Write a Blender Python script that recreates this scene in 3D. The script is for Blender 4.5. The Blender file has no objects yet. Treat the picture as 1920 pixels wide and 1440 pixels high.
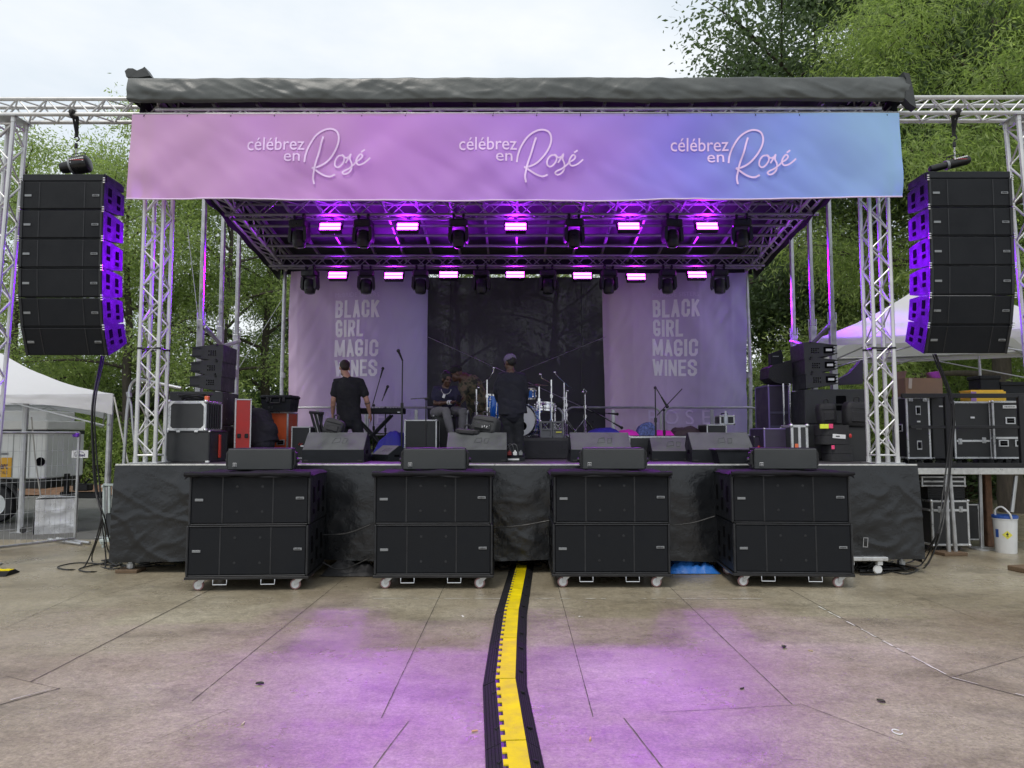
import bpy, bmesh, math, random
import numpy as np
from mathutils import Vector, Matrix, Euler

R = math.radians
random.seed(7)
scene = bpy.context.scene
col = scene.collection

# ------------------------------------------------------------------ camera
FPX, HORIZON, CAM_H, VPX = 1360.0, 816.0, 1.62, 965.0
PITCH = math.atan((HORIZON - 720.0) / FPX)
YAW = math.atan((VPX - 960.0) / FPX)
cam = bpy.data.cameras.new('camera')
cam_o = bpy.data.objects.new('camera', cam)
col.objects.link(cam_o)
cam.sensor_width = 36.0
cam.lens = 36.0 * FPX / 1920.0
cam.clip_start, cam.clip_end = 0.1, 600.0
cam_o.location = (0, 0, CAM_H)
cam_o.rotation_euler = (math.pi / 2 + PITCH, 0, YAW)
scene.camera = cam_o
CAMROT = Euler(cam_o.rotation_euler).to_matrix()

def at(px, py, Y):
    """world point seen at photo pixel (px, py) at distance Y in front of the camera"""
    d = CAMROT @ Vector(((px - 960.0) / FPX, (720.0 - py) / FPX, -1.0))
    t = Y / d.y
    return Vector((d.x * t, Y, CAM_H + d.z * t))

def gnd(px, py, z=0.0):
    d = CAMROT @ Vector(((px - 960.0) / FPX, (720.0 - py) / FPX, -1.0))
    t = (z - CAM_H) / d.z
    return Vector((d.x * t, d.y * t, z))

# ------------------------------------------------------------------ world, sun, exposure
scene.view_settings.view_transform = 'Standard'
scene.view_settings.look = 'None'
scene.view_settings.exposure = 0.25
scene.view_settings.gamma = 1.0
SUN_EL, SUN_AZ = R(58), R(205)
world = bpy.data.worlds.new("World")
scene.world = world
world.use_nodes = True
nt = world.node_tree
nt.nodes.clear()
wo = nt.nodes.new('ShaderNodeOutputWorld')
bg = nt.nodes.new('ShaderNodeBackground')
bg.inputs['Strength'].default_value = 0.1
sky = nt.nodes.new('ShaderNodeTexSky')
sky.sky_type = 'NISHITA'
sky.sun_disc = False
sky.sun_elevation = SUN_EL
sky.sun_rotation = SUN_AZ
sky.air_density = 1.0
sky.dust_density = 3.0
tc = nt.nodes.new('ShaderNodeTexCoord')
mp = nt.nodes.new('ShaderNodeMapping')
mp.inputs['Scale'].default_value = (1.0, 1.0, 2.6)
cn = nt.nodes.new('ShaderNodeTexNoise')
cn.inputs['Scale'].default_value = 2.2
cn.inputs['Detail'].default_value = 6.0
cn.inputs['Roughness'].default_value = 0.55
cr = nt.nodes.new('ShaderNodeValToRGB')
cr.color_ramp.elements[0].position = 0.30
cr.color_ramp.elements[0].color = (6.5, 7.4, 8.2, 1)
cr.color_ramp.elements[1].position = 0.68
cr.color_ramp.elements[1].color = (9.4, 9.6, 9.8, 1)
mx = nt.nodes.new('ShaderNodeMix')
mx.data_type = 'RGBA'
mx.inputs[0].default_value = 0.88
L = nt.links.new
L(tc.outputs['Generated'], mp.inputs['Vector'])
L(mp.outputs['Vector'], cn.inputs['Vector'])
L(cn.outputs['Fac'], cr.inputs['Fac'])
L(sky.outputs['Color'], mx.inputs[6])
L(cr.outputs['Color'], mx.inputs[7])
L(mx.outputs[2], bg.inputs['Color'])
L(bg.outputs['Background'], wo.inputs['Surface'])

sun = bpy.data.lights.new('sun', 'SUN')
sun.energy = 1.4
sun.angle = R(18)
sun.color = (1.0, 0.95, 0.88)
sun_o = bpy.data.objects.new('sun', sun)
col.objects.link(sun_o)
sdir = Vector((math.sin(SUN_AZ) * math.cos(SUN_EL), math.cos(SUN_AZ) * math.cos(SUN_EL), math.sin(SUN_EL)))
sun_o.rotation_euler = (-sdir).to_track_quat('-Z', 'Y').to_euler()
sun_o.location = (0, 0, 40)

# ------------------------------------------------------------------ materials
MATS = {}

def new_mat(name):
    m = bpy.data.materials.new(name)
    m.use_nodes = True
    t = m.node_tree
    p = t.nodes['Principled BSDF']
    return m, t, p

def N(t, typ, **kw):
    n = t.nodes.new(typ)
    for k, v in kw.items():
        if k in n.inputs:
            n.inputs[k].default_value = v
        else:
            setattr(n, k, v)
    return n

def objcoord(t, jitter=True):
    c = N(t, 'ShaderNodeTexCoord')
    if not jitter:
        return c.outputs['Object']
    oi = N(t, 'ShaderNodeObjectInfo')
    mul = N(t, 'ShaderNodeMath', operation='MULTIPLY')
    mul.inputs[1].default_value = 37.0
    t.links.new(oi.outputs['Random'], mul.inputs[0])
    ad = N(t, 'ShaderNodeVectorMath', operation='ADD')
    t.links.new(c.outputs['Object'], ad.inputs[0])
    t.links.new(mul.outputs[0], ad.inputs[1])
    return ad.outputs[0]

def M(name, c=(0.5, 0.5, 0.5), rough=0.5, metal=0.0, var=0.15, vs=4.0, bump=0.0, bs=60.0, spec=0.5, rvar=0.15, coat=0.0, stretch=None, detail=5.0):
    if name in MATS:
        return MATS[name]
    m, t, p = new_mat(name)
    p.inputs['Metallic'].default_value = metal
    p.inputs['Specular IOR Level'].default_value = spec
    p.inputs['Coat Weight'].default_value = coat
    v = objcoord(t)
    if stretch:
        mpn = N(t, 'ShaderNodeMapping')
        mpn.inputs['Scale'].default_value = stretch
        t.links.new(v, mpn.inputs['Vector'])
        v = mpn.outputs['Vector']
    nz = N(t, 'ShaderNodeTexNoise', Scale=vs, Detail=detail, Roughness=0.6)
    t.links.new(v, nz.inputs['Vector'])
    mr = N(t, 'ShaderNodeMapRange')
    mr.inputs['From Min'].default_value = 0.3
    mr.inputs['From Max'].default_value = 0.7
    mr.inputs['To Min'].default_value = 1.0 - var
    mr.inputs['To Max'].default_value = 1.0 + var
    t.links.new(nz.outputs['Fac'], mr.inputs['Value'])
    vm = N(t, 'ShaderNodeVectorMath', operation='SCALE')
    vm.inputs[0].default_value = c[:3]
    t.links.new(mr.outputs[0], vm.inputs['Scale'])
    t.links.new(vm.outputs[0], p.inputs['Base Color'])
    mr2 = N(t, 'ShaderNodeMapRange')
    mr2.inputs['From Min'].default_value = 0.3
    mr2.inputs['From Max'].default_value = 0.7
    mr2.inputs['To Min'].default_value = max(0.02, rough - rvar)
    mr2.inputs['To Max'].default_value = min(1.0, rough + rvar)
    t.links.new(nz.outputs['Fac'], mr2.inputs['Value'])
    t.links.new(mr2.outputs[0], p.inputs['Roughness'])
    if bump > 0:
        n2 = N(t, 'ShaderNodeTexNoise', Scale=bs, Detail=4.0, Roughness=0.6)
        t.links.new(v, n2.inputs['Vector'])
        b = N(t, 'ShaderNodeBump', Strength=bump, Distance=0.02)
        t.links.new(n2.outputs['Fac'], b.inputs['Height'])
        t.links.new(b.outputs['Normal'], p.inputs['Normal'])
    MATS[name] = m
    return m

def emit_mat(name, c, s):
    if name in MATS:
        return MATS[name]
    m, t, p = new_mat(name)
    p.inputs['Base Color'].default_value = (0.05, 0.05, 0.05, 1)
    p.inputs['Emission Color'].default_value = (*c, 1)
    p.inputs['Emission Strength'].default_value = s
    MATS[name] = m
    return m

# ------------------------------------------------------------------ mesh builder
def rotm(r):
    return Euler(r).to_matrix() if r else Matrix.Identity(3)

class MB:
    def __init__(s):
        s.v, s.f, s.m, s.cur = [], [], [], 0

    def add(s, vs, fs):
        o = len(s.v)
        s.v.extend([tuple(v) for v in vs])
        for f in fs:
            s.f.append([i + o for i in f])
            s.m.append(s.cur)
        return s

    def quad(s, a, b, c, d):
        return s.add([a, b, c, d], [(0, 1, 2, 3)])

    def box(s, c, d, b=0.0, r=None):
        """box with centre c, full size d, chamfer b, euler r"""
        c = Vector(c)
        m = rotm(r)
        h = [x / 2 for x in d]
        if b <= 0:
            vs = [c + m @ Vector((x * h[0], y * h[1], z * h[2])) for x in (-1, 1) for y in (-1, 1) for z in (-1, 1)]
            return s.add(vs, [(0, 1, 3, 2), (4, 6, 7, 5), (0, 4, 5, 1), (2, 3, 7, 6), (0, 2, 6, 4), (1, 5, 7, 3)])
        b = min(b, min(h) * 0.98)
        vs, ix = [], {}
        for x in (-1, 1):
            for y in (-1, 1):
                for z in (-1, 1):
                    for k in range(3):
                        p = [x * h[0], y * h[1], z * h[2]]
                        sg = (x, y, z)
                        for q in range(3):
                            if q != k:
                                p[q] -= sg[q] * b
                        ix[(x, y, z, k)] = len(vs)
                        vs.append(c + m @ Vector(p))
        fs = []
        def o(f, n):
            a, bb, cc = (vs[f[0]], vs[f[1]], vs[f[2]])
            nn = (bb - a).cross(cc - a)
            return f if nn.dot(m @ Vector(n)) > 0 else f[::-1]
        for k in range(3):
            for sg in (-1, 1):
                q = [i for i in range(3) if i != k]
                f = []
                for u, w in ((-1, -1), (1, -1), (1, 1), (-1, 1)):
                    t = [0, 0, 0]
                    t[k], t[q[0]], t[q[1]] = sg, u, w
                    f.append(ix[(t[0], t[1], t[2], k)])
                n = [0, 0, 0]
                n[k] = sg
                fs.append(o(f, n))
        for k in range(3):
            q = [i for i in range(3) if i != k]
            for u in (-1, 1):
                for w in (-1, 1):
                    ta, tb = [0, 0, 0], [0, 0, 0]
                    ta[k], tb[k] = -1, 1
                    for t in (ta, tb):
                        t[q[0]], t[q[1]] = u, w
                    f = [ix[(*ta, q[0])], ix[(*tb, q[0])], ix[(*tb, q[1])], ix[(*ta, q[1])]]
                    n = [0, 0, 0]
                    n[q[0]], n[q[1]] = u, w
                    fs.append(o(f, n))
        for x in (-1, 1):
            for y in (-1, 1):
                for z in (-1, 1):
                    fs.append(o([ix[(x, y, z, k)] for k in range(3)], (x, y, z)))
        return s.add(vs, fs)

    def tube(s, a, b, r, n=8, r2=None):
        return s.path([a, b], [r, r if r2 is None else r2], n)

    def path(s, pts, r, n=6, closed=False):
        pts = [Vector(p) for p in pts]
        k = len(pts)
        rs = r if isinstance(r, (list, tuple)) else [r] * k
        vs, fs = [], []
        t0 = (pts[1] - pts[0]).normalized()
        up = Vector((0, 0, 1)) if abs(t0.z) < 0.9 else Vector((0, 1, 0))
        u = t0.cross(up).normalized()
        for i in range(k):
            a = pts[max(0, i - 1)]
            b = pts[min(k - 1, i + 1)]
            t = (b - a)
            t = t.normalized() if t.length > 1e-9 else t0
            u = (u - t * u.dot(t))
            u = u.normalized() if u.length > 1e-6 else t.orthogonal().normalized()
            w = t.cross(u)
            for j in range(n):
                an = 2 * math.pi * j / n
                vs.append(pts[i] + (u * math.cos(an) + w * math.sin(an)) * rs[i])
        for i in range(k - 1):
            for j in range(n):
                j2 = (j + 1) % n
                fs.append((i * n + j, i * n + j2, (i + 1) * n + j2, (i + 1) * n + j))
        fs.append(tuple(range(n))[::-1])
        fs.append(tuple((k - 1) * n + j for j in range(n)))
        return s.add(vs, fs)

    def lathe(s, prof, n=16, o=(0, 0, 0), r=None, caps=True):
        m = rotm(r)
        o = Vector(o)
        vs, fs = [], []
        for (rad, z) in prof:
            for j in range(n):
                a = 2 * math.pi * j / n
                vs.append(o + m @ Vector((rad * math.cos(a), rad * math.sin(a), z)))
        for i in range(len(prof) - 1):
            for j in range(n):
                j2 = (j + 1) % n
                fs.append((i * n + j, i * n + j2, (i + 1) * n + j2, (i + 1) * n + j))
        if caps:
            fs.append(tuple(range(n))[::-1])
            fs.append(tuple((len(prof) - 1) * n + j for j in range(n)))
        return s.add(vs, fs)

    def ball(s, c, r, nu=12, nv=8, rot=None):
        r = r if isinstance(r, (tuple, list)) else (r, r, r)
        m = rotm(rot)
        c = Vector(c)
        vs, fs = [], []
        for i in range(1, nv):
            ph = math.pi * i / nv
            for j in range(nu):
                a = 2 * math.pi * j / nu
                vs.append(c + m @ Vector((r[0] * math.sin(ph) * math.cos(a), r[1] * math.sin(ph) * math.sin(a), r[2] * math.cos(ph))))
        T, B = len(vs), len(vs) + 1
        vs += [c + m @ Vector((0, 0, r[2])), c + m @ Vector((0, 0, -r[2]))]
        for i in range(nv - 2):
            for j in range(nu):
                j2 = (j + 1) % nu
                fs.append((i * nu + j, (i + 1) * nu + j, (i + 1) * nu + j2, i * nu + j2))
        for j in range(nu):
            fs.append((T, j, (j + 1) % nu))
            fs.append((B, (nv - 2) * nu + (j + 1) % nu, (nv - 2) * nu + j))
        return s.add(vs, fs)

    def prism(s, poly, a, b, axis='x'):
        """polygon in the two other axes, extruded from a to b along axis"""
        n = len(poly)
        def P(p, t):
            return {'x': (t, p[0], p[1]), 'y': (p[0], t, p[1]), 'z': (p[0], p[1], t)}[axis]
        vs = [P(p, a) for p in poly] + [P(p, b) for p in poly]
        fs = [tuple(range(n)), tuple(range(n, 2 * n))[::-1]]
        fs += [(i, i + n, (i + 1) % n + n, (i + 1) % n) for i in range(n)]
        o = len(s.f)
        s.add(vs, fs)
        ar = sum(poly[i][0] * poly[(i + 1) % n][1] - poly[(i + 1) % n][0] * poly[i][1] for i in range(n))
        flip = (ar > 0) == (b > a)
        if axis == 'y':
            flip = not flip
        if flip:
            for k in range(o, len(s.f)):
                s.f[k] = s.f[k][::-1]
        return s

    def grid(s, fn, nu, nv):
        vs = [fn(i / nu, j / nv) for j in range(nv + 1) for i in range(nu + 1)]
        fs = [(j * (nu + 1) + i, j * (nu + 1) + i + 1, (j + 1) * (nu + 1) + i + 1, (j + 1) * (nu + 1) + i) for j in range(nv) for i in range(nu)]
        return s.add(vs, fs)

    def build(s, name, mat, parent=None, smooth=True, w=False, ang=0.6):
        me = bpy.data.meshes.new(name)
        vs = s.v
        if w and parent is not None:
            o = parent.location
            vs = [(v[0] - o.x, v[1] - o.y, v[2] - o.z) for v in vs]
        me.from_pydata(vs, [], s.f)
        mats = mat if isinstance(mat, (list, tuple)) else [mat]
        for m in mats:
            me.materials.append(m)
        if len(mats) > 1:
            me.polygons.foreach_set('material_index', s.m)
        if smooth:
            me.polygons.foreach_set('use_smooth', [True] * len(me.polygons))
            me.set_sharp_from_angle(angle=ang)
        me.update()
        ob = bpy.data.objects.new(name, me)
        col.objects.link(ob)
        if parent is not None:
            ob.parent = parent
        return ob

def tag(o, label=None, cat=None, group=None, kind=None):
    if label:
        o['label'] = label
    if cat:
        o['category'] = cat
    if group:
        o['group'] = group
    if kind:
        o['kind'] = kind
    return o

def thing(name, label, cat, loc=(0, 0, 0), rz=0.0, group=None):
    o = bpy.data.objects.new(name, None)
    o.empty_display_size = 0.2
    col.objects.link(o)
    o.location = loc
    o.rotation_euler = (0, 0, rz)
    return tag(o, label, cat, group)

def kids(o):
    return [c for c in bpy.data.objects if c.parent == o]

def dup(o, loc=None, rz=None, label=None, group=None, scale=None):
    def rec(src, par):
        c = src.copy()
        col.objects.link(c)
        c.parent = par
        for ch in list(src.children):
            rec(ch, c)
        return c
    r = rec(o, None)
    if loc is not None:
        r.location = loc
    if rz is not None:
        r.rotation_euler = (r.rotation_euler[0], r.rotation_euler[1], rz)
    if label:
        r['label'] = label
    if group:
        r['group'] = group
    if scale is not None:
        r.scale = scale
    return r

def text_mesh(body, size, mat, name, parent, loc, sx=1.0, bold=0.0, align='CENTER', rot=(math.pi / 2, 0, 0), ext=0.0015, spacing=1.0):
    cu = bpy.data.curves.new(name, 'FONT')
    cu.body = body
    cu.size = size
    cu.align_x = align
    cu.offset = bold
    cu.extrude = ext
    cu.space_character = spacing
    cu.resolution_u = 3
    tmp = bpy.data.objects.new(name, cu)
    col.objects.link(tmp)
    dg = bpy.context.evaluated_depsgraph_get()
    me = bpy.data.meshes.new_from_object(tmp.evaluated_get(dg))
    bpy.data.objects.remove(tmp)
    me.name = name
    for v in me.vertices:
        v.co.x *= sx
    me.materials.clear()
    me.materials.append(mat)
    ob = bpy.data.objects.new(name, me)
    col.objects.link(ob)
    ob.location = loc
    ob.rotation_euler = rot
    if parent is not None:
        ob.parent = parent
    return ob

def smooth_pts(pts, sub=6):
    """Catmull-Rom through points"""
    P = [Vector(p) for p in pts]
    P = [P[0] * 2 - P[1]] + P + [P[-1] * 2 - P[-2]]
    out = []
    for i in range(1, len(P) - 2):
        a, b, c, d = P[i - 1], P[i], P[i + 1], P[i + 2]
        for k in range(sub):
            t = k / sub
            out.append(0.5 * ((2 * b) + (c - a) * t + (2 * a - 5 * b + 4 * c - d) * t * t + (3 * b - a - 3 * c + d) * t ** 3))
    out.append(P[-2])
    return out

# common materials
ALU = M('truss_aluminium', (0.60, 0.60, 0.60), 0.42, 0.55, 0.10, 6.0, rvar=0.12)
STEEL = M('galvanised_steel', (0.5, 0.51, 0.52), 0.42, 0.8, 0.18, 9.0)
CHROME = M('chrome_hardware', (0.75, 0.75, 0.76), 0.2, 1.0, 0.05)
BLKMET = M('black_steel', (0.02, 0.02, 0.022), 0.45, 0.3, 0.3, 8.0)
CAB = M('black_speaker_paint', (0.0075, 0.0090, 0.0125), 0.5, 0.0, 0.25, 9.0, bump=0.25, bs=180, spec=0.3)
GRILLE = M('black_grille_cloth', (0.0058, 0.007, 0.0098), 0.6, 0.0, 0.15, 3.0, bump=0.3, bs=400, spec=0.25)
EDGE = M('worn_black_edge', (0.019, 0.020, 0.023), 0.45, 0.2, 0.4, 12.0)
HOLE = M('black_and_recess_shade', (0.003, 0.003, 0.004), 0.9, 0.0, 0.1, spec=0.05)  # near black; shade of hollows put into the colour of flat pads
BADGE = M('grey_badge', (0.22, 0.23, 0.24), 0.4, 0.4, 0.1)
BADGE_DK = M('badge_print', (0.03, 0.03, 0.035), 0.5)
WHITEP = M('white_plastic', (0.72, 0.73, 0.74), 0.4, 0.0, 0.06)
RUBBER = M('black_rubber', (0.018, 0.018, 0.02), 0.7, 0.0, 0.3, 14.0, bump=0.2, bs=90)
# ------------------------------------------------------------------ ground, plaza, road
def concrete():
    m, t, p = new_mat('plaza_concrete')
    v = N(t, 'ShaderNodeTexCoord').outputs['Object']
    l = t.links.new
    def noise(s, d=6.0, r=0.6, st=None):
        vv = v
        if st:
            mpn = N(t, 'ShaderNodeMapping')
            mpn.inputs['Scale'].default_value = st
            l(v, mpn.inputs['Vector'])
            vv = mpn.outputs['Vector']
        n = N(t, 'ShaderNodeTexNoise', Scale=s, Detail=d, Roughness=r)
        l(vv, n.inputs['Vector'])
        return n.outputs['Fac']
    big = noise(0.55, 5.0, 0.6)
    ramp = N(t, 'ShaderNodeValToRGB')
    e = ramp.color_ramp.elements
    e[0].position, e[0].color = 0.30, (0.205, 0.168, 0.110, 1)
    e[1].position, e[1].color = 0.72, (0.415, 0.374, 0.284, 1)
    k = e.new(0.5)
    k.color = (0.300, 0.259, 0.186, 1)
    l(big, ramp.inputs['Fac'])
    # darker stains with edges of their own
    st = noise(0.9, 8.0, 0.68, (1.0, 1.6, 1.0))
    sr = N(t, 'ShaderNodeMapRange')
    for a, b in (('From Min', 0.50), ('From Max', 0.66), ('To Min', 1.0), ('To Max', 0.66)):
        sr.inputs[a].default_value = b
    l(st, sr.inputs['Value'])
    fine = noise(14.0, 6.0, 0.75)
    fr = N(t, 'ShaderNodeMapRange')
    for a, b in (('From Min', 0.3), ('From Max', 0.7), ('To Min', 0.74), ('To Max', 1.26)):
        fr.inputs[a].default_value = b
    l(fine, fr.inputs['Value'])
    grain = noise(48.0, 5.0, 0.8)
    gr = N(t, 'ShaderNodeMapRange')
    for a, b in (('From Min', 0.3), ('From Max', 0.7), ('To Min', 0.58), ('To Max', 1.42)):
        gr.inputs[a].default_value = b
    l(grain, gr.inputs['Value'])
    # pale flecks
    vo = N(t, 'ShaderNodeTexVoronoi', Scale=26.0)
    l(v, vo.inputs['Vector'])
    fl = N(t, 'ShaderNodeMapRange')
    for a, b in (('From Min', 0.03), ('From Max', 0.08), ('To Min', 1.7), ('To Max', 1.0)):
        fl.inputs[a].default_value = b
    l(vo.outputs['Distance'], fl.inputs['Value'])
    cur = ramp.outputs['Color']
    for s_ in (sr, fr, gr, fl):
        sc = N(t, 'ShaderNodeVectorMath', operation='SCALE')
        l(cur, sc.inputs[0])
        l(s_.outputs[0], sc.inputs['Scale'])
        cur = sc.outputs[0]
    l(cur, p.inputs['Base Color'])
    rr = N(t, 'ShaderNodeMapRange')
    for a, b in (('From Min', 0.3), ('From Max', 0.7), ('To Min', 0.20), ('To Max', 0.48)):
        rr.inputs[a].default_value = b
    l(noise(1.3, 6.0, 0.7), rr.inputs['Value'])
    l(rr.outputs[0], p.inputs['Roughness'])
    p.inputs['Specular IOR Level'].default_value = 0.45
    ad = N(t, 'ShaderNodeMath', operation='ADD')
    l(grain, ad.inputs[0])
    l(fine, ad.inputs[1])
    bm = N(t, 'ShaderNodeBump', Strength=0.35, Distance=0.006)
    l(ad.outputs[0], bm.inputs['Height'])
    l(bm.outputs['Normal'], p.inputs['Normal'])
    return m

CONC = concrete()
ASPH = M('asphalt', (0.115, 0.115, 0.11), 0.8, 0, 0.25, 2.5, bump=0.5, bs=90)
EARTH = M('leaf_litter_earth', (0.075, 0.062, 0.036), 0.95, 0, 0.5, 1.2, bump=0.6, bs=12)
MULCH = M('brown_mulch', (0.16, 0.09, 0.055), 0.95, 0, 0.45, 9, bump=0.8, bs=30)
JOINT = M('joint_filler', (0.10, 0.088, 0.066), 0.9, 0, 0.4, 9.0)
PALE = M('pale_mortar', (0.52, 0.5, 0.44), 0.85, 0, 0.25, 15.0)

b = MB()
def gz(u, v):
    x = -200 + 400 * u
    y = -60 + 420 * v
    z = -0.02
    if y > 24:
        z += min(3.0, (y - 24) * 0.14)
    return (x, y, z)
b.grid(gz, 40, 60)
tag(b.build('ground', EARTH), kind='structure')
b = MB()
b.quad((-14, -8, 0), (14, -8, 0), (14, 11.4, 0), (-14, 11.4, 0))
b.quad((-3.0, 11.4, 0), (14, 11.4, 0), (14, 19, 0), (-3.0, 19, 0))
tag(b.build('plaza', CONC), kind='structure')
b = MB()
b.quad((-40, 11.4, -0.012), (-3.0, 11.4, -0.012), (-3.0, 19.6, -0.012), (-40, 19.6, -0.012))
tag(b.build('road', ASPH), kind='structure')
b = MB()
b.grid(lambda u, v: (-40 + 60 * u, 19.6 + 1.6 * v, 0.02 + 0.2 * math.sin(math.pi * min(1, v * 1.4) / 1.4) + 0.05 * math.sin(u * 190) * v), 160, 6)
tag(b.build('mulch_bed', MULCH), kind='structure')

# saw-cut joints between the slabs, laid where the photograph shows them
joints = [
    ((840, 1085), (715, 1347), 5), ((655, 1077), (360, 1315), 5), ((415, 1095), (57, 1279), 9), ((1040, 1075), (1112, 1345), 5),
    ((1255, 1100), (1485, 1321), 5), ((1480, 1105), (1785, 1272), 5), ((1785, 1272), (1922, 1308), 8), ((766, 1353), (700, 1440), 4),
    ((1170, 1347), (1243, 1440), 5), ((1240, 1336), (1500, 1322), 3), ((1780, 1272), (1925, 1230), 4),
    ((0, 1322), (112, 1291), 9), ((10, 1268), (112, 1292), 3), ((160, 1110), (0, 1182), 3), ((300, 1085), (150, 1130), 3),
    ((1500, 1320), (1700, 1395), 3), ((1700, 1110), (1830, 1160), 3), ((575, 1122), (1460, 1124), 2), ((275, 1395), (430, 1330), 2),
]
b = MB()
def strip(b, p0, p1, wmm, z=0.003, seed=0, gap=0.0):
    rnd = random.Random(seed)
    p0, p1 = Vector(p0), Vector(p1)
    n = max(4, int((p1 - p0).length / 0.05))
    d = (p1 - p0).normalized()
    s_ = Vector((-d.y, d.x, 0))
    L_, R_ = [], []
    for i in range(n + 1):
        q = p0.lerp(p1, i / n)
        a = wmm * 0.0005
        L_.append((q + s_ * a * rnd.uniform(0.4, 1.5)).to_tuple()[:2] + (z,))
        R_.append((q - s_ * a * rnd.uniform(0.4, 1.5)).to_tuple()[:2] + (z,))
    for i in range(n):
        if gap and rnd.random() < gap:
            continue
        b.quad(R_[i], R_[i + 1], L_[i + 1], L_[i])
for i, (a, c, w_) in enumerate(joints):
    strip(b, gnd(*a), gnd(*c), w_ * 1.25, 0.003, i)
tag(b.build('ground_joints', JOINT, smooth=False), kind='structure')
b = MB()
strip(b, gnd(1530, 1135), gnd(1782, 1270), 16, 0.0045, 91, 0.25)
strip(b, gnd(1785, 1271), gnd(1922, 1306), 10, 0.0045, 93, 0.6)
strip(b, gnd(0, 1319), gnd(113, 1288), 10, 0.0045, 95, 0.3)
strip(b, gnd(700, 1123), gnd(1430, 1123), 14, 0.0045, 97, 0.35)
tag(b.build('ground_mortar_marks', PALE, smooth=False), kind='structure')
from mathutils import noise as mnoise
def nz3(x, y, z, s=1.0):
    return mnoise.noise(Vector((x * s, y * s, z * s)))

# ------------------------------------------------------------------ stage platform
ZD, YF, YB = 1.275, 8.70, 14.35
XL, XR = at(217, 870, YF).x, at(1719, 870, YF).x
VINYL = M('black_vinyl_skirt', (0.0085, 0.0095, 0.0115), 0.26, 0, 0.2, 2.0, bump=0.35, bs=9, spec=0.55, rvar=0.06)
DECK = M('stage_deck_ply', (0.045, 0.043, 0.046), 0.5, 0, 0.3, 3.0, bump=0.2, bs=40)
WOODBLK = M('wood_block', (0.13, 0.085, 0.05), 0.85, 0, 0.35, 10, stretch=(1, 8, 8))

stage = thing('stage_platform', 'raised stage platform with black wrinkled vinyl skirt and pale metal front edge', 'stage', ((XL + XR) / 2, YF, 0))
b = MB()
nx = 8
for i in range(nx):
    for j in range(4):
        x0, x1 = XL + (XR - XL) * i / nx, XL + (XR - XL) * (i + 1) / nx
        y0, y1 = YF + 0.02 + (YB - YF - 0.02) * j / 4, YF + 0.02 + (YB - YF - 0.02) * (j + 1) / 4
        b.box(((x0 + x1) / 2, (y0 + y1) / 2, ZD - 0.02), (x1 - x0 - 0.006, y1 - y0 - 0.006, 0.04), 0.003)
b.box(((XL + XR) / 2, (YF + YB) / 2 + 0.05, ZD - 0.1), (XR - XL - 0.2, YB - YF - 0.3, 0.1))
b.build('deck', DECK, stage, w=1)
b = MB()
b.box(((XL + XR) / 2, YF + 0.004, ZD - 0.008), (XR - XL, 0.03, 0.02), 0.003)
b.build('edge_trim', M('pale_edge_metal', (0.6, 0.6, 0.58), 0.4, 0.6, 0.15, 20), stage, w=1)

def crease(x, z):
    """folds of a hanging vinyl sheet"""
    d = 0.012 * nz3(x * 1.3, 0, z * 0.8, 1.6) + 0.004 * nz3(x * 2.0, 3, z * 2.2, 2.4)
    d += 0.007 * abs(nz3(x * 1.1 + z * 1.7, 7, z * 0.9 - x * 0.5, 2.3)) + 0.004 * abs(nz3(x - z * 1.4, 11, z * 2.0, 3.1))
    d += 0.005 * math.sin(x * 9 + 3 * nz3(x, 1, z * 0.3))
    lf = max(0, min(1, (-3.1 - x) / 0.5)) + 0.7 * max(0, min(1, (x - 3.9) / 0.4)) + 0.5 * max(0, 1 - abs(x) / 0.7)
    d += lf * (0.16 * max(0, 0.09 - abs(nz3(x * 1.2 + z * 1.3, 31, z * 0.9 - x * 0.4, 1.7))) + 0.13 * max(0, 0.07 - abs(nz3(x * 1.6 - z * 1.5, 37, z * 1.1, 2.2))))
    d += 0.010 * max(0, 0.32 - abs(nz3(x * 1.5 + z * 1.1, 17, z * 1.3 - x * 0.7, 1.9))) + 0.006 * max(0, 0.25 - abs(nz3(x * 2.3 - z * 1.9, 23, z * 2.4, 2.0)))
    return d
b = MB()
def skirt_front(u, v):
    x = XL + (XR - XL) * u
    z = 0.15 + (ZD - 0.02 - 0.15) * v
    fl = (1 - v)
    x += max(0, u - 0.5) * 0.05 * fl
    return (x, YF - 0.016 - (crease(x, z) + 0.02) * min(1, fl * 3.5) - 0.02 * fl, z + 0.02 * (1 - v) * math.sin(x * 1.7))
b.grid(skirt_front, 330, 44)
for sx, xx in ((-1, XL), (1, XR)):
    def side(u, v, sx=sx, xx=xx):
        y = YF + (YB - YF) * u
        z = 0.12 + (ZD - 0.05 - 0.12) * v
        return (xx + sx * (0.012 + 0.008 * (1 - v) + crease(y, z) * 0.5 * min(1, (1 - v) * 3)), y, z)
    b.grid(side, 60, 16)
b.grid(lambda u, v: (XL + (XR - XL) * u, YB + 0.02, 0.1 + (ZD - 0.16) * v), 20, 4)
b.build('skirt', VINYL, stage, w=1, ang=3.0)
for px, py in ((245, 1072), (1690, 1066)):
    g = gnd(px, py)
    b = MB()
    b.tube((g.x, g.y, 0.03), (g.x, g.y, 1.1), 0.028, 10)
    b.tube((g.x, g.y, 0.05), (g.x, g.y, 0.10), 0.045, 10)
    l_ = b.build('leg', STEEL, stage, w=1)
    b = MB()
    b.box((g.x, g.y, 0.02), (0.26, 0.22, 0.04), 0.006)
    b.build('base_plate', WOODBLK, stage, w=1)
for fx in (0.2, 0.4, 0.6, 0.8):
    b = MB()
    x = XL + (XR - XL) * fx
    b.tube((x, 9.3, 0.0), (x, 9.3, 1.1), 0.03, 8)
    b.build('leg', STEEL, stage, w=1)
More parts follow.
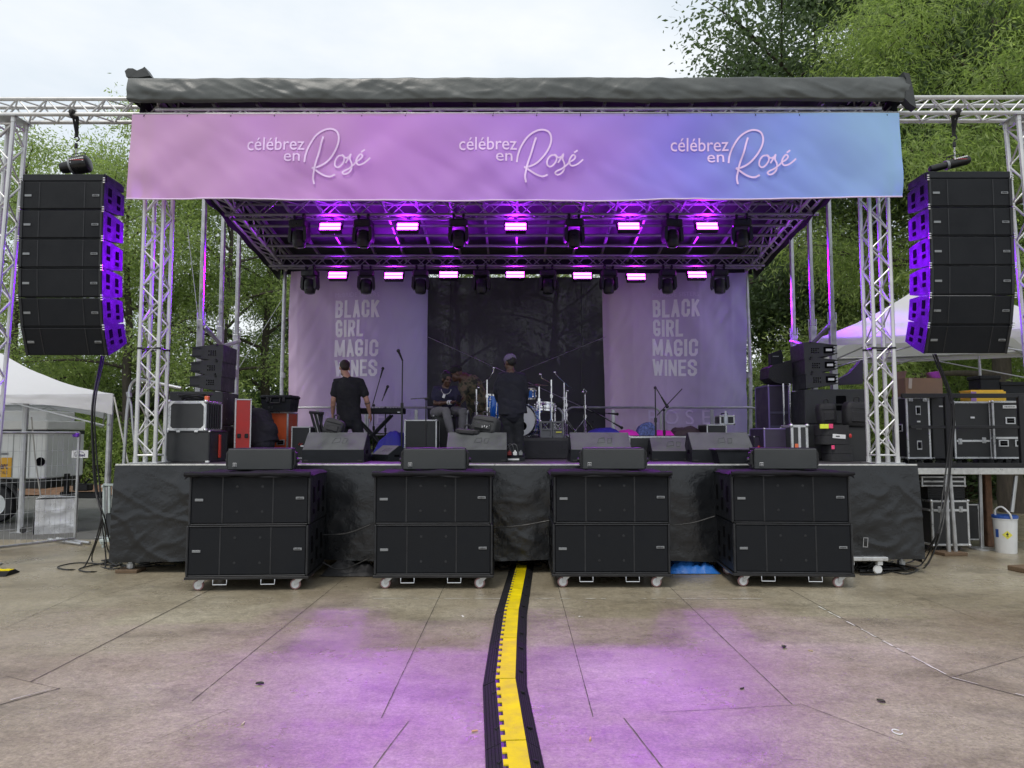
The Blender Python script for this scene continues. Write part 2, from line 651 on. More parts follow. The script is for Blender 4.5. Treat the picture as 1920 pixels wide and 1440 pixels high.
# drawn rectangle badge on the skirt
b = MB()
p = at(1623, 1017, YF - 0.13)
for dx, dz, sx, sz in ((-0.025, 0, 0.006, 0.11), (0.025, 0, 0.006, 0.11), (0, 0.052, 0.05, 0.006), (0, -0.052, 0.05, 0.006)):
    b.box((p.x + dx, YF - 0.13, p.z + dz), (sx, 0.004, sz), r=(0, 0.08, 0))
b.build('skirt_marking', M('grey_paint_marker', (0.35, 0.35, 0.36), 0.6), stage, w=1)

# ------------------------------------------------------------------ trusses
def truss_parts(root, a, bb, w, r=0.025, side=None, depth=None, pitch=None, lr=None, mat=None, w_chord=True):
    """square lattice truss from a to bb (world); side = unit vector of its width, the other is the depth"""
    mat = mat or ALU
    a, bb = Vector(a), Vector(bb)
    ax = (bb - a).normalized()
    s_ = Vector(side).normalized()
    d_ = ax.cross(s_).normalized()
    dp = depth if depth is not None else w
    L_ = (bb - a).length
    pitch = pitch or w
    lr = lr or r * 0.42
    cs = [(s_ * sx * w / 2 + d_ * sd * dp / 2) for sx, sd in ((-1, -1), (1, -1), (1, 1), (-1, 1))]
    for c in cs:
        b = MB()
        b.tube(a + c, bb + c, r, 10)
        n = max(1, int(L_ / 2.4))
        for k in range(1, n):                      # coupler sleeves
            q = a + ax * (L_ * k / n) + c
            b.tube(q - ax * 0.05, q + ax * 0.05, r * 1.16, 10)
        for e, sg in ((a, 1), (bb, -1)):
            b.tube(e + c, e + c + ax * sg * 0.07, r * 1.2, 10)
        b.build('chord', mat, root, w=1)
    b = MB()
    n = max(2, int(round((L_ - 0.16) / pitch)))
    for f in range(4):
        c0, c1 = cs[f], cs[(f + 1) % 4]
        for k in range(n):
            p0 = a + ax * (0.08 + (L_ - 0.16) * k / n)
            p1 = a + ax * (0.08 + (L_ - 0.16) * (k + 1) / n)
            if (k + f) % 2:
                b.tube(p0 + c0, p1 + c1, lr, 6)
            else:
                b.tube(p0 + c1, p1 + c0, lr, 6)
        for e, sg in ((a, 1), (bb, -1)):
            q = e + ax * sg * 0.09
            b.tube(q + c0, q + c1, lr, 6)
    b.build('lattice', mat, root, w=1)

TW = 0.235
YT = 8.98                                            # centre line of the PA goal posts
pl = at(281, 870, YT)
pr = at(1656, 870, YT)
xin = (pl.x, pr.x)
xout = (at(21, 215, YT).x, at(1914, 215, YT).x)
ZTOP = at(960, 213, YT - TW / 2).z
ZTT = at(960, 190, YT - TW / 2).z
HB = max(0.2, ZTT - ZTOP)
for k, (sx, nm) in enumerate(((-1, 'left'), (1, 'right'))):
    xi, xo = xin[k], xout[k]
    t = thing('truss_tower', ('silver lattice truss tower on the stage deck beside the stacked flight cases and red cabinet', 'silver lattice truss tower on the stage deck beside the black instrument bags')[k], 'truss tower', (xi, YT, ZD), 0, 'PA truss towers')
    truss_parts(t, (xi, YT, ZD + 0.012), (xi, YT, ZTOP - 0.03), TW, 0.025, (1, 0, 0), pitch=0.235)
    b = MB()
    b.box((xi, YT, ZD + 0.006), (0.36, 0.36, 0.012), 0.003)
    b.build('base_plate', STEEL, t, w=1)
    b = MB()
    for zz in (at(960, 655, YT).z,):
        for q in range(4):
            c = [(-1, -1), (1, -1), (1, 1), (-1, 1)][q]
            c2 = [(-1, -1), (1, -1), (1, 1), (-1, 1)][(q + 1) % 4]
            b.tube((xi + c[0] * TW / 2, YT + c[1] * TW / 2, zz), (xi + c2[0] * TW / 2, YT + c2[1] * TW / 2, zz), 0.012, 6)
            b.tube((xi + c[0] * TW / 2, YT + c[1] * TW / 2, zz - 0.012), (xi + c[0] * TW / 2, YT + c[1] * TW / 2, zz + 0.012), 0.031, 8)
    b.build('strap', BLKMET, t, w=1)
    xb = xo + sx * 0.20
    t = thing('truss_tower', ('silver lattice truss tower standing on the ground beside the white canopy and wire fence', 'silver lattice truss tower standing on the ground in front of the stacked road cases')[k], 'truss tower', (xb, YT, 0), 0, 'PA truss towers')
    truss_parts(t, (xb, YT, 0.03), (xo, YT, ZTOP - 0.03), TW, 0.027, (1, 0, 0), pitch=0.25)
    b = MB()
    b.box((xb, YT, 0.012), (0.4, 0.5, 0.024), 0.004)
    b.build('base_plate', STEEL, t, w=1)
    t = thing('truss_beam', ('silver horizontal truss beam carrying the loudspeaker column in front of the pale sky', 'silver horizontal truss beam carrying the loudspeaker column in front of the leafy trees')[k], 'truss beam', ((xi + xo) / 2, YT, ZTOP), 0, 'PA truss beams')
    x0, x1 = xo + sx * 1.6, xi - sx * 0.35
    truss_parts(t, (x0, YT, ZTOP + HB / 2), (x1, YT, ZTOP + HB / 2), HB, 0.026, (0, 0, 1), depth=TW, pitch=0.19)
    b = MB()
    for xx in (xi, xo):
        b.box((xx, YT, ZTOP - 0.03), (0.34, 0.34, 0.012), 0.003)
    b.build('corner_plate', STEEL, t, w=1)

# ------------------------------------------------------------------ stage roof
ROOFX = 4.62
RY0, RZ0, RY1, RZ1 = 8.78, 5.58, 14.05, 4.86
def rz(y):
    return RZ0 + (RZ1 - RZ0) * (y - RY0) / (RY1 - RY0)
cx = 0.04
TARP = M('black_roof_tarp', (0.03, 0.033, 0.034), 0.5, 0, 0.3, 1.5, bump=0.4, bs=9)
DKALU = M('roof_aluminium_shaded', (0.27, 0.27, 0.28), 0.45, 0.5, 0.2, 6)  # darker copy of the aluminium, dimness under the roof put into the colour
SIDEALU = M('side_beam_aluminium_lit', (0.6, 0.6, 0.62), 0.45, 0.4, 0.2, 6)  # brighter copy, light falling on the side beams put into the colour
roof = thing('stage_roof', 'sloping stage roof of truss beams under a black tarpaulin on slim masts', 'stage roof', (cx, RY0, ZD))
UND = M('roof_underside', (0.02, 0.02, 0.024), 0.75, 0, 0.25, 2.0)
b = MB()
def skin(u, v):
    y = RY0 - 0.1 + (RY1 - RY0 + 0.3) * v
    x = cx + (u - 0.5) * 2 * (ROOFX + 0.06)
    sag = -0.03 * math.sin(u * math.pi * 15) ** 2
    return (x, y, rz(y) + 0.32 + sag)
b.grid(skin, 120, 12)
def flap(sx):
    def f(u, v):
        y = RY0 - 0.05 + (RY1 - RY0 + 0.25) * u
        return (cx + sx * (ROOFX + 0.06 + 0.05 * (1 - v) + 0.015 * math.sin(y * 7)), y, rz(y) - 0.10 - 0.05 * math.sin(u * 21) ** 2 * (1 - v) + 0.42 * v)
    return f
b.grid(flap(-1), 60, 4)
b.grid(flap(1), 60, 4)
b.grid(lambda u, v: (cx + (u - 0.5) * 2 * (ROOFX + 0.06), RY1 + 0.2, rz(RY1 + .2) - 0.02 + 0.34 * v), 40, 2)
b.build('roof_skin', UND, roof, w=1, ang=2)
for sx in (-1, 1):
    x = cx + sx * ROOFX
    b = MB()
    n = 22
    for k in range(2):
        for xx in (x - 0.09, x + 0.09):
            b.tube((xx, RY0, rz(RY0) + 0.28 * k), (xx, RY1, rz(RY1) + 0.28 * k), 0.028, 8)
    for k in range(n):
        y0, y1 = RY0 + (RY1 - RY0) * k / n, RY0 + (RY1 - RY0) * (k + 1) / n
        a0, a1 = (0, 0.28) if k % 2 else (0.28, 0)
        b.tube((x - sx * 0.09, y0, rz(y0) + a0), (x - sx * 0.09, y1, rz(y1) + a1), 0.014, 6)
        b.tube((x - 0.09, y0, rz(y0)), (x + 0.09, y1, rz(y1)), 0.012, 6)
    b.build('side_beam', SIDEALU, roof, w=1)
for y in (9.6, 10.4, 12.0, 12.4, 12.85):
    b = MB()
    b.tube((cx - ROOFX, y, rz(y)), (cx + ROOFX, y, rz(y)), 0.026, 8)
    b.build('purlin', DKALU, roof, w=1)
for k in range(17):
    x = cx - ROOFX + 2 * ROOFX * (k + 0.5) / 17
    b = MB()
    b.box((x, (RY0 + RY1) / 2, rz((RY0 + RY1) / 2) + 0.19), (0.035, math.hypot(RY1 - RY0, RZ0 - RZ1), 0.06), 0, (math.atan2(RZ1 - RZ0, RY1 - RY0), 0, 0))
    b.build('rafter', DKALU, roof, w=1)
truss_parts(roof, (cx - ROOFX + 0.1, RY0 + 0.1, 5.595), (cx + ROOFX - 0.1, RY0 + 0.1, 5.595), 0.165, 0.022, (0, 0, 1), depth=0.2, pitch=0.2, mat=SIDEALU)
YL1, YL2 = 11.5, 13.45
zl1a, zl1b = at(960, 402, YL1 - 0.12).z, at(960, 374, YL1 - .12).z
zl2a, zl2b = at(960, 498, YL2 - 0.1).z, at(960, 479, YL2 - .1).z
truss_parts(roof, (at(428, 400, YL1).x, YL1, (zl1a + zl1b) / 2), (at(1528, 400, YL1).x, YL1, (zl1a + zl1b) / 2), zl1b - zl1a, 0.023, (0, 0, 1), depth=0.24, pitch=0.26, mat=DKALU)
truss_parts(roof, (at(508, 490, YL2).x, YL2, (zl2a + zl2b) / 2), (at(1430, 490, YL2).x, YL2, (zl2a + zl2b) / 2), zl2b - zl2a, 0.022, (0, 0, 1), depth=0.2, pitch=0.2, mat=DKALU)
# masts
for sx in (-1, 1):
    ps = ((380, 11.0, 600), (417, 11.7, 612), (447, 12.4, 628)) if sx < 0 else ((1557, 10.95, 600), (1520, 11.6, 612), (1485, 12.35, 628))
    for px, y, pj in ps:
        x = at(px, 500, y).x
        zj = at(px, pj, y).z
        b = MB()
        b.box((x, y, (zj + rz(y) + 0.1) / 2), (0.062, 0.062, rz(y) + 0.1 - zj), 0.01)
        b.box((x, y, (ZD + zj) / 2), (0.09, 0.09, zj - ZD), 0.008)
        for q in (-1, 1):
            b.tube((x + q * 0.06, y, zj - 0.05), (x + q * 0.06, y, zj + 0.12), 0.008, 5)
        b.build('mast', STEEL, roof, w=1)
    y0, y1 = ps[0][1], ps[2][1]
    x0, x1 = at(ps[0][0], 500, y0).x, at(ps[2][0], 500, y1).x
    z0, z1 = at(ps[0][0], 612, y0).z, at(ps[2][0], 640, y1).z
    b = MB()
    b.path([(x0 - sx * 0.05, y0, z0), ((x0 + x1) / 2 - sx * 0.05, (y0 + y1) / 2, z0 - 0.22), (x1 - sx * 0.05, y1, z1)], 0.035, 6)
    b.prism([(y0, z0 - 0.5), (y1, z1 - 0.5), (y1, z1 - 0.62), (y0, z0 - 0.62)], x0 - sx * 0.06, x0 - sx * 0.03, 'x')
    b.build('mast_brace', STEEL, roof, w=1)
for px, pe in ((535, 830), (1399, 868)):
    p0 = at(px, 500, 14.1)
    b = MB()
    b.path([(p0.x, 14.1, ZD), (p0.x + (0.04 if px > 900 else -0.02), 14.1, ZD + 1.5), (p0.x, 14.1, rz(14.05) + 0.1)], 0.038, 10)
    b.tube((p0.x, 14.1, ZD + 1.46), (p0.x, 14.1, ZD + 1.56), 0.05, 10)
    b.build('rear_post', STEEL, roof, w=1)
for px0, py0, px1, py1, y in ((352, 430, 372, 600, 11.2), (448, 690, 530, 560, 13.0)):
    b = MB()
    b.tube(at(px0, py0, y), at(px1, py1, y), 0.006, 5)
    b.build('guy_line', STEEL, roof, w=1)
# front tarpaulin rolled over the front edge
TX0, TX1 = at(241, 165, 8.62).x, at(1706, 165, 8.62).x
zt, zb = at(960, 144, 8.62).z, at(960, 189, 8.62).z
FRT = M('front_tarp', (0.075, 0.082, 0.08), 0.4, 0, 0.3, 1.3, bump=0.12, bs=25)
b = MB()
def ftarp(u, v):
    x = TX0 + (TX1 - TX0) * u
    # profile from the bottom hem up the face and back over the roof
    P = [(8.65, zb - 0.005), (8.60, zb + 0.012), (8.59, zb + 0.10), (8.595, zb + 0.19), (8.605, zt - 0.02), (8.66, zt + 0.005), (9.1, rz(9.1) + 0.37), (10.0, rz(10) + 0.36)]
    f = v * (len(P) - 1)
    i = min(int(f), len(P) - 2)
    t = f - i
    y = P[i][0] * (1 - t) + P[i + 1][0] * t
    z = P[i][1] * (1 - t) + P[i + 1][1] * t
    face = max(0, 1 - abs(v - 0.3) * 2.2)
    end = max(0, 1 - min(u, 1 - u) * 14)
    d = 0.02 * nz3(x * 0.7, 2, z * 2, 1.2) + 0.08 * max(0, 0.07 - abs(nz3(x * 0.8 + z * 2.2, 51, z * 0.8, 1.5))) + 0.08 * max(0, 0.06 - abs(nz3(x * 1.1 - z * 1.6, 57, z * 0.9, 1.8))) + 0.05 * max(0, 0.3 - abs(nz3(x * 1.3 + z * 2.6, 12, z * 1.5, 1.7))) + (0.008 + 0.06 * end) * abs(nz3(x * 1.6 + z * 3.2, 5, z * 2.5, 1.8)) + 0.012 * nz3(x * 4, 8, z * 6, 1.5)
    z += (0.025 * nz3(x * 0.8, 1, 0, 1.0) + 0.03 * end * nz3(x * 5, 4, v * 5)) * (1 if v < 0.2 else 0.3)
    return (x, y - d * face, z + 0.008 * nz3(x * 6, 9, v))
b.grid(ftarp, 300, 36)
b.grid(lambda u, v: (TX0 + 0.02 + 0.03 * nz3(u * 3, v * 3, 1), 8.60 + 1.0 * u, zb + 0.03 + (zt - zb - 0.06) * v), 8, 8)
b.grid(lambda u, v: (TX1 - 0.02 + 0.03 * nz3(u * 3, v * 3, 4), 8.60 + 1.0 * u, zb + 0.03 + (zt - zb - 0.06) * v), 8, 8)
fl = b.build('front_tarp', FRT, roof, w=1, ang=3)
b = MB()                                               # loose end flaps
P = [at(x, y, 8.7) for x, y in ((237, 136), (243, 131), (252, 131), (260, 135), (270, 131), (274, 128), (285, 145), (262, 148), (240, 147))]
b.prism([(p.x, p.z) for p in P], 8.66, 8.80, 'y')
P = [at(x, y, 8.62) for x, y in ((1690, 138), (1702, 141), (1709, 170), (1715, 205), (1704, 198), (1694, 188), (1696, 150))]
b.prism([(p.x, p.z) for p in P], 8.58, 8.70, 'y')
b.build('tarp_flap', TARP, roof, w=1)

# ------------------------------------------------------------------ printed banners
def banner_mat(name, stops, x0, x1, zc=None, trans=0.35, axis=0, rough=0.55):
    m, t, p = new_mat(name)
    l = t.links.new
    g = N(t, 'ShaderNodeTexCoord').outputs['Object']
    sp = N(t, 'ShaderNodeSeparateXYZ')
    l(g, sp.inputs[0])
    nz = N(t, 'ShaderNodeTexNoise', Scale=0.5, Detail=3.0)
    l(g, nz.inputs['Vector'])
    mr = N(t, 'ShaderNodeMapRange')
    mr.inputs['From Min'].default_value, mr.inputs['From Max'].default_value = x0, x1
    l(sp.outputs[axis], mr.inputs['Value'])
    ad = N(t, 'ShaderNodeMath', operation='MULTIPLY_ADD')
    l(nz.outputs['Fac'], ad.inputs[0])
    ad.inputs[1].default_value = 0.24
    ad.inputs[2].default_value = -0.12
    sm = N(t, 'ShaderNodeMath', operation='ADD')
    l(ad.outputs[0], sm.inputs[0])
    l(mr.outputs[0], sm.inputs[1])
    cr = N(t, 'ShaderNodeValToRGB')
    e = cr.color_ramp.elements
    e[0].position, e[0].color = stops[0][0], (*stops[0][1], 1)
    e[1].position, e[1].color = stops[-1][0], (*stops[-1][1], 1)
    for pz, c in stops[1:-1]:
        k = e.new(pz)
        k.color = (*c, 1)
    l(sm.outputs[0], cr.inputs['Fac'])
    l(cr.outputs[0], p.inputs['Base Color'])
    p.inputs['Roughness'].default_value = rough
    p.inputs['Specular IOR Level'].default_value = 0.3
    tr = N(t, 'ShaderNodeBsdfTranslucent')
    l(cr.outputs[0], tr.inputs['Color'])
    ms = N(t, 'ShaderNodeMixShader')
    ms.inputs[0].default_value = trans
    l(p.outputs[0], ms.inputs[1])
    l(tr.outputs[0], ms.inputs[2])
    n2 = N(t, 'ShaderNodeTexNoise', Scale=260.0, Detail=2.0)
    l(g, n2.inputs['Vector'])
    bp = N(t, 'ShaderNodeBump', Strength=0.12, Distance=0.002)
    l(n2.outputs['Fac'], bp.inputs['Height'])
    l(bp.outputs['Normal'], p.inputs['Normal'])
    l(ms.outputs[0], t.nodes['Material Output'].inputs['Surface'])
    return m

YBN = 8.62
BX0, BX1 = at(244, 290, YBN).x, at(1689, 290, YBN).x
BZ1 = at(960, 213, YBN).z
fb = thing('front_banner', 'wide lilac to blue banner with white script lettering across the stage front', 'banner', ((BX0 + BX1) / 2, YBN, at(960, 373, YBN).z))
def fold(x, z):
    q = (BZ1 - z) / 1.0
    return 1.5 * (0.045 * nz3(x * 0.5 + z * 0.55, 3, z * 0.25, 1.7) + 0.035 * nz3(x * 0.9 - z * 1.1, 14, z * 0.3, 1.9)
            + 0.012 * nz3(x * 2.2 + z * 1.5, 6, z, 2.2) + 0.016 * abs(nz3(x * 1.0 + z * 1.9, 21, z * .3, 1.6))) * min(1.0, 0.25 + q)
def fbz(u, v):
    lo = at(960, 372 + 4.5 * math.sin(math.pi * u) - 6 * max(0, u - 0.75) - 3 * max(0, 0.2 - u), YBN).z
    return lo + (BZ1 - lo) * v
b = MB()
def fbg(u, v):
    x = BX0 + (BX1 - BX0) * u
    z = fbz(u, v)
    x += 0.03 * (1 - v) * ((1 if u > 0.5 else -1) * (0 if 0.03 < u < 0.97 else -0.4 if u > .5 else 1))
    return (x, YBN - fold(x, z), z)
b.grid(fbg, 260, 36)
FBM = banner_mat('front_banner_print', [(0.0, (0.80, 0.50, 0.74)), (0.3, (0.74, 0.40, 0.80)), (0.55, (0.60, 0.36, 0.86)), (0.74, (0.34, 0.34, 0.90)), (0.9, (0.33, 0.50, 0.94)), (1.0, (0.40, 0.66, 0.95))], -4.55, 4.6, trans=0.42)
b.build('cloth', FBM, fb, w=1, ang=3)
b = MB()
for u0 in range(0, 100):
    u, u1 = u0 / 100, (u0 + 1) / 100
    p0, p1 = Vector(fbg(u, 0)), Vector(fbg(u1, 0))
    b.tube(p0 - Vector((0, 0.004, 0)), p1 - Vector((0, 0.004, 0)), 0.009, 6)
b.build('hem', M('banner_hem', (0.75, 0.6, 0.82), 0.6, 0, 0.05), fb, w=1)
b = MB()
for k in range(18):
    x = BX0 + 0.15 + (BX1 - BX0 - 0.3) * k / 17
    b = MB()
    b.tube((x, YBN - 0.01, BZ1 - 0.03), (x + 0.01, YBN + 0.06, BZ1 + 0.05), 0.006, 5)
    b.build('cable_tie', BLKMET, fb, w=1)
b = MB()
b.tube((BX0, YBN + 0.05, BZ1 + 0.02), (BX1, YBN + 0.05, BZ1 + 0.02), 0.02, 8)
b.build('hanging_bar', DKALU, fb, w=1)

LETTER = M('pale_lettering', (0.78, 0.57, 0.87), 0.6, 0, 0.03)
def text_fit(body, box, Y, mat, name, parent, bold=0.0, wav=None, spacing=1.0, off=0.008):
    """write body so that it fills the photo box (x0, y0, x1, y1) on the plane at distance Y"""
    x0, y0, x1, y1 = box
    a, c = at(x0, y1, Y), at(x1, y0, Y)
    ob = text_mesh(body, 1.0, mat, name, None, (0, 0, 0), 1.0, bold, 'LEFT', (0, 0, 0), 0.0, spacing)
    me = ob.data
    xs = [v.co.x for v in me.vertices]
    ys = [v.co.y for v in me.vertices]
    mnx, mxx, mny, mxy = min(xs), max(xs), min(ys), max(ys)
    o = parent.location
    for v in me.vertices:
        X = a.x + (v.co.x - mnx) / (mxx - mnx) * (c.x - a.x)
        Z = a.z + (v.co.y - mny) / (mxy - mny) * (c.z - a.z)
        yy = Y - off - (wav(X, Z) if wav else 0)
        v.co = (X - o.x, yy - o.y, Z - o.z)
    ob.parent = parent
    ob.rotation_euler = (0, 0, 0)
    return ob

GLYPH = {
    'B': [[(0, 0), (0, 1)], [(0, 1), (0.6, 1), (0.95, 0.88), (0.95, 0.64), (0.6, 0.53), (0, 0.53)], [(0.55, 0.53), (1, 0.42), (1, 0.12), (0.62, 0), (0, 0)]],
    'L': [[(0, 1), (0, 0), (1, 0)]],
    'A': [[(0, 0), (0.5, 1)], [(0.5, 1), (1, 0)], [(0.2, 0.28), (0.8, 0.28)]],
    'C': [[(1, 0.68), (1, 0.86), (0.72, 1), (0.28, 1), (0, 0.86), (0, 0.14), (0.28, 0), (0.72, 0), (1, 0.14), (1, 0.32)]],
    'K': [[(0, 0), (0, 1)], [(1, 1), (0.08, 0.45)], [(0.34, 0.6), (1, 0)]],
    'G': [[(1, 0.76), (1, 0.86), (0.72, 1), (0.28, 1), (0, 0.86), (0, 0.14), (0.28, 0), (0.72, 0), (1, 0.14), (1, 0.40), (0.58, 0.40)]],
    'I': [[(0, 0), (0, 1)]],
    'R': [[(0, 0), (0, 1)], [(0, 1), (0.65, 1), (1, 0.88), (1, 0.60), (0.65, 0.48), (0, 0.48)], [(0.55, 0.48), (1, 0)]],
    'M': [[(0, 0), (0, 1)], [(0.04, 1), (0.5, 0.1)], [(0.5, 0.1), (0.96, 1)], [(1, 1), (1, 0)]],
    'W': [[(0, 1), (0.24, 0)], [(0.24, 0), (0.5, 0.85)], [(0.5, 0.85), (0.76, 0)], [(0.76, 0), (1, 1)]],
    'N': [[(0, 0), (0, 1)], [(0.03, 1), (0.97, 0)], [(1, 0), (1, 1)]],
    'E': [[(1, 1), (0, 1), (0, 0), (1, 0)], [(0, 0.53), (0.85, 0.53)]],
    'S': [[(1, 0.74), (1, 0.86), (0.72, 1), (0.28, 1), (0, 0.86), (0, 0.68), (1, 0.34), (1, 0.14), (0.72, 0), (0.28, 0), (0, 0.14), (0, 0.28)]],
}
GW_ = {'I': 0.0, 'M': 1.45, 'W': 1.45, 'L': 0.85, 'E': 0.85}
def block_text(word, box, Y, mat, parent, wav):
    """tall condensed capitals made of flat strokes"""
    a, c = at(box[0], box[3], Y), at(box[2], box[1], Y)
    H, Wt = c.z - a.z, c.x - a.x
    sw = H * 0.17
    gap = sw * 1.5
    tot = sum(GW_.get(ch, 1.0) for ch in word)
    unit = (Wt - sw - gap * (len(word) - 1)) / tot
    x = a.x + sw / 2
    for ch in word:
        w = GW_.get(ch, 1.0) * unit
        b = MB()
        lay = 0
        for st in GLYPH[ch]:
            P = [Vector((x + px * w, a.z + sw / 2 + py * (H - sw))) for px, py in st]
            Lp, Rp = [], []
            n = len(P)
            for i in range(n):
                d0 = (P[i] - P[i - 1]).normalized() if i else (P[1] - P[0]).normalized()
                d1 = (P[i + 1] - P[i]).normalized() if i < n - 1 else d0
                n0, n1 = Vector((-d0.y, d0.x)), Vector((-d1.y, d1.x))
                m = (n0 + n1)
                m = m.normalized() if m.length > 1e-4 else n0
                k = min(1.9, 1 / max(0.35, m.dot(n0)))
                e = Vector((0, 0))
                if i == 0:
                    e = -d0 * sw / 2
                elif i == n - 1:
                    e = d0 * sw / 2
                Lp.append(P[i] + m * k * sw / 2 + e)
                Rp.append(P[i] - m * k * sw / 2 + e)
            for i in range(n - 1):
                lay += 1
                m = max(1, int((P[i + 1] - P[i]).length / 0.03))
                for j in range(m):
                    q = []
                    for sd, f in ((Rp, j / m), (Rp, (j + 1) / m), (Lp, (j + 1) / m), (Lp, j / m)):
                        v = sd[i].lerp(sd[i + 1], f)
                        zz = min(max(v.y, a.z), c.z)
                        q.append((v.x, Y - 0.016 - 0.0004 * lay - wav(v.x, zz), zz))
                    b.quad(*q)
        b.build('lettering', mat, parent, w=1, smooth=False)
        x += w + gap

SC = 3.254
scr = {
    'R': [[(768, 345), (775, 300), (795, 245), (835, 185), (885, 150), (930, 142), (965, 158), (978, 195), (970, 240), (940, 295), (895, 345), (845, 372), (815, 378), (828, 385), (855, 405), (890, 424), (925, 432), (955, 420)],
          [(885, 190), (872, 230), (855, 290), (835, 350), (822, 410), (818, 440), (824, 474)]],
    'o': [[(1000, 302), (975, 305), (955, 330), (952, 360), (968, 374), (990, 362), (1008, 335), (1008, 308), (995, 300), (1020, 318), (1040, 312)]],
    's': [[(1018, 350), (1036, 322), (1051, 297), (1046, 325), (1057, 355), (1055, 388), (1036, 412), (1014, 420), (1001, 410), (1012, 398), (1040, 385), (1066, 366), (1086, 347)]],
    'e': [[(1088, 345), (1112, 330), (1124, 312), (1112, 300), (1095, 318), (1086, 345), (1100, 366), (1128, 360), (1152, 343), (1172, 325)], [(1116, 288), (1138, 272)]],
}
for k in range(3):
    dx = -397 * (2 - k)
    t1 = text_fit('célébrez', (1258 + dx, 258, 1366 + dx, 283), YBN, LETTER, 'lettering', fb, 0.004, fold)
    t2 = text_fit('en', (1327 + dx, 289, 1358 + dx, 304), YBN, LETTER, 'lettering', fb, 0.004, fold)
    b = MB()
    lay = 0
    for ch, sts in scr.items():
        for st in sts:
            pts = []
            for (X, Y) in smooth_pts([(x, y, 0) for x, y in st], 5) and [(q.x, q.y) for q in smooth_pts([(x, y, 0) for x, y in st], 5)]:
                q = at(1130 + dx + X / SC, 200 + Y / SC, YBN)
                pts.append((q.x, YBN - fold(q.x, q.z) - 0.004, q.z))
            hw = 0.0115 if ch == 'R' else 0.010
            for i in range(len(pts) - 1):
                p0, p1 = Vector(pts[i]), Vector(pts[i + 1])
                d0 = (Vector(pts[min(i + 1, len(pts) - 1)]) - Vector(pts[max(i - 1, 0)])).normalized()
                d1 = (Vector(pts[min(i + 2, len(pts) - 1)]) - p0).normalized()
                n0, n1 = Vector((-d0.z, 0, d0.x)) * hw, Vector((-d1.z, 0, d1.x)) * hw
                lay += 1
                o_ = Vector((0, -0.004 - 0.00012 * lay, 0))
                b.quad(p0 - n0 + o_, p1 - n1 + o_, p1 + n1 + o_, p0 + n0 + o_)
    b.build('script_lettering', LETTER, fb, w=1)

# banners at the back of the stage
YK = 13.92
def back_fold(x, z, s):
    q = max(0, (4.9 - z) / 3.4)
    return 1.9 * (0.012 * max(0, 0.5 - abs((x * 1.55 + s) % 1.0 - 0.5) * 6) + 0.05 * math.sin(x * 5.2 + 1.1 * math.sin(z * 1.3 + s) + s) * (0.3 + 0.7 * q) + 0.03 * nz3(x * 1.5 + z * 0.9, s, z * 0.4, 1.6)
            + 0.02 * abs(nz3(x * 2.6 - z * 1.2, s + 5, z * 0.7, 1.8)) + 0.008 * nz3(x * 4, s, z * 3, 1.5))
BL = []
for k, (x0p, x1p, y0p, lab) in enumerate(((538, 803, 508, 'lilac backdrop banner with white block lettering behind the man in the black t-shirt'), (1131, 1397, 512, 'violet backdrop banner with white block lettering behind the empty microphone stands'))):
    a, c = at(x0p, 812, YK), at(x1p, y0p, YK)
    bn = thing('backdrop_banner', lab, 'banner', ((a.x + c.x) / 2, YK, a.z), 0, 'printed banners at the back of the stage')
    fo = (lambda x, z, s=3.0 + 5 * k: back_fold(x, z, s))
    b = MB()
    b.grid(lambda u, v: (a.x + (c.x - a.x) * u + (0.05 * (1 - v) * (1 - u) * (0 if k == 0 else 1)), YK - fo(a.x + (c.x - a.x) * u, a.z + (c.z - a.z) * v), a.z + (c.z - a.z) * v), 90, 70)
    w_ = c.x - a.x
    mt = banner_mat('backdrop_print', [(0.0, (0.74, 0.55, 0.75)), (0.45, (0.60, 0.47, 0.72)), (1.0, (0.46, 0.42, 0.72))], -w_ / 2 - 0.2, w_ / 2 + 0.2, trans=0.25)
    b.build('cloth', mt, bn, w=1, ang=3)
    d = 596 if k else 0
    LT = M('faded_lettering', (0.95, 0.92, 0.97), 0.6, 0, 0.05)
    LF = M('faint_lettering', (0.72, 0.60, 0.86), 0.6, 0, 0.05)
    for word, bx in (('BLACK', (628, 563, 712, 596)), ('GIRL', (628, 600, 683, 632)), ('MAGIC', (626, 637, 710, 669)), ('WINES', (626, 675, 709, 706))):
        block_text(word, (bx[0] + d, bx[1] - (1 if k else 0), bx[2] + d + (1 if k else 0), bx[3] - (1 if k else 0)), YK, LT, bn, fo)
    text_fit('McBRIDE SISTERS', (628 + d, 549, 712 + d, 557), YK, LF, 'lettering', bn, 0.0, fo, off=0.022)
    text_fit('ROSÉ', (1214 - (0 if k else 606), 762, 1330 - (0 if k else 606), 796), YK, LF, 'lettering', bn, 0.0, fo, spacing=1.5, off=0.03)
    for j in range(7):
        b = MB()
        x = a.x + 0.06 + (c.x - a.x - 0.12) * j / 6
        b.tube((x, YK - 0.03, c.z - 0.03), (x, YK + 0.02, c.z + 0.14), 0.006, 5)
        b.build('cable_tie', BLKMET, bn, w=1)

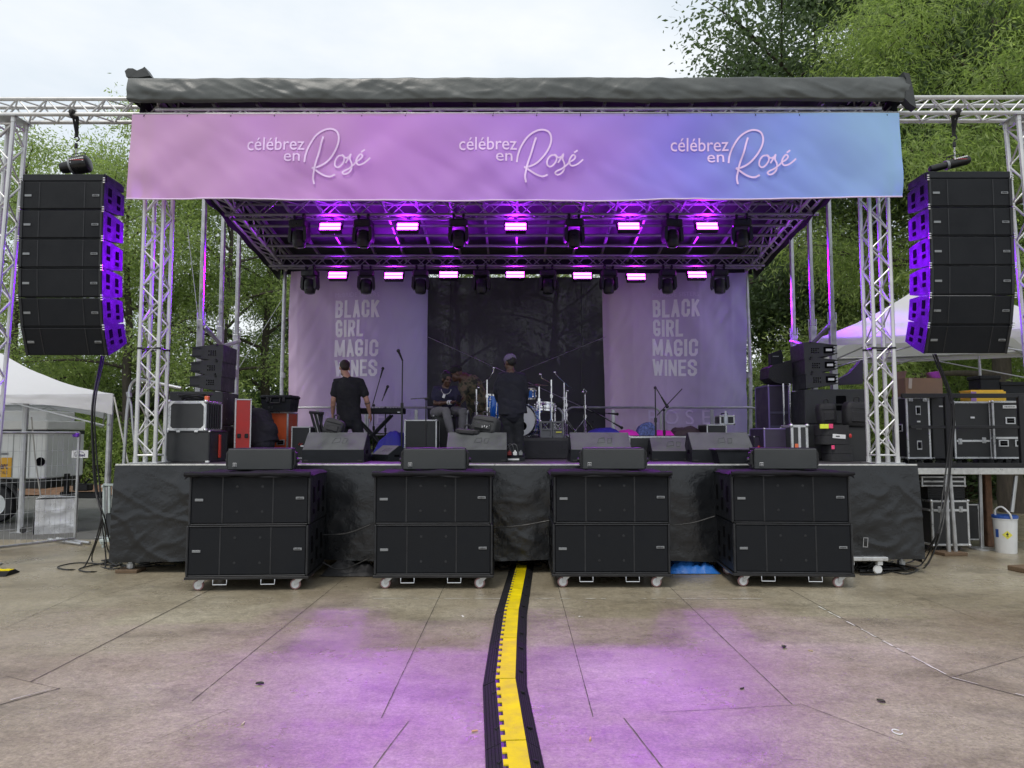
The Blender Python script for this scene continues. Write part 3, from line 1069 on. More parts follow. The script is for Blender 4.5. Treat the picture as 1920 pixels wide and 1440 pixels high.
m, t, p = new_mat('black_mesh_scrim')
p.inputs['Base Color'].default_value = (0.040, 0.038, 0.048, 1)
p.inputs['Roughness'].default_value = 0.8
l = t.links.new
v = N(t, 'ShaderNodeTexCoord').outputs['Object']
nz = N(t, 'ShaderNodeTexNoise', Scale=1.3, Detail=6.0)
mpn = N(t, 'ShaderNodeMapping')
mpn.inputs['Scale'].default_value = (4.0, 1.0, 0.35)
l(v, mpn.inputs['Vector'])
l(mpn.outputs[0], nz.inputs['Vector'])
mr = N(t, 'ShaderNodeMapRange')
for a_, b_ in (('From Min', 0.35), ('From Max', 0.75), ('To Min', 0.008), ('To Max', 0.03)):
    mr.inputs[a_].default_value = b_
l(nz.outputs['Fac'], mr.inputs['Value'])
tr = N(t, 'ShaderNodeBsdfTransparent')
ms = N(t, 'ShaderNodeMixShader')
l(mr.outputs[0], ms.inputs[0])
l(p.outputs[0], ms.inputs[1])
l(tr.outputs[0], ms.inputs[2])
l(ms.outputs[0], t.nodes['Material Output'].inputs['Surface'])
SCRIM = m
a, c = at(797, 850, 14.0), at(1142, 520, 14.0)
sc = thing('backdrop_scrim', 'black mesh scrim hanging between the two lilac banners behind the drum kit', 'backdrop', ((a.x + c.x) / 2, 14.0, ZD))
b = MB()
b.grid(lambda u, v: (a.x + (c.x - a.x) * u, 14.0 - 0.02 * math.sin(u * 19) - 0.02 * nz3(u * 6, 2, v * 2), ZD + 0.01 + (c.z - ZD - 0.01) * v), 60, 30)
b.build('mesh_cloth', SCRIM, sc, w=1, ang=3)
for px in (845, 1090):
    b = MB()
    q = at(px, 600, 13.96)
    b.box((q.x, 13.95, (c.z + ZD) / 2), (0.02, 0.006, c.z - ZD - 0.02))
    b.build('seam', BLKMET, sc, w=1)
for pa, pb, lb in (((803, 632), (1142, 786), 'thin brace cable falling from the lilac banner down past the capped man'), ((975, 697), (1137, 631), 'thin brace cable rising from behind the capped man to the right banner edge')):
    b = MB()
    p0, p1 = at(*pa, 13.75), at(*pb, 13.75)
    b.tube(p0, p1, 0.007, 5)
    tag(b.build('brace_cable', STEEL), lb, 'cable', 'brace cables across the scrim')

# guard rails at the back edge
for k, (x0, x1, lb) in enumerate(((505, 686, 'silver guard rail panel behind the orange case'), (690, 871, 'silver guard rail panel behind the keyboard'), (875, 1055, 'silver guard rail panel behind the drums'),
                              (1060, 1239, 'silver guard rail panel behind the cymbal stands and blue cloth'), (1245, 1424, 'silver guard rail panel behind the small rack cases'))):
    y = 13.68
    a, c = at(x0, 764, y), at(x1, 764, y)
    zt_ = a.z
    rl = thing('guard_rail', lb, 'guard rail', ((a.x + c.x) / 2, y, ZD), 0, 'guard rail panels along the stage back')
    r_ = 0.16
    pts = [(a.x, y, ZD)] + [(a.x + r_ - r_ * math.cos(q), y, zt_ - r_ + r_ * math.sin(q)) for q in [i * math.pi / 12 for i in range(7)]]
    pts += [(c.x - r_ + r_ * math.sin(q), y, zt_ - r_ + r_ * math.cos(q)) for q in [i * math.pi / 12 for i in range(7)]] + [(c.x, y, ZD)]
    b = MB()
    b.path(pts, 0.021, 8)
    b.build('top_rail', STEEL, rl, w=1)
    b = MB()
    b.box(((a.x + c.x) / 2, y, (ZD + zt_) / 2 - 0.02), (0.06, 0.03, zt_ - ZD - 0.04), 0.004)
    b.build('post', STEEL, rl, w=1)
    b = MB()
    b.tube((a.x, y, ZD + 0.35), (c.x, y, ZD + 0.35), 0.016, 8)
    b.build('mid_rail', STEEL, rl, w=1)
# stair handrail at the left corner
b = MB()
q = [at(x, y, 9.6) for x, y in ((232, 872), (237, 790), (241, 750), (245, 725), (254, 713), (268, 713), (340, 728))]
b.path(smooth_pts(q, 4), 0.022, 8)
q = [at(x, y, 9.6) for x, y in ((241, 742), (246, 760), (249, 800), (256, 872))]
b.path(q, 0.016, 8)
b.tube(at(241, 735, 9.6), at(243, 745, 9.6), 0.034, 8)
hr = thing('stair_handrail', 'bent silver stair handrail at the corner of the stage beside the lattice tower', 'handrail', at(232, 872, 9.6))
b.build('rail_tube', STEEL, hr, w=1)
# ------------------------------------------------------------------ stage lights
LEDM = emit_mat('led_strip_glow', (0.64, 0.032, 1.0), 25.0)
LENS = M('dark_lens', (0.01, 0.01, 0.02), 0.08, 0.0, 0.0, spec=0.8, coat=0.5)
HEADM = M('black_fixture', (0.014, 0.014, 0.016), 0.42, 0, 0.2, 10)

def make_head():
    t = thing('moving_head_light', 'x', 'moving light')
    b = MB()
    b.box((0, 0, -0.105), (0.29, 0.22, 0.13), 0.025)
    b.box((0, -0.112, -0.10), (0.12, 0.01, 0.05), 0.004)
    b.build('base', HEADM, t)
    for sx in (-1, 1):
        b = MB()
        b.prism([(sx * 0.105, -0.16), (sx * 0.155, -0.17), (sx * 0.165, -0.36), (sx * 0.14, -0.41), (sx * 0.115, -0.39)], -0.07, 0.07, 'y')
        b.build('arm', HEADM, t)
    b = MB()
    b.lathe([(0.05, -0.20), (0.095, -0.22), (0.112, -0.28), (0.112, -0.38), (0.098, -0.45), (0.088, -0.475)], 18)
    for k in range(4):
        b.lathe([(0.113, -0.30 - 0.02 * k), (0.118, -0.305 - 0.02 * k), (0.113, -0.31 - 0.02 * k)], 18, caps=False)
    hd = b.build('head', HEADM, t)
    b = MB()
    b.ball((0, 0, -0.468), (0.08, 0.08, 0.028), 16, 8)
    ln = b.build('lens', LENS, hd)
    for sx in (-1, 1):
        b = MB()
        b.box((sx * 0.08, 0, -0.02), (0.03, 0.05, 0.05), 0.005)
        b.lathe([(0.03, -0.022), (0.042, -0.012), (0.042, 0.012), (0.03, 0.022)], 10, (sx * 0.08, 0, 0.025), (0, math.pi / 2, 0))
        b.build('clamp', BLKMET, t)
    return t

def make_wash():
    t = thing('wash_light', 'x', 'wash light')
    b = MB()
    b.box((0, 0.05, 0), (0.35, 0.10, 0.15), 0.012)
    for k in range(9):
        b.box((-0.14 + 0.035 * k, 0.107, 0), (0.008, 0.02, 0.13))
    b.build('housing', HEADM, t)
    for sz in (-1, 1):
        b = MB()
        b.box((0, -0.006, sz * 0.036), (0.33, 0.012, 0.056), 0.008)
        b.build('led_strip', LEDM, t)
    b = MB()
    b.tube((-0.185, 0.05, 0), (-0.185, 0.05, 0.16), 0.01, 6)
    b.tube((0.185, 0.05, 0), (0.185, 0.05, 0.16), 0.01, 6)
    b.tube((-0.185, 0.05, 0.16), (0.185, 0.05, 0.16), 0.01, 6)
    b.box((0, 0.05, 0.18), (0.05, 0.05, 0.06), 0.006)
    b.build('yoke', HEADM, t)
    return t

ORD = ['first', 'second', 'third', 'fourth', 'fifth', 'sixth', 'seventh', 'eighth']
head0 = make_head()
wash0 = make_wash()
uh = uw = 0
yh1, yh2 = YL1 - 0.12, YL2 - 0.1
for i, px in enumerate((562, 682, 860, 1076, 1260, 1390)):
    p = at(px, 404, yh1)
    lb = f'black moving head light hanging from the front truss, {ORD[i]} from the left of its six'
    h = head0 if i == 0 else dup(head0)
    h.location = (p.x, yh1, zl1a - 0.055)
    h.rotation_euler = (0, 0, R((i * 37) % 30 - 15))
    tag(h, lb, 'moving light', 'moving heads on the front truss')
for i, px in enumerate((582, 687, 789, 903, 1028, 1141, 1251, 1349)):
    p = at(px, 500, yh2)
    h = dup(head0)
    h.location = (p.x, yh2, zl2a - 0.05)
    h.rotation_euler = (0, 0, R((i * 53) % 30 - 15))
    tag(h, f'black moving head light hanging from the rear truss, {ORD[i]} from the left of its eight', 'moving light', 'moving heads on the rear truss')

def purple_spot(name, loc, target, power, size=62, blend=0.9, color=(0.42, 0.03, 1.0)):
    ld = bpy.data.lights.new(name, 'SPOT')
    ld.energy = power
    ld.color = color
    ld.spot_size = R(size)
    ld.spot_blend = blend
    ld.shadow_soft_size = 0.15
    o = bpy.data.objects.new(name, ld)
    col.objects.link(o)
    o.location = loc
    o.rotation_euler = (Vector(target) - Vector(loc)).to_track_quat('-Z', 'Y').to_euler()
    return o

FRONT_P, BACK_P = 235.0, 235.0
rows = ((YL1 - 0.12, ((619, 425), (764, 425), (967, 425), (1179, 424), (1326, 424)), 'front', FRONT_P), (YL2 - 0.1, ((633, 516), (738, 517), (841, 515), (966, 515), (1092, 517), (1193, 519), (1307, 515)), 'rear', BACK_P))
first = True
for y, pts, nm, pw in rows:
    for i, (px, py) in enumerate(pts):
        p = at(px, py, y)
        wsh = wash0 if first else dup(wash0)
        first = False
        wsh.location = p
        wsh.rotation_euler = (R(-22), 0, 0)
        tag(wsh, f'glowing magenta wash light on the {nm} truss, {ORD[i]} from the left of its {"five" if nm == "front" else "seven"}', 'wash light', f'wash lights on the {nm} truss')
        purple_spot('wash_lamp', (p.x, p.y - 0.03, p.z + 0.10), (p.x, p.y + 0.7 if nm == 'front' else p.y - 0.9, p.z + 1.0), 85.0, 140, 1.0, (0.36, 0.01, 1.0))  # extra spot at each fixture, added to brighten the roof
        tx = p.x * 0.5 + (0.9 if p.x > 0.2 else -0.9 if p.x < -0.2 else 0)
        purple_spot('wash_lamp', (p.x, p.y - 0.05, p.z - 0.02), (tx, 4.0, 0.0), pw * (0.4 if abs(p.x) < 0.3 else 1), 46, 1.0, (0.46, 0.02, 1.0) if i % 2 else (0.52, 0.03, 1.0))

# the end lamps throw a beam sideways onto the hanging columns and towers
for sx, (px, py, y) in ((-1, (619, 425, YL1 - 0.17)), (1, (1326, 424, YL1 - 0.17)), (-1, (633, 516, YL2 - 0.15)), (1, (1307, 515, YL2 - 0.15))):
    p = at(px, py, y)
    purple_spot('wash_lamp', p + Vector((0, -0.03, 0)), (sx * 5.0 + 0.05, 9.5, 3.6), 1000.0, 36, 0.7, (0.22, 0.0, 1.0))
p = at(1307, 515, YL2 - 0.15)
purple_spot('wash_lamp', p + Vector((0, -0.03, 0)), (5.6, 11.8, 3.3), 3000.0, 30, 0.8, (0.32, 0.02, 1.0))
# ------------------------------------------------------------------ hanging line arrays
LW, LH, LD = 1.03, 0.362, 0.46

def make_array_box():
    t = thing('line_array_speaker', 'x', 'loudspeaker')
    b = MB()
    h, d = LH - 0.006, LD
    # tapered cabinet: side profile (y, z)
    prof = [(0.012, -0.004), (0.012, -h), (d * 0.55, -h + 0.02), (d, -h + 0.055), (d, -0.05), (d * 0.55, -0.012)]
    b.prism(prof, -LW / 2 + 0.02, LW / 2 - 0.02, 'x')
    for sx in (-1, 1):                                  # end plates
        pr = [(0.0, -0.002), (0.0, -h - 0.002), (d * 0.5, -h + 0.012), (d, -h + 0.05), (d, -0.045), (d * 0.5, -0.008)]
        b.prism(pr, sx * LW / 2, sx * (LW / 2 - 0.022), 'x')
    b.build('cabinet', CAB, t)
    b = MB()
    b.box((0, 0.006, -h / 2), (LW - 0.08, 0.016, h - 0.02), 0.006)
    b.build('grille', GRILLE, t)
    for sx in (-1, 1):
        b = MB()
        b.box((sx * LW * 0.27, -0.004, -h / 2), (0.012, 0.006, h - 0.03), 0.002)
        b.build('grille_joint', EDGE, t)
        b = MB()
        b.box((sx * (LW / 2 - 0.025), -0.002, -h / 2), (0.03, 0.02, h - 0.012), 0.006)
        b.build('end_rail', EDGE, t)
        b = MB()
        b.box((sx * LW * 0.405, -0.006, -h * 0.52), (0.085, 0.008, 0.028), 0.002)
        bd = b.build('badge', BADGE, t)
        if sx > 0:
            b = MB()
            for k in range(5):
                b.box((sx * LW * 0.405 - 0.028 + 0.013 * k, -0.0115, -h * 0.52 + 0.002 * (k % 2)), (0.009, 0.003, 0.010 + 0.003 * (k % 3)))
            b.build('badge_print', BADGE_DK, bd)
        for yy in (0.13, 0.33):
            b = MB()
            zc = -h * 0.46
            b.box((sx * (LW / 2 + 0.001), yy, zc + 0.055 - 0.03 * (yy > .2)), (0.006, 0.075, 0.105), 0.003)
            b.box((sx * (LW / 2 + 0.001), yy, zc - 0.055 - 0.03 * (yy > .2)), (0.006, 0.075, 0.05), 0.003)
            b.build('handle_recess', HOLE, t)
        for k in range(3):
            b = MB()
            b.tube((sx * (LW / 2 - 0.012), -0.012, 0.03 - 0.028 * k), (sx * (LW / 2 + 0.014), -0.012, 0.03 - 0.028 * k), 0.008, 6)
            b.build('rigging_pin', CHROME, t)
    return t

arr0 = make_array_box()
tilts = [0.5, 1.0, 1.5, 4.5, 10.5, 20.0]
WHERE = ['topmost', 'second from the top', 'third from the top', 'fourth from the top', 'fifth from the top', 'lowest']
YA = 8.72
SIDE = ('hanging column beside the white canopy and generator', 'hanging column above the road cases')
first = True
cab_exit = []
for k, (xc, yt) in enumerate(((at(118, 338, YA).x, 338), (at(1818, 335, YA).x, 335))):
    z = at(960, yt, YA).z
    y = YA
    for i, a in enumerate(tilts):
        o = arr0 if first else dup(arr0)
        first = False
        o.location = (xc, y, z)
        o.rotation_euler = (R(-a) * -1 * -1, 0, 0) if False else (R(a), 0, 0)
        tag(o, f'black loudspeaker, {WHERE[i]} of the {SIDE[k]}', 'loudspeaker', f'loudspeakers of the {SIDE[k]}')
        y += LH * math.sin(R(a))
        z -= LH * math.cos(R(a))
    cab_exit.append(Vector((xc, y + 0.28, z)))
    z0 = at(960, yt, YA).z
    fr = thing('rigging_frame', f'flat black rigging frame on top of the {SIDE[k]}', 'rigging frame', (xc, YA, z0), 0, 'rigging frames of the loudspeaker columns')
    b = MB()
    b.box((xc, YA + 0.03, z0 + 0.045), (LW - 0.02, 0.05, 0.085), 0.006)
    b.box((xc, YA + 0.44, z0 + 0.045), (LW - 0.02, 0.05, 0.085), 0.006)
    b.build('crossbar', CAB, fr, w=1)
    for sx in (-1, 1):
        b = MB()
        b.box((xc + sx * (LW / 2 - 0.02), YA + 0.235, z0 + 0.045), (0.03, 0.36, 0.10), 0.004)
        b.build('side_plate', CAB, fr, w=1)
    b = MB()
    b.box((xc, YA + 0.235, z0 + 0.06), (0.09, 0.36, 0.05), 0.004)
    b.build('spine', BLKMET, fr, w=1)
    # chain hoist
    sx = 1 if k == 0 else -1
    hx = at((148, 1784)[k], 215, YT).x
    ht = thing('chain_hoist', ('black chain hoist with red and white print on the column by the sky', 'black chain hoist tilted over the hanging column in front of the trees')[k], 'chain hoist', (hx, YT - 0.03, z0 + 0.1), 0, 'chain hoists')
    if k == 0:
        A, B_ = at(114, 316, YA + 0.23), at(168, 306, YA + 0.23)
    else:
        A, B_ = at(1742, 318, YA + 0.23), at(1818, 299, YA + 0.23)
    d = (B_ - A).normalized()
    L_ = (B_ - A).length
    rr = (0.072, 0.112) if k == 0 else (0.045, 0.06)
    b = MB()
    n = 18
    prof = [(0.0, rr[0] * 0.5), (0.015, rr[0] * 0.92), (0.06, rr[0]), (L_ * 0.42, rr[0] * 1.02), (L_ * 0.47, rr[1] * 0.92), (L_ * 0.53, rr[1]), (L_ * 0.9, rr[1]), (L_ * 0.97, rr[1] * 0.85), (L_, rr[1] * 0.55)]
    b.path([A + d * s_ for s_, _ in prof], [r_ for _, r_ in prof], n)
    b.build('motor_body', M('black_hoist', (0.014, 0.014, 0.015), 0.35, 0.2, 0.2, 6), ht, w=1)
    b = MB()
    b.path([A + d * (L_ * 0.40), A + d * (L_ * 0.46)], [rr[1] * 0.97 if k == 0 else rr[1] * 1.02] * 2, 18)
    b.build('band', BADGE, ht, w=1)
    b = MB()
    up = Vector((0, -0.72, 0.69))
    q = A + d * (L_ * 0.72)
    c0 = (q + Vector((0, -rr[1] * 1.0, 0.02)))
    for j in range(2):
        for i in range(7):
            b.box(c0 + d * (-0.075 + 0.025 * i) + Vector((0, 0.004 * j + 0.0005 * j, 0.02 - 0.035 * j)), (0.018, 0.004, 0.014))
    b.build('lettering', WHITEP, ht, w=1)
    b = MB()
    b.box(c0 + Vector((0, 0.0025, 0.002)), (0.18, 0.004, 0.006))
    b.build('red_line', M('red_print', (0.5, 0.03, 0.03), 0.5), ht, w=1)
    b = MB()
    h0 = A + d * (L_ * 0.6) + Vector((0, 0, rr[1]))
    b.path(smooth_pts([h0 - d * 0.09, h0 - d * 0.07 + Vector((0, 0, 0.04)), h0 + d * 0.07 + Vector((0, 0, 0.04)), h0 + d * 0.09], 4), 0.006, 6)
    b.build('carry_handle', BLKMET, ht, w=1)
    zc_top = ZTOP - 0.02
    b = MB()
    zz = h0.z - 0.02
    ztop_chain = at(960, 275, YT).z
    i = 0
    while zz < ztop_chain:                                # chain links
        if i % 2:
            b.path([(hx - 0.008, YT - 0.03, zz), (hx, YT - 0.03, zz - 0.014), (hx + 0.008, YT - 0.03, zz), (hx + 0.008, YT - 0.03, zz + 0.02), (hx, YT - 0.03, zz + 0.034), (hx - 0.008, YT - 0.03, zz + 0.02), (hx - 0.008, YT - 0.03, zz)], 0.0042, 5)
        else:
            b.path([(hx, YT - 0.038, zz), (hx, YT - 0.03, zz - 0.014), (hx, YT - 0.022, zz), (hx, YT - 0.022, zz + 0.02), (hx, YT - 0.03, zz + 0.034), (hx, YT - 0.038, zz + 0.02), (hx, YT - 0.038, zz)], 0.0042, 5)
        zz += 0.034
        i += 1
    b.build('chain', STEEL, ht, w=1)
    b = MB()
    zh = at(960, 262, YT).z
    b.box((hx, YT - 0.03, at(960, 274, YT).z), (0.035, 0.035, 0.07), 0.008)
    b.path(smooth_pts([(hx, YT - 0.03, zh - 0.03), (hx + 0.035, YT - 0.03, zh), (hx + 0.01, YT - 0.03, zh + 0.045), (hx - 0.03, YT - 0.03, zh + 0.02)], 4), 0.009, 6)
    b.build('hook', BLKMET, ht, w=1)
    b = MB()
    b.box((hx, YT - 0.03, (zh + 0.04 + ZTOP) / 2), (0.04, 0.03, ZTOP - zh - 0.02), 0.008)
    b.path([(hx + 0.006 * math.sin(q_ * 3), YT - TW / 2 + math.cos(q_) * 0.045, ZTOP + math.sin(q_) * 0.045) for q_ in [i_ * math.pi / 8 for i_ in range(17)]], 0.02, 6)
    b.path([(hx, YT - TW / 2, ZTOP - 0.03), (hx, YT - 0.03, zh + 0.05)], 0.016, 6)
    b.box((hx, YT - TW / 2 - 0.03, ZTOP + 0.02), (0.075, 0.03, 0.05), 0.01)
    b.build('sling', M('black_webbing', (0.015, 0.015, 0.015), 0.8, 0, 0.2, 20), ht, w=1)

# ------------------------------------------------------------------ subwoofers on wheeled boards
SW, SD_, SH = 1.25, 0.88, 0.525

def make_sub():
    t = thing('subwoofer', 'x', 'subwoofer')
    b = MB()
    b.box((0, SD_ / 2 + 0.01, SH / 2), (SW, SD_ - 0.02, SH - 0.008), 0.012)
    b.build('cabinet', CAB, t)
    b = MB()
    b.box((0, 0.012, SH / 2), (SW - 0.05, 0.03, SH - 0.035), 0.008)
    b.build('grille', GRILLE, t)
    b = MB()
    for sx in (-1, 1):
        b.box((sx * (SW / 2 - 0.012), 0.004, SH / 2), (0.022, 0.03, SH - 0.006), 0.006)
    for sz in (0.008, SH - 0.008):
        b.box((0, 0.004, sz), (SW - 0.05, 0.026, 0.014), 0.004)
    b.build('front_edge', EDGE, t)
    for sx in (-1, 1):
        b = MB()
        b.box((-0.02 + sx * 0.26, -0.004, SH / 2), (0.014, 0.004, SH - 0.04), 0.001)
        b.build('grille_joint', EDGE, t)
        b = MB()
        b.box((sx * SW * 0.415, -0.006, SH * (0.5 if sx < 0 else 0.53)), (0.085, 0.01, 0.026), 0.002)
        bd = b.build('badge', BADGE, t)
        if sx > 0:
            b = MB()
            for k in range(5):
                b.box((sx * SW * 0.415 - 0.028 + 0.013 * k, -0.0125, SH * 0.53), (0.009, 0.003, 0.009 + 0.003 * (k % 3)))
            b.build('badge_print', BADGE_DK, bd)
        for yy, zz, hh in ((0.18, 0.30, 0.17), (0.18, 0.12, 0.05), (0.42, 0.38, 0.12), (0.42, 0.17, 0.14), (0.66, 0.28, 0.17), (0.66, 0.1, 0.05)):
            b = MB()
            b.box((sx * (SW / 2 + 0.001), yy, zz), (0.008, 0.08, hh), 0.003)
            b.build('handle_recess', HOLE, t)
    for x in (-0.13, 0.13):
        for z in (0.14, 0.40):
            b = MB()
            b.lathe([(0.0, 0.0), (0.014, 0.001), (0.014, 0.003), (0.0, 0.004)], 8, (x, -0.004, z), (math.pi / 2, 0, 0), caps=False)
            b.build('grille_screw', EDGE, t)
    return t

PINK = M('dusty_pink_tyre', (0.30, 0.17, 0.17), 0.55, 0, 0.2, 20)
def make_dolly():
    t = thing('speaker_dolly', 'x', 'dolly')
    b = MB()
    b.box((0, SD_ / 2, 0.138), (SW + 0.02, SD_ + 0.02, 0.028), 0.004)
    b.build('board', BLKMET, t)
    for sx in (-1, 1):
        for yy in (0.08, SD_ - 0.12):
            x = sx * (SW / 2 - 0.12 + (0.02 if sx > 0 else -0.03))
            b = MB()
            b.box((x, yy, 0.119), (0.10, 0.09, 0.01), 0.002)
            b.prism([(x + 0.035, 0.113), (x - 0.035, 0.113), (x - 0.05, 0.05), (x - 0.03, 0.045)], yy - 0.026, yy - 0.022, 'y')
            b.prism([(x + 0.035, 0.113), (x - 0.035, 0.113), (x - 0.05, 0.05), (x - 0.03, 0.045)], yy + 0.022, yy + 0.026, 'y')
            cs = b.build('caster', M('zinc_bracket', (0.55, 0.56, 0.57), 0.4, 0.7, 0.15, 12), t)
            b = MB()
            xw = x - 0.04
            b.lathe([(0.042, -0.02), (0.054, -0.016), (0.0575, 0.0), (0.054, 0.016), (0.042, 0.02)], 22, (xw, yy, 0.0575), (math.pi / 2, 0, 0), caps=False)
            b.build('tyre', PINK, cs)
            b = MB()
            b.lathe([(0.0, -0.021), (0.012, -0.024), (0.014, -0.018), (0.040, -0.014), (0.045, -0.018), (0.045, 0.018), (0.040, 0.014), (0.014, 0.018), (0.012, 0.024), (0.0, 0.021)], 20, (xw, yy, 0.0575), (math.pi / 2, 0, 0), caps=False)
            b.build('wheel', WHITEP, cs)
    for x in (-0.27, 0.22):
        b = MB()
        b.path([(x - 0.07, -0.004, 0.124), (x - 0.07, -0.012, 0.075), (x + 0.07, -0.012, 0.075), (x + 0.07, -0.004, 0.124)], 0.006, 6)
        b.build('handle', CHROME, t)
        b = MB()
        b.box((x + 0.01, -0.003, 0.14), (0.05, 0.012, 0.02), 0.003)
        b.build('latch', BLKMET, t)
    return t

COVER = M('black_cloth_cover', (0.011, 0.011, 0.013), 0.8, 0, 0.25, 3, bump=0.5, bs=14, spec=0.2)
stacks = [((348, 1080), (577, 1075), R(3.5), 7.66, 'stack left of the wide gap with the black bag', 'left-hand outer'),
          ((702, 1079), (923, 1076), R(1.0), 7.75, 'stack left of the yellow cable ramp', 'left-hand inner'),
          ((1036, 1076), (1258, 1076), R(0.0), 7.82, 'stack right of the yellow cable ramp', 'right-hand inner'),
          ((1380, 1074), (1597, 1078), R(-3.0), 7.84, 'stack right of the blue tarpaulin', 'right-hand outer')]
NM = ['stack nearest the generator', 'stack between black bag and yellow ramp', 'stack between yellow ramp and blue tarpaulin', 'stack nearest the road cases']
sub0, dol0 = make_sub(), make_dolly()
first = True
SUBPOS = []
for k, (pa, pb, rot, yf, _, _) in enumerate(stacks):
    a, c = at(pa[0], pa[1], yf), at(pb[0], pb[1], yf)
    xc = (a.x + c.x) / 2
    SUBPOS.append((xc, yf, rot))
    d = dol0 if first else dup(dol0)
    d.location, d.rotation_euler = (xc, yf, 0.0), (0, 0, rot)
    tag(d, f'low black dolly on white casters under the {NM[k]}', 'dolly', 'wheeled dollies under the subwoofers')
    for j in range(2):
        s_ = sub0 if (first and j == 0) else dup(sub0)
        jit = 0.012 * (1 if (j + k) % 2 else -1)
        s_.location = (xc + jit * (j == 1), yf + 0.006 * j, 0.1535 + j * (SH + 0.003))
        s_.rotation_euler = (0, 0, rot)
        tag(s_, f'wide black subwoofer, {"lower" if j == 0 else "upper"} one of the {NM[k]}', 'subwoofer', 'subwoofers in front of the stage')
    first = False
    # cloth cover thrown over the top
    ztop = 0.1535 + 2 * SH + 0.005
    cv = thing('cloth_cover', f'black cloth cover draped over the top of the {NM[k]}', 'cover', (xc, yf, ztop), rot, 'black covers on the subwoofers')
    b = MB()
    def cover(u, v, k=k):
        x = (u - 0.5) * (SW + 0.045)
        y = -0.05 + (SD_ + 0.02) * v
        z = 0.012 + 0.012 * abs(nz3(x * 3, k * 4.0, y * 3, 1.3)) + 0.006 * nz3(x * 9, k, y * 5)
        e = max(0, 0.08 - v) / 0.08
        z += -0.02 * e + 0.022 * math.sin(min(1, v / 0.12) * math.pi) * (1 + 0.5 * math.sin(x * 5 + k)) 
        if v < 0.02:
            z -= 0.018 + 0.012 * nz3(x * 2.5, k, 0)
        se = max(0, abs(u - 0.5) - 0.47) / 0.03
        z -= 0.03 * se
        return (x, y - 0.012 * math.sin(x * 4 + k), z)
    b.grid(cover, 70, 30)
    b.build('cloth', COVER, cv, ang=3)
    b = MB()
    b.path([( (u - 0.5) * (SW + 0.04), -0.052 - 0.008 * math.sin(u * 7 + k), 0.004 + 0.012 * nz3(u * 5, k, 1)) for u in [i / 24 for i in range(25)]], [0.022 + 0.006 * math.sin(i * 1.1 + k) for i in range(25)], 8)
    b.build('rolled_hem', COVER, cv)

# front fill loudspeakers on the covers
def make_fill():
    t = thing('front_fill_speaker', 'x', 'loudspeaker')
    b = MB()
    w, h, d = 0.70, 0.245, 0.34
    b.prism([(-w / 2, 0), (w / 2, 0), (w / 2 - 0.05, d), (-w / 2 + 0.05, d)], 0.004, h, 'z')
    b.build('cabinet', CAB, t)
    b = MB()
    b.box((0, -0.008, h / 2), (w - 0.01, 0.028, h - 0.012), 0.012)
    b.build('grille', M('grey_grille_cloth', (0.036, 0.039, 0.041), 0.55, 0, 0.12, 3, bump=0.3, bs=300), t)
    b = MB()
    b.box((-w * 0.385, -0.025, 0.062), (0.046, 0.008, 0.046), 0.004)
    bd = b.build('badge', M('pale_badge', (0.42, 0.42, 0.42), 0.4, 0.3, 0.05), t)
    b = MB()
    b.box((-w * 0.385, -0.0305, 0.062), (0.036, 0.003, 0.036), 0.001)
    b2 = b.build('badge_field', BADGE_DK, bd)
    b = MB()
    for i in range(3):
        b.box((-w * 0.385 - 0.009 + 0.009 * i, -0.033, 0.062 + 0.004 * (i == 1)), (0.006, 0.003, 0.016 + 0.006 * (i == 1)))
    b.box((-w * 0.385, -0.033, 0.049), (0.026, 0.003, 0.004))
    b.build('badge_emblem', M('pale_badge'), bd)
    for sx in (-1, 1):
        b = MB()
        b.box((sx * (w / 2 - 0.005), 0.05, h * 0.78), (0.05, 0.06, 0.05), 0.008)
        b.box((sx * (w / 2 + 0.012), 0.07, h * 0.5), (0.035, 0.10, 0.15), 0.008)
        b.lathe([(0.02, -0.02), (0.03, 0), (0.02, 0.02)], 8, (sx * (w / 2 + 0.03), 0.09, h * 0.45), (0, math.pi / 2, 0))
        b.box((sx * (w / 2 - 0.01), 0.04, h * 0.15), (0.05, 0.06, 0.04), 0.006)
        b.build('rigging_bracket', BLKMET, t)
    return t
fill0 = make_fill()
for k, (x0, x1, yb) in enumerate(((427, 549, 876), (754, 876, 873), (1088, 1213, 872), (1411, 1534, 873))):
    f = fill0 if k == 0 else dup(fill0)
    y = SUBPOS[k][1] + 0.36
    a, c = at(x0, yb, y), at(x1, yb, y)
    f.location = ((a.x + c.x) / 2, y, 0.1535 + 2 * SH + 0.028)
    f.rotation_euler = (0, 0, (R(4), R(2), R(-2), R(-2))[k])
    tag(f, f'low grey front fill loudspeaker on top of the {NM[k]}', 'loudspeaker', 'front fill loudspeakers on the subwoofers')

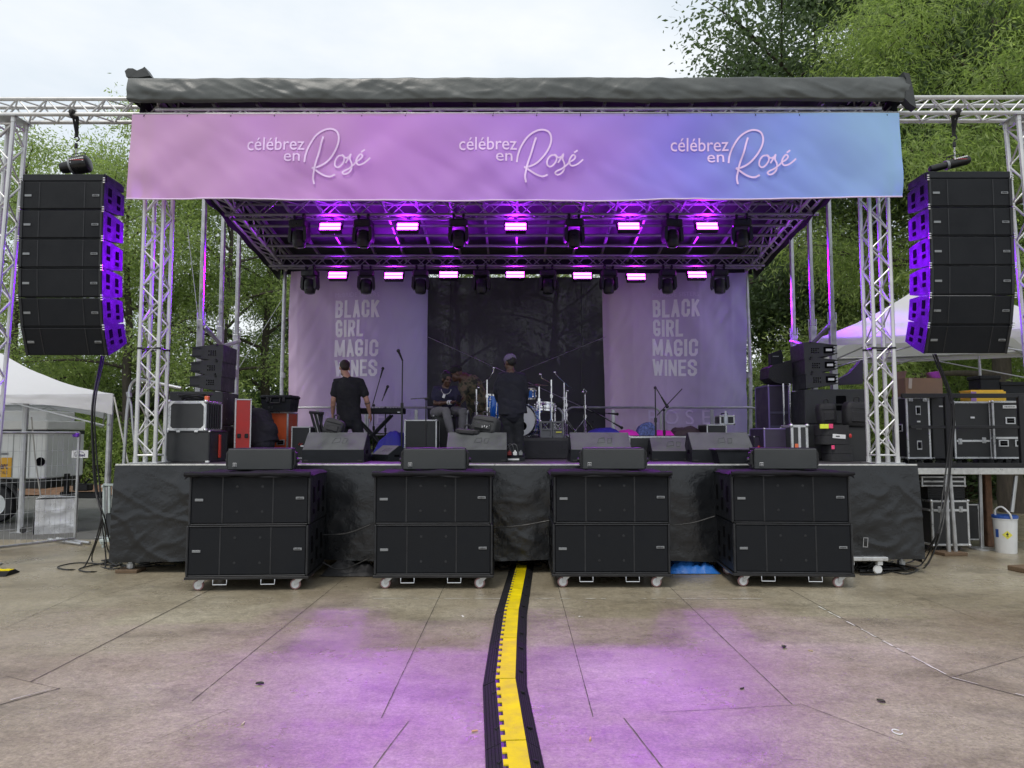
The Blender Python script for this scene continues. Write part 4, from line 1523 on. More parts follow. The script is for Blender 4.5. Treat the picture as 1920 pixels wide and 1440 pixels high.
# ------------------------------------------------------------------ stage monitor wedges
MON = M('monitor_paint_sky_lit', (0.082, 0.088, 0.09), 0.55, 0, 0.2, 6, bump=0.2, bs=150)  # sky light on the sloped face put into this lighter grey
def make_wedge(w=0.78, s=1.0):
    t = thing('monitor_wedge', 'x', 'stage monitor')
    b = MB()
    b.prism([(0, 0), (0, 0.15 * s), (0.30 * s, 0.375 * s), (0.36 * s, 0.375 * s), (0.66 * s, 0.04 * s), (0.66 * s, 0)], -w / 2, w / 2, 'x')
    b.build('cabinet', CAB, t)
    b = MB()
    nrm = Vector((0, -0.225, 0.30)).normalized()
    L_ = math.hypot(0.30, 0.225) * s
    a = math.atan2(0.225, 0.30)
    b.box(Vector((0, 0.15 * s, 0.2625 * s)) + Vector((0, -math.sin(a), math.cos(a))) * 0.005, (w - 0.01, L_ - 0.006, 0.012), 0.003, (a, 0, 0))
    fp = b.build('sloped_panel', MON, t)
    for sx in (-1, 1):
        b = MB()
        b.box((sx * (w / 2 + 0.001), 0.24 * s, 0.13 * s), (0.006, 0.14 * s, 0.05 * s), 0.003)
        b.build('handle_recess', HOLE, t)
        b = MB()
        b.box((sx * (w / 2 - 0.05), -0.001, 0.02), (0.06, 0.008, 0.02), 0.002)
        b.build('foot', RUBBER, t)
    b = MB()
    q = Vector((0.06, 0.15 * s, 0.2625 * s)) + Vector((0, -math.sin(a), math.cos(a))) * 0.0125
    e1, e2 = Vector((1, 0, 0)), Vector((0, math.cos(a), math.sin(a)))
    P = [(-0.10, -0.05), (-0.07, 0.05), (0.0, 0.06), (0.0, -0.03)]
    b.path([q + e1 * x + e2 * y for x, y in P + [P[0]]], 0.0022, 4)
    P = [(0.03, -0.05), (0.045, 0.05), (0.10, 0.045), (0.075, -0.05)]
    b.path([q + e1 * x + e2 * y for x, y in P + [P[0]]], 0.0022, 4)
    b.build('emblem', BADGE_DK, t)
    return t
wd0 = make_wedge()
ws0 = make_wedge(0.50, 0.82)
for k, (x0, x1, y, rot, lb) in enumerate(((566, 682, 9.25, R(2), 'grey wedge monitor with a rounded black bag lying on it, before the t-shirt man'), (841, 946, 9.3, R(1), 'grey wedge monitor with two flat black bags on it, beside the capped man'),
                                     (1072, 1184, 9.35, 0, 'grey wedge monitor in front of the cymbal stands and drum riser'), (1300, 1412, 9.3, R(-3), 'grey wedge monitor below the small rack cases and water bottle'))):
    w_ = wd0 if k == 0 else dup(wd0)
    a, c = at(x0, 866, y), at(x1, 866, y)
    w_.location, w_.rotation_euler = ((a.x + c.x) / 2, y, ZD + 0.001), (0, 0, rot)
    tag(w_, lb, 'stage monitor', 'wedge monitors along the stage front')
for k, (xc, y, rot, lb) in enumerate(((1258, 9.75, R(-2), 'small dark wedge monitor in front of the long flight case'), (712, 9.75, R(-48), 'small dark wedge monitor turned sideways beside the keyboard stand'))):
    w_ = ws0 if k == 0 else dup(ws0)
    w_.location, w_.rotation_euler = (at(xc, 866, y).x, y, ZD + 0.001), (0, 0, rot)
    if k:
        w_.scale = (0.8, 0.72, 0.66)
    tag(w_, lb, 'stage monitor', 'small wedge monitors')
# dark low tub beside the last wedge
q = at(1378, 866, 9.0)
tb = thing('storage_tub', 'low black plastic tub with pale rim beside the last grey wedge', 'tub', (q.x, 9.0, ZD + .001))
b = MB()
b.prism([(-0.22, 0.0), (0.22, 0.0), (0.26, 0.155), (-0.26, 0.155)], -0.14, 0.14, 'y')
b.build('body', CAB, tb)
b = MB()
b.box((0, 0, 0.165), (0.56, 0.32, 0.02), 0.006)
b.build('rim', EDGE, tb)

# ------------------------------------------------------------------ side fill stacks on the stage
def make_small_array(right=False):
    t = thing('side_fill_speaker', 'x', 'loudspeaker')
    s_ = -1 if right else 1
    b = MB()
    # seen from its flank: thick towards the stage, thin outwards
    b.prism([(s_ * 0.22, -0.005), (s_ * 0.22, 0.235), (s_ * 0.12, 0.24), (-s_ * 0.215, 0.195), (-s_ * 0.215, 0.055), (s_ * 0.12, 0.0)], 0.0, 0.62, 'y')
    b.build('cabinet', M('charcoal_cabinet', (0.034, 0.036, 0.039), 0.55, 0, 0.2, 9, bump=0.2, bs=160), t)
    b = MB()
    for i in range(4):
        for j in range(3):
            if (j != 1) or i not in (0, 9):
                b.box((s_ * (0.02 + 0.03 * i), -0.003, 0.085 + 0.028 * j), (0.018, 0.008, 0.018), 0.005)
    b.build('port_grille', HOLE, t)
    for z in (0.07, 0.185):
        b = MB()
        b.prism([(-s_ * 0.24, z - 0.008), (-s_ * 0.09, z - 0.005), (-s_ * 0.09, z + 0.005), (-s_ * 0.24, z + 0.008)], -0.012, 0.006, 'y')
        b.build('fin', EDGE, t)
    for z in (-0.004, 0.232):
        b = MB()
        b.lathe([(0.012, -0.02), (0.016, 0.0), (0.012, 0.02)], 8, (s_ * 0.13, 0.0, z), (math.pi / 2, 0, 0))
        b.build('rigging_pin', BLKMET, t)
    if right:
        b = MB()
        b.box((0.13, -0.006, 0.12), (0.15, 0.012, 0.09), 0.004)
        pn = b.build('control_panel', HOLE, t)
        b = MB()
        b.box((0.125, -0.0135, 0.12), (0.085, 0.004, 0.035), 0.002)
        b.build('label_plate', WHITEP, pn)
        b = MB()
        for i in range(3):
            b.ball((0.2, -0.012, 0.08 + 0.04 * i), 0.016, 8, 6)
        b.build('connector', STEEL, pn)
    return t
YS = 10.3
for right in (False, True):
    proto = make_small_array(right)
    ps = ((400, 690), (400, 717), (400, 744)) if not right else ((1527, 686), (1527, 712), (1529, 738))
    x = at(388 if not right else 1538, 700, YS).x
    for j in range(3):
        o = proto if j == 0 else dup(proto)
        z = at(400, (675, 703, 730)[j] + (0 if not right else -4), YS).z - 0.012
        o.location = (x + 0.01 * j * (1 if right else -1), YS, z)
        o.rotation_euler = (0, 0, R(-4 if right else 4))
        nm = ('topmost', 'middle', 'lowest')[j]
        tag(o, f'small wedge-sided black loudspeaker, {nm} of three stacked {"beside the black music stand" if right else "behind the silver edged flight case"}', 'loudspeaker', f'side fill loudspeakers {"by the instrument bags" if right else "by the flight cases"}')
    zt_ = at(400, 732 + (0 if not right else -4), YS).z - 0.015
    hs = (zt_ - ZD) / 2
    for j in range(2):
        xa, xb = (at(318, 800, YS).x, at(416, 800, YS).x) if not right else (at(1511, 800, YS).x, at(1622, 800, YS).x)
        sb = thing('side_subwoofer', f'plain black {"upper" if j else "lower"} subwoofer under the small loudspeakers {"by the instrument bags" if right else "by the flight cases"}', 'subwoofer', ((xa + xb) / 2, YS - 0.02, ZD + j * hs + 0.001), R(-4 if right else 4), 'subwoofers under the side fill loudspeakers')
        b = MB()
        b.box((0, 0.36, hs / 2), (xb - xa, 0.72, hs - 0.006), 0.012)
        b.build('cabinet', M('charcoal_cabinet'), sb)
        if right and j:
            b = MB()
            b.box((0.08, -0.003, hs * 0.6), (0.14, 0.02, hs * 0.42), 0.03)
            h_ = b.build('handle_recess', HOLE, sb)
            b = MB()
            b.box((0.08, -0.004, hs * 0.55), (0.15, 0.03, 0.035), 0.01)
            b.build('grip', EDGE, h_)
        b = MB()
        b.box(((xb - xa) * (-0.3), -0.002, hs * 0.45), (0.07, 0.006, 0.012), 0.001)
        b.build('badge', BADGE, sb)
        b = MB()
        for zz in (0.2, 0.8):
            b.lathe([(0.0, -0.004), (0.012, -0.002), (0.0, 0.004)], 8, ((xb - xa) / 2 + 0.001, 0.2, hs * zz), (0, math.pi / 2, 0), caps=False)
        b.build('screw', STEEL, sb)
# ------------------------------------------------------------------ road cases
BLKPLY = M('black_case_laminate', (0.018, 0.019, 0.021), 0.45, 0, 0.25, 7, bump=0.15, bs=220)
GREYPLY = M('charcoal_case_laminate', (0.032, 0.034, 0.036), 0.5, 0, 0.2, 7, bump=0.15, bs=220)
CASEAL = M('case_aluminium', (0.58, 0.59, 0.6), 0.36, 0.8, 0.15, 14)
REDPLY = M('red_case_laminate', (0.55, 0.035, 0.03), 0.45, 0, 0.12, 5)
ORGPLY = M('orange_case_laminate', (0.62, 0.10, 0.025), 0.5, 0, 0.12, 5)

def flight_case(name, label, loc, w, d, h, rz_=0.0, mat=None, cat='flight case', group=None, e=0.028, lid=None, handles=(), latches=(), wheels=0.0, side_handles=False, edge=None, corners=True):
    """box with front face at local y=0, base at z=0"""
    mat = mat or BLKPLY
    edge = edge or CASEAL
    t = thing(name, label, cat, loc, rz_, group)
    z0 = wheels
    b = MB()
    b.box((0, d / 2, z0 + h / 2), (w - 0.008, d - 0.008, h - 0.008))
    b.build('body', mat, t)
    b = MB()
    for sy in (0.0, d):
        for sz in (z0, z0 + h):
            b.box((0, sy + (e / 2 - 0.002 if sy == 0 else -e / 2 + 0.002), sz + (e / 2 - 0.002 if sz == z0 else -e / 2 + 0.002)), (w - e * 1.1, e, e), 0.004)
        for sx in (-1, 1):
            b.box((sx * (w / 2 - e / 2 + 0.002), sy + (e / 2 - 0.002 if sy == 0 else -e / 2 + 0.002), z0 + h / 2), (e, e, h - e * 1.1), 0.004)
    for sx in (-1, 1):
        for sz in (z0, z0 + h):
            b.box((sx * (w / 2 - e / 2 + 0.002), d / 2, sz + (e / 2 - 0.002 if sz == z0 else -e / 2 + 0.002)), (e, d - e * 2.2, e), 0.004)
    if lid:
        b.box((0, -0.001, z0 + h * lid), (w - 2 * e, 0.014, e * 1.1), 0.003)
        for sx in (-1, 1):
            b.box((sx * (w / 2 + 0.001), d / 2, z0 + h * lid), (0.014, d - 2 * e, e * 1.1), 0.003)
    b.build('edge_trim', edge, t)
    if corners:
        for sx in (-1, 1):
            for zz in (z0 + 0.008, z0 + h - 0.008):
                b = MB()
                b.ball((sx * (w / 2 - 0.008), 0.008, zz), e * 0.82, 8, 6)
                b.build('ball_corner', CASEAL, t)
    def handle_at(x, y, z, hw, hh, side=0):
        b = MB()
        if side == 0:
            b.box((x, y - 0.003, z), (hw, 0.012, hh), 0.004)
        else:
            b.box((x + side * 0.003, y, z), (0.012, hw, hh), 0.004)
        o = b.build('handle', CASEAL, t)
        b = MB()
        if side == 0:
            b.box((x, y - 0.0085, z), (hw * 0.72, 0.006, hh * 0.68), 0.002)
        else:
            b.box((x + side * 0.0085, y, z), (0.006, hw * 0.72, hh * 0.68), 0.002)
        b.build('handle_dish', HOLE, o)
        b = MB()
        if side == 0:
            if hw >= hh:
                b.box((x, y - 0.02, z), (hw * 0.62, 0.014, hh * 0.2), 0.005)
            else:
                b.box((x, y - 0.02, z), (hw * 0.2, 0.014, hh * 0.62), 0.005)
        else:
            b.box((x + side * 0.02, y, z), (0.014, hw * 0.62, hh * 0.2), 0.005)
        b.build('grip', RUBBER, o)
    for (fx, fz, hw, hh) in handles:
        handle_at(fx * w, 0.0, z0 + fz * h, hw, hh)
    if side_handles:
        for sx in (-1, 1):
            handle_at(sx * w / 2, d / 2, z0 + h * 0.5, 0.16, 0.11, sx)
    for (fx, fz) in latches:
        b = MB()
        b.box((fx * w, -0.004, z0 + fz * h), (0.06, 0.016, 0.085), 0.006)
        b.box((fx * w, -0.014, z0 + fz * h), (0.034, 0.012, 0.05), 0.004)
        b.build('latch', STEEL, t)
    if wheels:
        for sx in (-1, 1):
            for yy in (0.1, d - 0.1):
                b = MB()
                b.box((sx * (w / 2 - 0.12), yy, wheels - 0.01), (0.09, 0.09, 0.018), 0.002)
                b.lathe([(wheels * 0.36, -0.016), (wheels * 0.44, 0), (wheels * 0.36, 0.016)], 14, (sx * (w / 2 - 0.12), yy, wheels * 0.45), (math.pi / 2, 0, 0))
                b.build('caster', RUBBER, t)
    return t

def case_px(name, label, x0, x1, ytop, Y, d, base=None, z0=None, **kw):
    """case whose front face fills photo columns x0..x1 with its top at row ytop"""
    z0 = (ZD + 0.001) if z0 is None else z0
    a, c = at(x0, 800, Y), at(x1, 800, Y)
    h = at(900, ytop, Y).z - z0
    return flight_case(name, label, ((a.x + c.x) / 2, Y, z0), c.x - a.x, d, h, **kw), z0 + h

# left wing
c_, zt1 = case_px('flight_case', 'dull black road case at the stage edge, beneath the case with bright silver corners', 309, 394, 808, 9.25, 0.55, mat=GREYPLY, edge=EDGE, latches=(), e=0.02, rz_=R(-1))
b = MB()
w_ = at(394, 800, 9.25).x - at(309, 800, 9.25).x
for fx, fz in ((-0.46, 0.02), (-0.46, 0.98), (0.46, 0.02), (-0.2, 0.985), (0.2, 0.985)):
    b.box((fx * w_, -0.004, fz * (zt1 - ZD)), (0.045, 0.02, 0.025), 0.004)
b.build('clasp', WHITEP, c_)
b = MB()
b.box((w_ / 2 + 0.012, 0.28, 0.2), (0.02, 0.05, 0.3), 0.004)
b.build('red_strip', M('red_paint', (0.6, 0.05, 0.03), 0.5), c_)
c_, zt2 = case_px('flight_case', 'black case face framed in bright silver with white corner plates, on the dull black case', 314, 386, 752, 9.27, 0.5, z0=zt1 + 0.002, mat=GREYPLY, e=0.036, rz_=R(-1))
w_ = at(386, 800, 9.27).x - at(314, 800, 9.27).x
hh = zt2 - zt1
for sx in (-1, 1):
    for sz in (0, 1):
        b = MB()
        z = 0.035 + (hh - 0.07) * sz
        b.prism([(sx * (w_ / 2 - 0.005), z + (0.03 if sz else -0.03)), (sx * (w_ / 2 - 0.095), z + (0.03 if sz else -0.03)), (sx * (w_ / 2 - 0.06), z + (0.0 if sz else 0.0)), (sx * (w_ / 2 - 0.04), z + (-0.02 if sz else 0.02)), (sx * (w_ / 2 - 0.005), z + (-0.06 if sz else 0.06))], -0.008, -0.004, 'y')
        b.build('corner_plate', WHITEP, c_)
b = MB()
b.box((w_ / 2 - 0.02, 0.06, hh + 0.03), (0.05, 0.05, 0.07), 0.006)
b.build('orange_tag', M('orange_plastic', (0.75, 0.16, 0.06), 0.5), c_)
b = MB()
for i in range(6):
    b.box((w_ / 2 + 0.008, 0.05 + 0.07 * i, hh / 2), (0.014, 0.02, hh - 0.05), 0.003)
b.build('ribbed_side', M('charcoal_cabinet'), c_)
# coil of black cable on top
b = MB()
q = at(365, 748, 9.5)
for k in range(7):
    b.path([(q.x + (0.13 + 0.015 * k) * math.cos(a_ * 0.5 + k), 9.5 + (0.1 + 0.008 * k) * math.sin(a_ * 0.5 + k), zt2 + 0.02 + 0.012 * k + 0.012 * math.sin(a_ * 1.3 + k)) for a_ in range(13)], 0.009, 6)
tag(b.build('coiled_cable', RUBBER), 'coil of black cable lying on top of the silver framed case', 'cable')
# red cabinet, orange case, utility box
c_, ztr = case_px('flight_case', 'tall narrow red road case with two small latches beside the crouching person', 441, 470, 748, 10.3, 0.32, mat=REDPLY, e=0.02, rz_=R(23))
b = MB()
w_ = at(469, 800, 10.3).x - at(442, 800, 10.3).x
for sx in (-1, 1):
    b.box((sx * w_ * 0.24, -0.006, (ztr - ZD) * 0.39), (0.05, 0.016, 0.06), 0.006)
b.build('latch', BLKMET, c_)
c_, zto = case_px('flight_case', 'orange road case with pale edges and a recessed handle, beneath the black utility box', 499, 540, 772, 11.2, 0.5, mat=ORGPLY, e=0.026, rz_=R(0), handles=((0.18, 0.33, 0.13, 0.085),))
t = thing('utility_box', 'black plastic utility box with latches on top of the orange road case', 'storage box', (at(518, 770, 11.1).x, 11.08, zto + 0.002), R(-3))
hu = at(518, 741, 11.1).z - zto
b = MB()
b.prism([(-0.21, 0), (0.21, 0), (0.235, hu * 0.75), (-0.235, hu * 0.75)], 0.0, 0.36, 'y')
b.build('body', CAB, t)
b = MB()
b.box((0, 0.18, hu * 0.88), (0.50, 0.40, hu * 0.24), 0.02)
b.build('lid', CAB, t)
for sx in (-0.5, 0.5):
    b = MB()
    b.box((sx * 0.25, -0.022, hu * 0.7), (0.05, 0.03, 0.07), 0.008)
    b.build('latch', BLKMET, t)
b = MB()
b.path([(-0.07, -0.02, hu * 0.8), (-0.07, -0.05, hu * 0.5), (0.07, -0.05, hu * 0.5), (0.07, -0.02, hu * 0.8)], 0.012, 6)
b.build('handle', BLKMET, t)
b = MB()
for i in range(2):
    b.box((-0.11 + 0.045 * i, 0.0, hu * 0.22), (0.03, 0.012, 0.04), 0.004)
b.build('painted_mark', EDGE, t)
# small black amp
c_, zta = case_px('guitar_amplifier', 'small black amplifier with silver edges and red emblem beside the orange case', 546, 582, 800, 10.7, 0.28, mat=BLKPLY, e=0.018, cat='amplifier', rz_=R(-4))
b = MB()
b.path([(-0.03, -0.008, 0.2), (-0.005, -0.008, 0.23), (0.0, -0.008, 0.19), (0.03, -0.008, 0.225)], 0.005, 5)
b.build('emblem', M('red_print', (0.5, 0.03, 0.03), 0.5), c_)
b = MB()
b.box((0.045, -0.007, 0.185), (0.08, 0.006, 0.022), 0.001)
b.build('nameplate', WHITEP, c_)
# black silver-edged case near the seated man
c_, ztc = case_px('flight_case', 'black road case with thin silver edges left of the seated man', 758, 819, 787, 10.6, 0.4, mat=BLKPLY, e=0.022)
c_, ztd = case_px('flight_case', 'dark case the seated man is sitting on', 812, 848, 779, 11.15, 0.6, mat=BLKPLY, edge=EDGE, e=0.02)

# bags
BAG = M('black_nylon_bag', (0.02, 0.02, 0.023), 0.7, 0, 0.3, 8, bump=0.35, bs=60)
def soft_bag(name, label, loc, dims, rot=(0, 0, 0), seed=1, mat=BAG, pockets=True, cat='bag', straps=True):
    t = thing(name, label, cat, loc)
    t.rotation_euler = rot
    w, d, h = dims
    b = MB()
    nu, nv = 28, 18
    vs = []
    def f(u, v):
        a, ph = u * 2 * math.pi, (v - 0.5) * math.pi
        def sp(c, e):
            return math.copysign(abs(c) ** e, c)
        x = w / 2 * sp(math.cos(ph), 0.4) * sp(math.cos(a), 0.45)
        y = d / 2 * sp(math.cos(ph), 0.4) * sp(math.sin(a), 0.45)
        z = h / 2 + h / 2 * sp(math.sin(ph), 0.5)
        k = 1 + 0.10 * nz3(x * 6, y * 6 + seed, z * 6)
        return (x * k, y * k, z * (1 + 0.05 * nz3(x * 5, seed, y * 5)))
    b.grid(f, nu, nv)
    b.build('body', mat, t, ang=3)
    if pockets:
        b = MB()
        b.box((0, -d * 0.5, h * 0.4), (w * 0.62, d * 0.16, h * 0.42), min(w, d, h) * 0.07)
        b.build('pocket', mat, t)
        b = MB()
        b.path([(x_, -d * 0.46 - 0.012 * math.cos(x_ * 6), h * 0.72) for x_ in [w * (-0.38 + 0.76 * i / 8) for i in range(9)]], 0.005, 5)
        b.build('zip', EDGE, t)
    if straps:
        b = MB()
        b.path(smooth_pts([(-w * 0.12, -d * 0.2, h * 0.96), (-w * 0.1, -d * 0.25, h + 0.045), (w * 0.1, -d * 0.25, h + 0.045), (w * 0.12, -d * 0.2, h * 0.96)], 4), 0.012, 6)
        b.build('carry_strap', mat, t)
    return t
zw = ZD + 0.37
p = at(620, 806, 9.55)
soft_bag('gig_bag', 'rounded black bag lying on the grey wedge before the man in the t-shirt', (p.x, 9.62, ZD + 0.34), (0.26, 0.2, 0.22), (R(-10), R(14), 0), 2)
p = at(908, 790, 9.75)
soft_bag('backpack', 'charcoal backpack with white buckles lying open on the wedge beside the blue floor tom', (p.x, 9.72, at(908, 814, 9.72).z), (0.37, 0.26, 0.24), (R(-8), R(9), R(-18)), 5, M('charcoal_nylon', (0.035, 0.036, 0.038), 0.7, 0, 0.25, 8, bump=0.35, bs=60), cat='backpack')
b = MB()
for i in range(4):
    b.box((p.x - 0.02 + 0.03 * i, 9.565, p.z - 0.075 + 0.010 * (i % 2)), (0.010, 0.012, 0.026), 0.003, (0, 0.3 * i, 0))
bk = b.build('buckle', WHITEP, bpy.data.objects['backpack'])
bk.parent = None
bk.parent = bpy.data.objects['backpack']
bk.matrix_parent_inverse = (Matrix.Translation(bpy.data.objects['backpack'].location) @ bpy.data.objects['backpack'].rotation_euler.to_matrix().to_4x4()).inverted()
p = at(876, 815, 9.55)
soft_bag('flat_bag', 'flat black laptop bag lying on the wedge left of the charcoal backpack', (p.x, 9.66, ZD + 0.352), (0.32, 0.24, 0.075), (0, R(4), R(-6)), 8)
p = at(1541, 780, 9.9)
soft_bag('backpack', 'slim black backpack leaning on the side subwoofer, left of the larger backpack', (at(1562, 780, 9.75).x, 9.95, at(1562, 797, 9.95).z), (0.24, 0.2, 0.30), (0, R(-4), 0), 11, cat='backpack')
soft_bag('backpack', 'large black backpack with small grey tag on the dark case beside the lattice tower', (at(1604, 780, 9.8).x, 9.85, at(1604, 802, 9.85).z), (0.30, 0.24, 0.36), (0, R(3), 0), 14, cat='backpack')

# ------------------------------------------------------------------ stands, keyboard
def mic_stand(label, base_px, Y, top_py, boom=None, mic=True, base='tripod', mat=None, rad=0.011):
    mat = mat or BLKMET
    a = at(base_px, 840, Y)
    ztop = at(base_px, top_py, Y).z
    t = thing('microphone_stand', label, 'microphone stand', (a.x, Y, ZD), 0, 'microphone stands')
    b = MB()
    zm = ZD + (ztop - ZD) * 0.55
    b.tube((a.x, Y, ZD + 0.08), (a.x, Y, zm), rad * 1.25, 8)
    b.tube((a.x, Y, zm), (a.x, Y, ztop), rad * 0.8, 8)
    b.tube((a.x, Y, zm - 0.035), (a.x, Y, zm + 0.03), rad * 1.9, 8)
    b.build('pole', mat, t, w=1)
    if base == 'tripod':
        for k in range(3):
            an = k * 2 * math.pi / 3 + 0.4
            b = MB()
            b.tube((a.x, Y, ZD + 0.12), (a.x + 0.27 * math.cos(an), Y + 0.27 * math.sin(an), ZD + 0.012), 0.009, 6)
            b.build('leg', mat, t, w=1)
    else:
        b = MB()
        b.lathe([(0.0, 0.0), (0.14, 0.0), (0.14, 0.02), (0.03, 0.035), (0.0, 0.035)], 20, (a.x, Y, ZD + 0.002), caps=False)
        b.build('round_base', mat, t, w=1)
    end = Vector((a.x, Y, ztop))
    if boom:
        p0, p1 = at(*boom[0], Y), at(*boom[1], Y)
        b = MB()
        b.tube(p0, p1, rad * 0.7, 6)
        b.ball((a.x, Y, ztop), 0.022, 8, 6)
        b.build('boom', mat, t, w=1)
        end = p1
        dr = (p1 - p0).normalized()
    else:
        dr = Vector((-0.3, -0.5, 0.8)).normalized()
    if mic:
        b = MB()
        b.path([end, end + dr * 0.03, end + dr * 0.14], [0.012, 0.012, 0.017], 8)
        b.ball(end + dr * 0.16, 0.026, 10, 8)
        b.build('microphone', M('black_microphone', (0.02, 0.02, 0.022), 0.5, 0.3), t, w=1)
    return t
mic_stand('tall straight black microphone stand in front of the right edge of the lilac banner', 753, 10.2, 676, mic=True)
mic_stand('black boom microphone stand leaning up behind the keyboard', 700, 12.2, 760, boom=((695, 772), (713, 708)), mic=True)
mic_stand('short microphone clamped over the keyboard end', 722, 11.9, 765, boom=((716, 752), (720, 742)), mic=True)
mic_stand('black microphone stand with drooping boom in front of the violet banner', 1230, 10.3, 727, boom=((1228, 724), (1240, 744)), mic=True)
mic_stand('black microphone stand with long boom rising to the right, below the violet banner lettering', 1246, 10.5, 769, boom=((1232, 779), (1279, 729)), mic=False)
mic_stand('low black stand with boom behind the blue cloth heap', 1112, 12.0, 790, boom=((1078, 752), (1150, 793)), mic=True)
mic_stand('low black stand with second boom near the guard rail post', 1096, 12.4, 785, boom=((1080, 770), (1140, 775)), mic=True)
mic_stand('slim black stand on a round base in front of the silver edged case', 798, 10.0, 748, boom=((770, 748), (805, 746)), mic=False, base='round')

t = thing('keyboard', 'black electronic keyboard on a crossed stand behind the man in the t-shirt', 'keyboard', (at(720, 775, 11.8).x, 11.8, at(720, 777, 11.8).z))
q0, q1 = at(663, 770, 11.8), at(757, 770, 11.8)
b = MB()
b.box(((q0.x + q1.x) / 2, 11.9, at(720, 770.5, 11.8).z), (q1.x - q0.x, 0.3, 0.09), 0.012)
b.build('body', CAB, t, w=1)
b = MB()
for i in range(30):
    b.box((q0.x + 0.05 + (q1.x - q0.x - 0.1) * (i + 0.5) / 30, 11.98, at(720, 766, 11.8).z + 0.008), (0.019, 0.13, 0.012), 0.001)
b.build('key_row', M('ivory_keys', (0.7, 0.7, 0.68), 0.4), t, w=1)
b = MB()
b.box((q1.x - 0.07, 11.748, at(720, 773, 11.8).z), (0.045, 0.006, 0.016), 0.001)
b.build('label_plate', WHITEP, t, w=1)
for i in range(8):
    b = MB()
    b.lathe([(0.011, 0.0), (0.011, 0.016)], 8, (q1.x - 0.42 + 0.045 * i, 11.82, at(720, 766.5, 11.8).z + 0.01))
    b.build('knob', BADGE, t, w=1)
st = thing('keyboard_stand', 'black crossed keyboard stand under the electronic keyboard', 'keyboard stand', (at(708, 840, 11.8).x, 11.8, ZD))
zk = at(720, 777.5, 11.8).z
for y in (11.78, 12.0):
    b = MB()
    b.tube((at(674, 0, 11.8).x, y, ZD + 0.02), (at(742, 0, 11.8).x, y, zk - 0.005), 0.018, 8)
    b.tube((at(742, 0, 11.8).x, y + 0.04, ZD + 0.02), (at(672, 0, 11.8).x, y + 0.04, zk - 0.005), 0.018, 8)
    b.build('crossed_leg', BLKMET, st, w=1)
b = MB()
for px in (674, 742):
    b.tube((at(px, 0, 11.8).x, 11.7, ZD + 0.02), (at(px, 0, 11.8).x, 12.15, ZD + 0.02), 0.016, 8)
b.build('foot_bar', BLKMET, st, w=1)
# folded keyboard / guitar stand
t = thing('guitar_stand', 'folded black multi guitar stand beside the small amplifier', 'guitar stand', (at(600, 840, 10.9).x, 10.9, ZD))
for k, (x0, y0, x1, y1) in enumerate(((583, 774, 600, 836), (590, 774, 607, 836), (598, 776, 610, 830), (604, 772, 598, 836))):
    b = MB()
    y = 10.9 + 0.04 * k
    b.tube(at(x0, y0, y), at(x1, y1, y), 0.02, 8)
    b.build('arm', BLKMET, t, w=1)
b = MB()
b.tube(at(580, 773, 10.9), at(607, 775, 10.9), 0.022, 8)
b.build('top_bar', BLKMET, t, w=1)

# ------------------------------------------------------------------ drum kit on its riser
YR = 10.75
rx0, rx1 = at(868, 840, YR).x, at(1076, 840, YR).x
ZR = at(1000, 821, YR).z
t = thing('drum_riser', 'low drum riser with dark grey cloth front', 'drum riser', ((rx0 + rx1) / 2, YR, ZD))
b = MB()
b.box(((rx0 + rx1) / 2, YR + 1.05, ZR - 0.025), (rx1 - rx0, 2.1, 0.05), 0.006)
b.build('top', DECK, t, w=1)
b = MB()
b.grid(lambda u, v: (rx0 + (rx1 - rx0) * u, YR - 0.01 - 0.015 * nz3(u * 14, 1, v * 2) * (1 - v), ZD + 0.01 + (ZR - 0.05 - ZD) * v), 60, 8)
b.build('cloth_front', M('dark_grey_cloth', (0.032, 0.031, 0.037), 0.85, 0, 0.2, 4, bump=0.3, bs=40), t, w=1, ang=3)
for x in (rx0 + 0.06, rx1 - 0.06):
    for y in (YR + 0.08, YR + 2.0):
        b = MB()
        b.tube((x, y, ZD), (x, y, ZR - 0.04), 0.025, 8)
        b.build('leg', STEEL, t, w=1)
BLUE = M('blue_drum_wrap', (0.015, 0.16, 0.62), 0.25, 0.1, 0.1, 5, coat=0.5, stretch=(14, 14, 0.4))
HEADW = M('white_drum_head', (0.72, 0.73, 0.75), 0.5, 0, 0.06)
DRUM = 'drum kit on the riser'
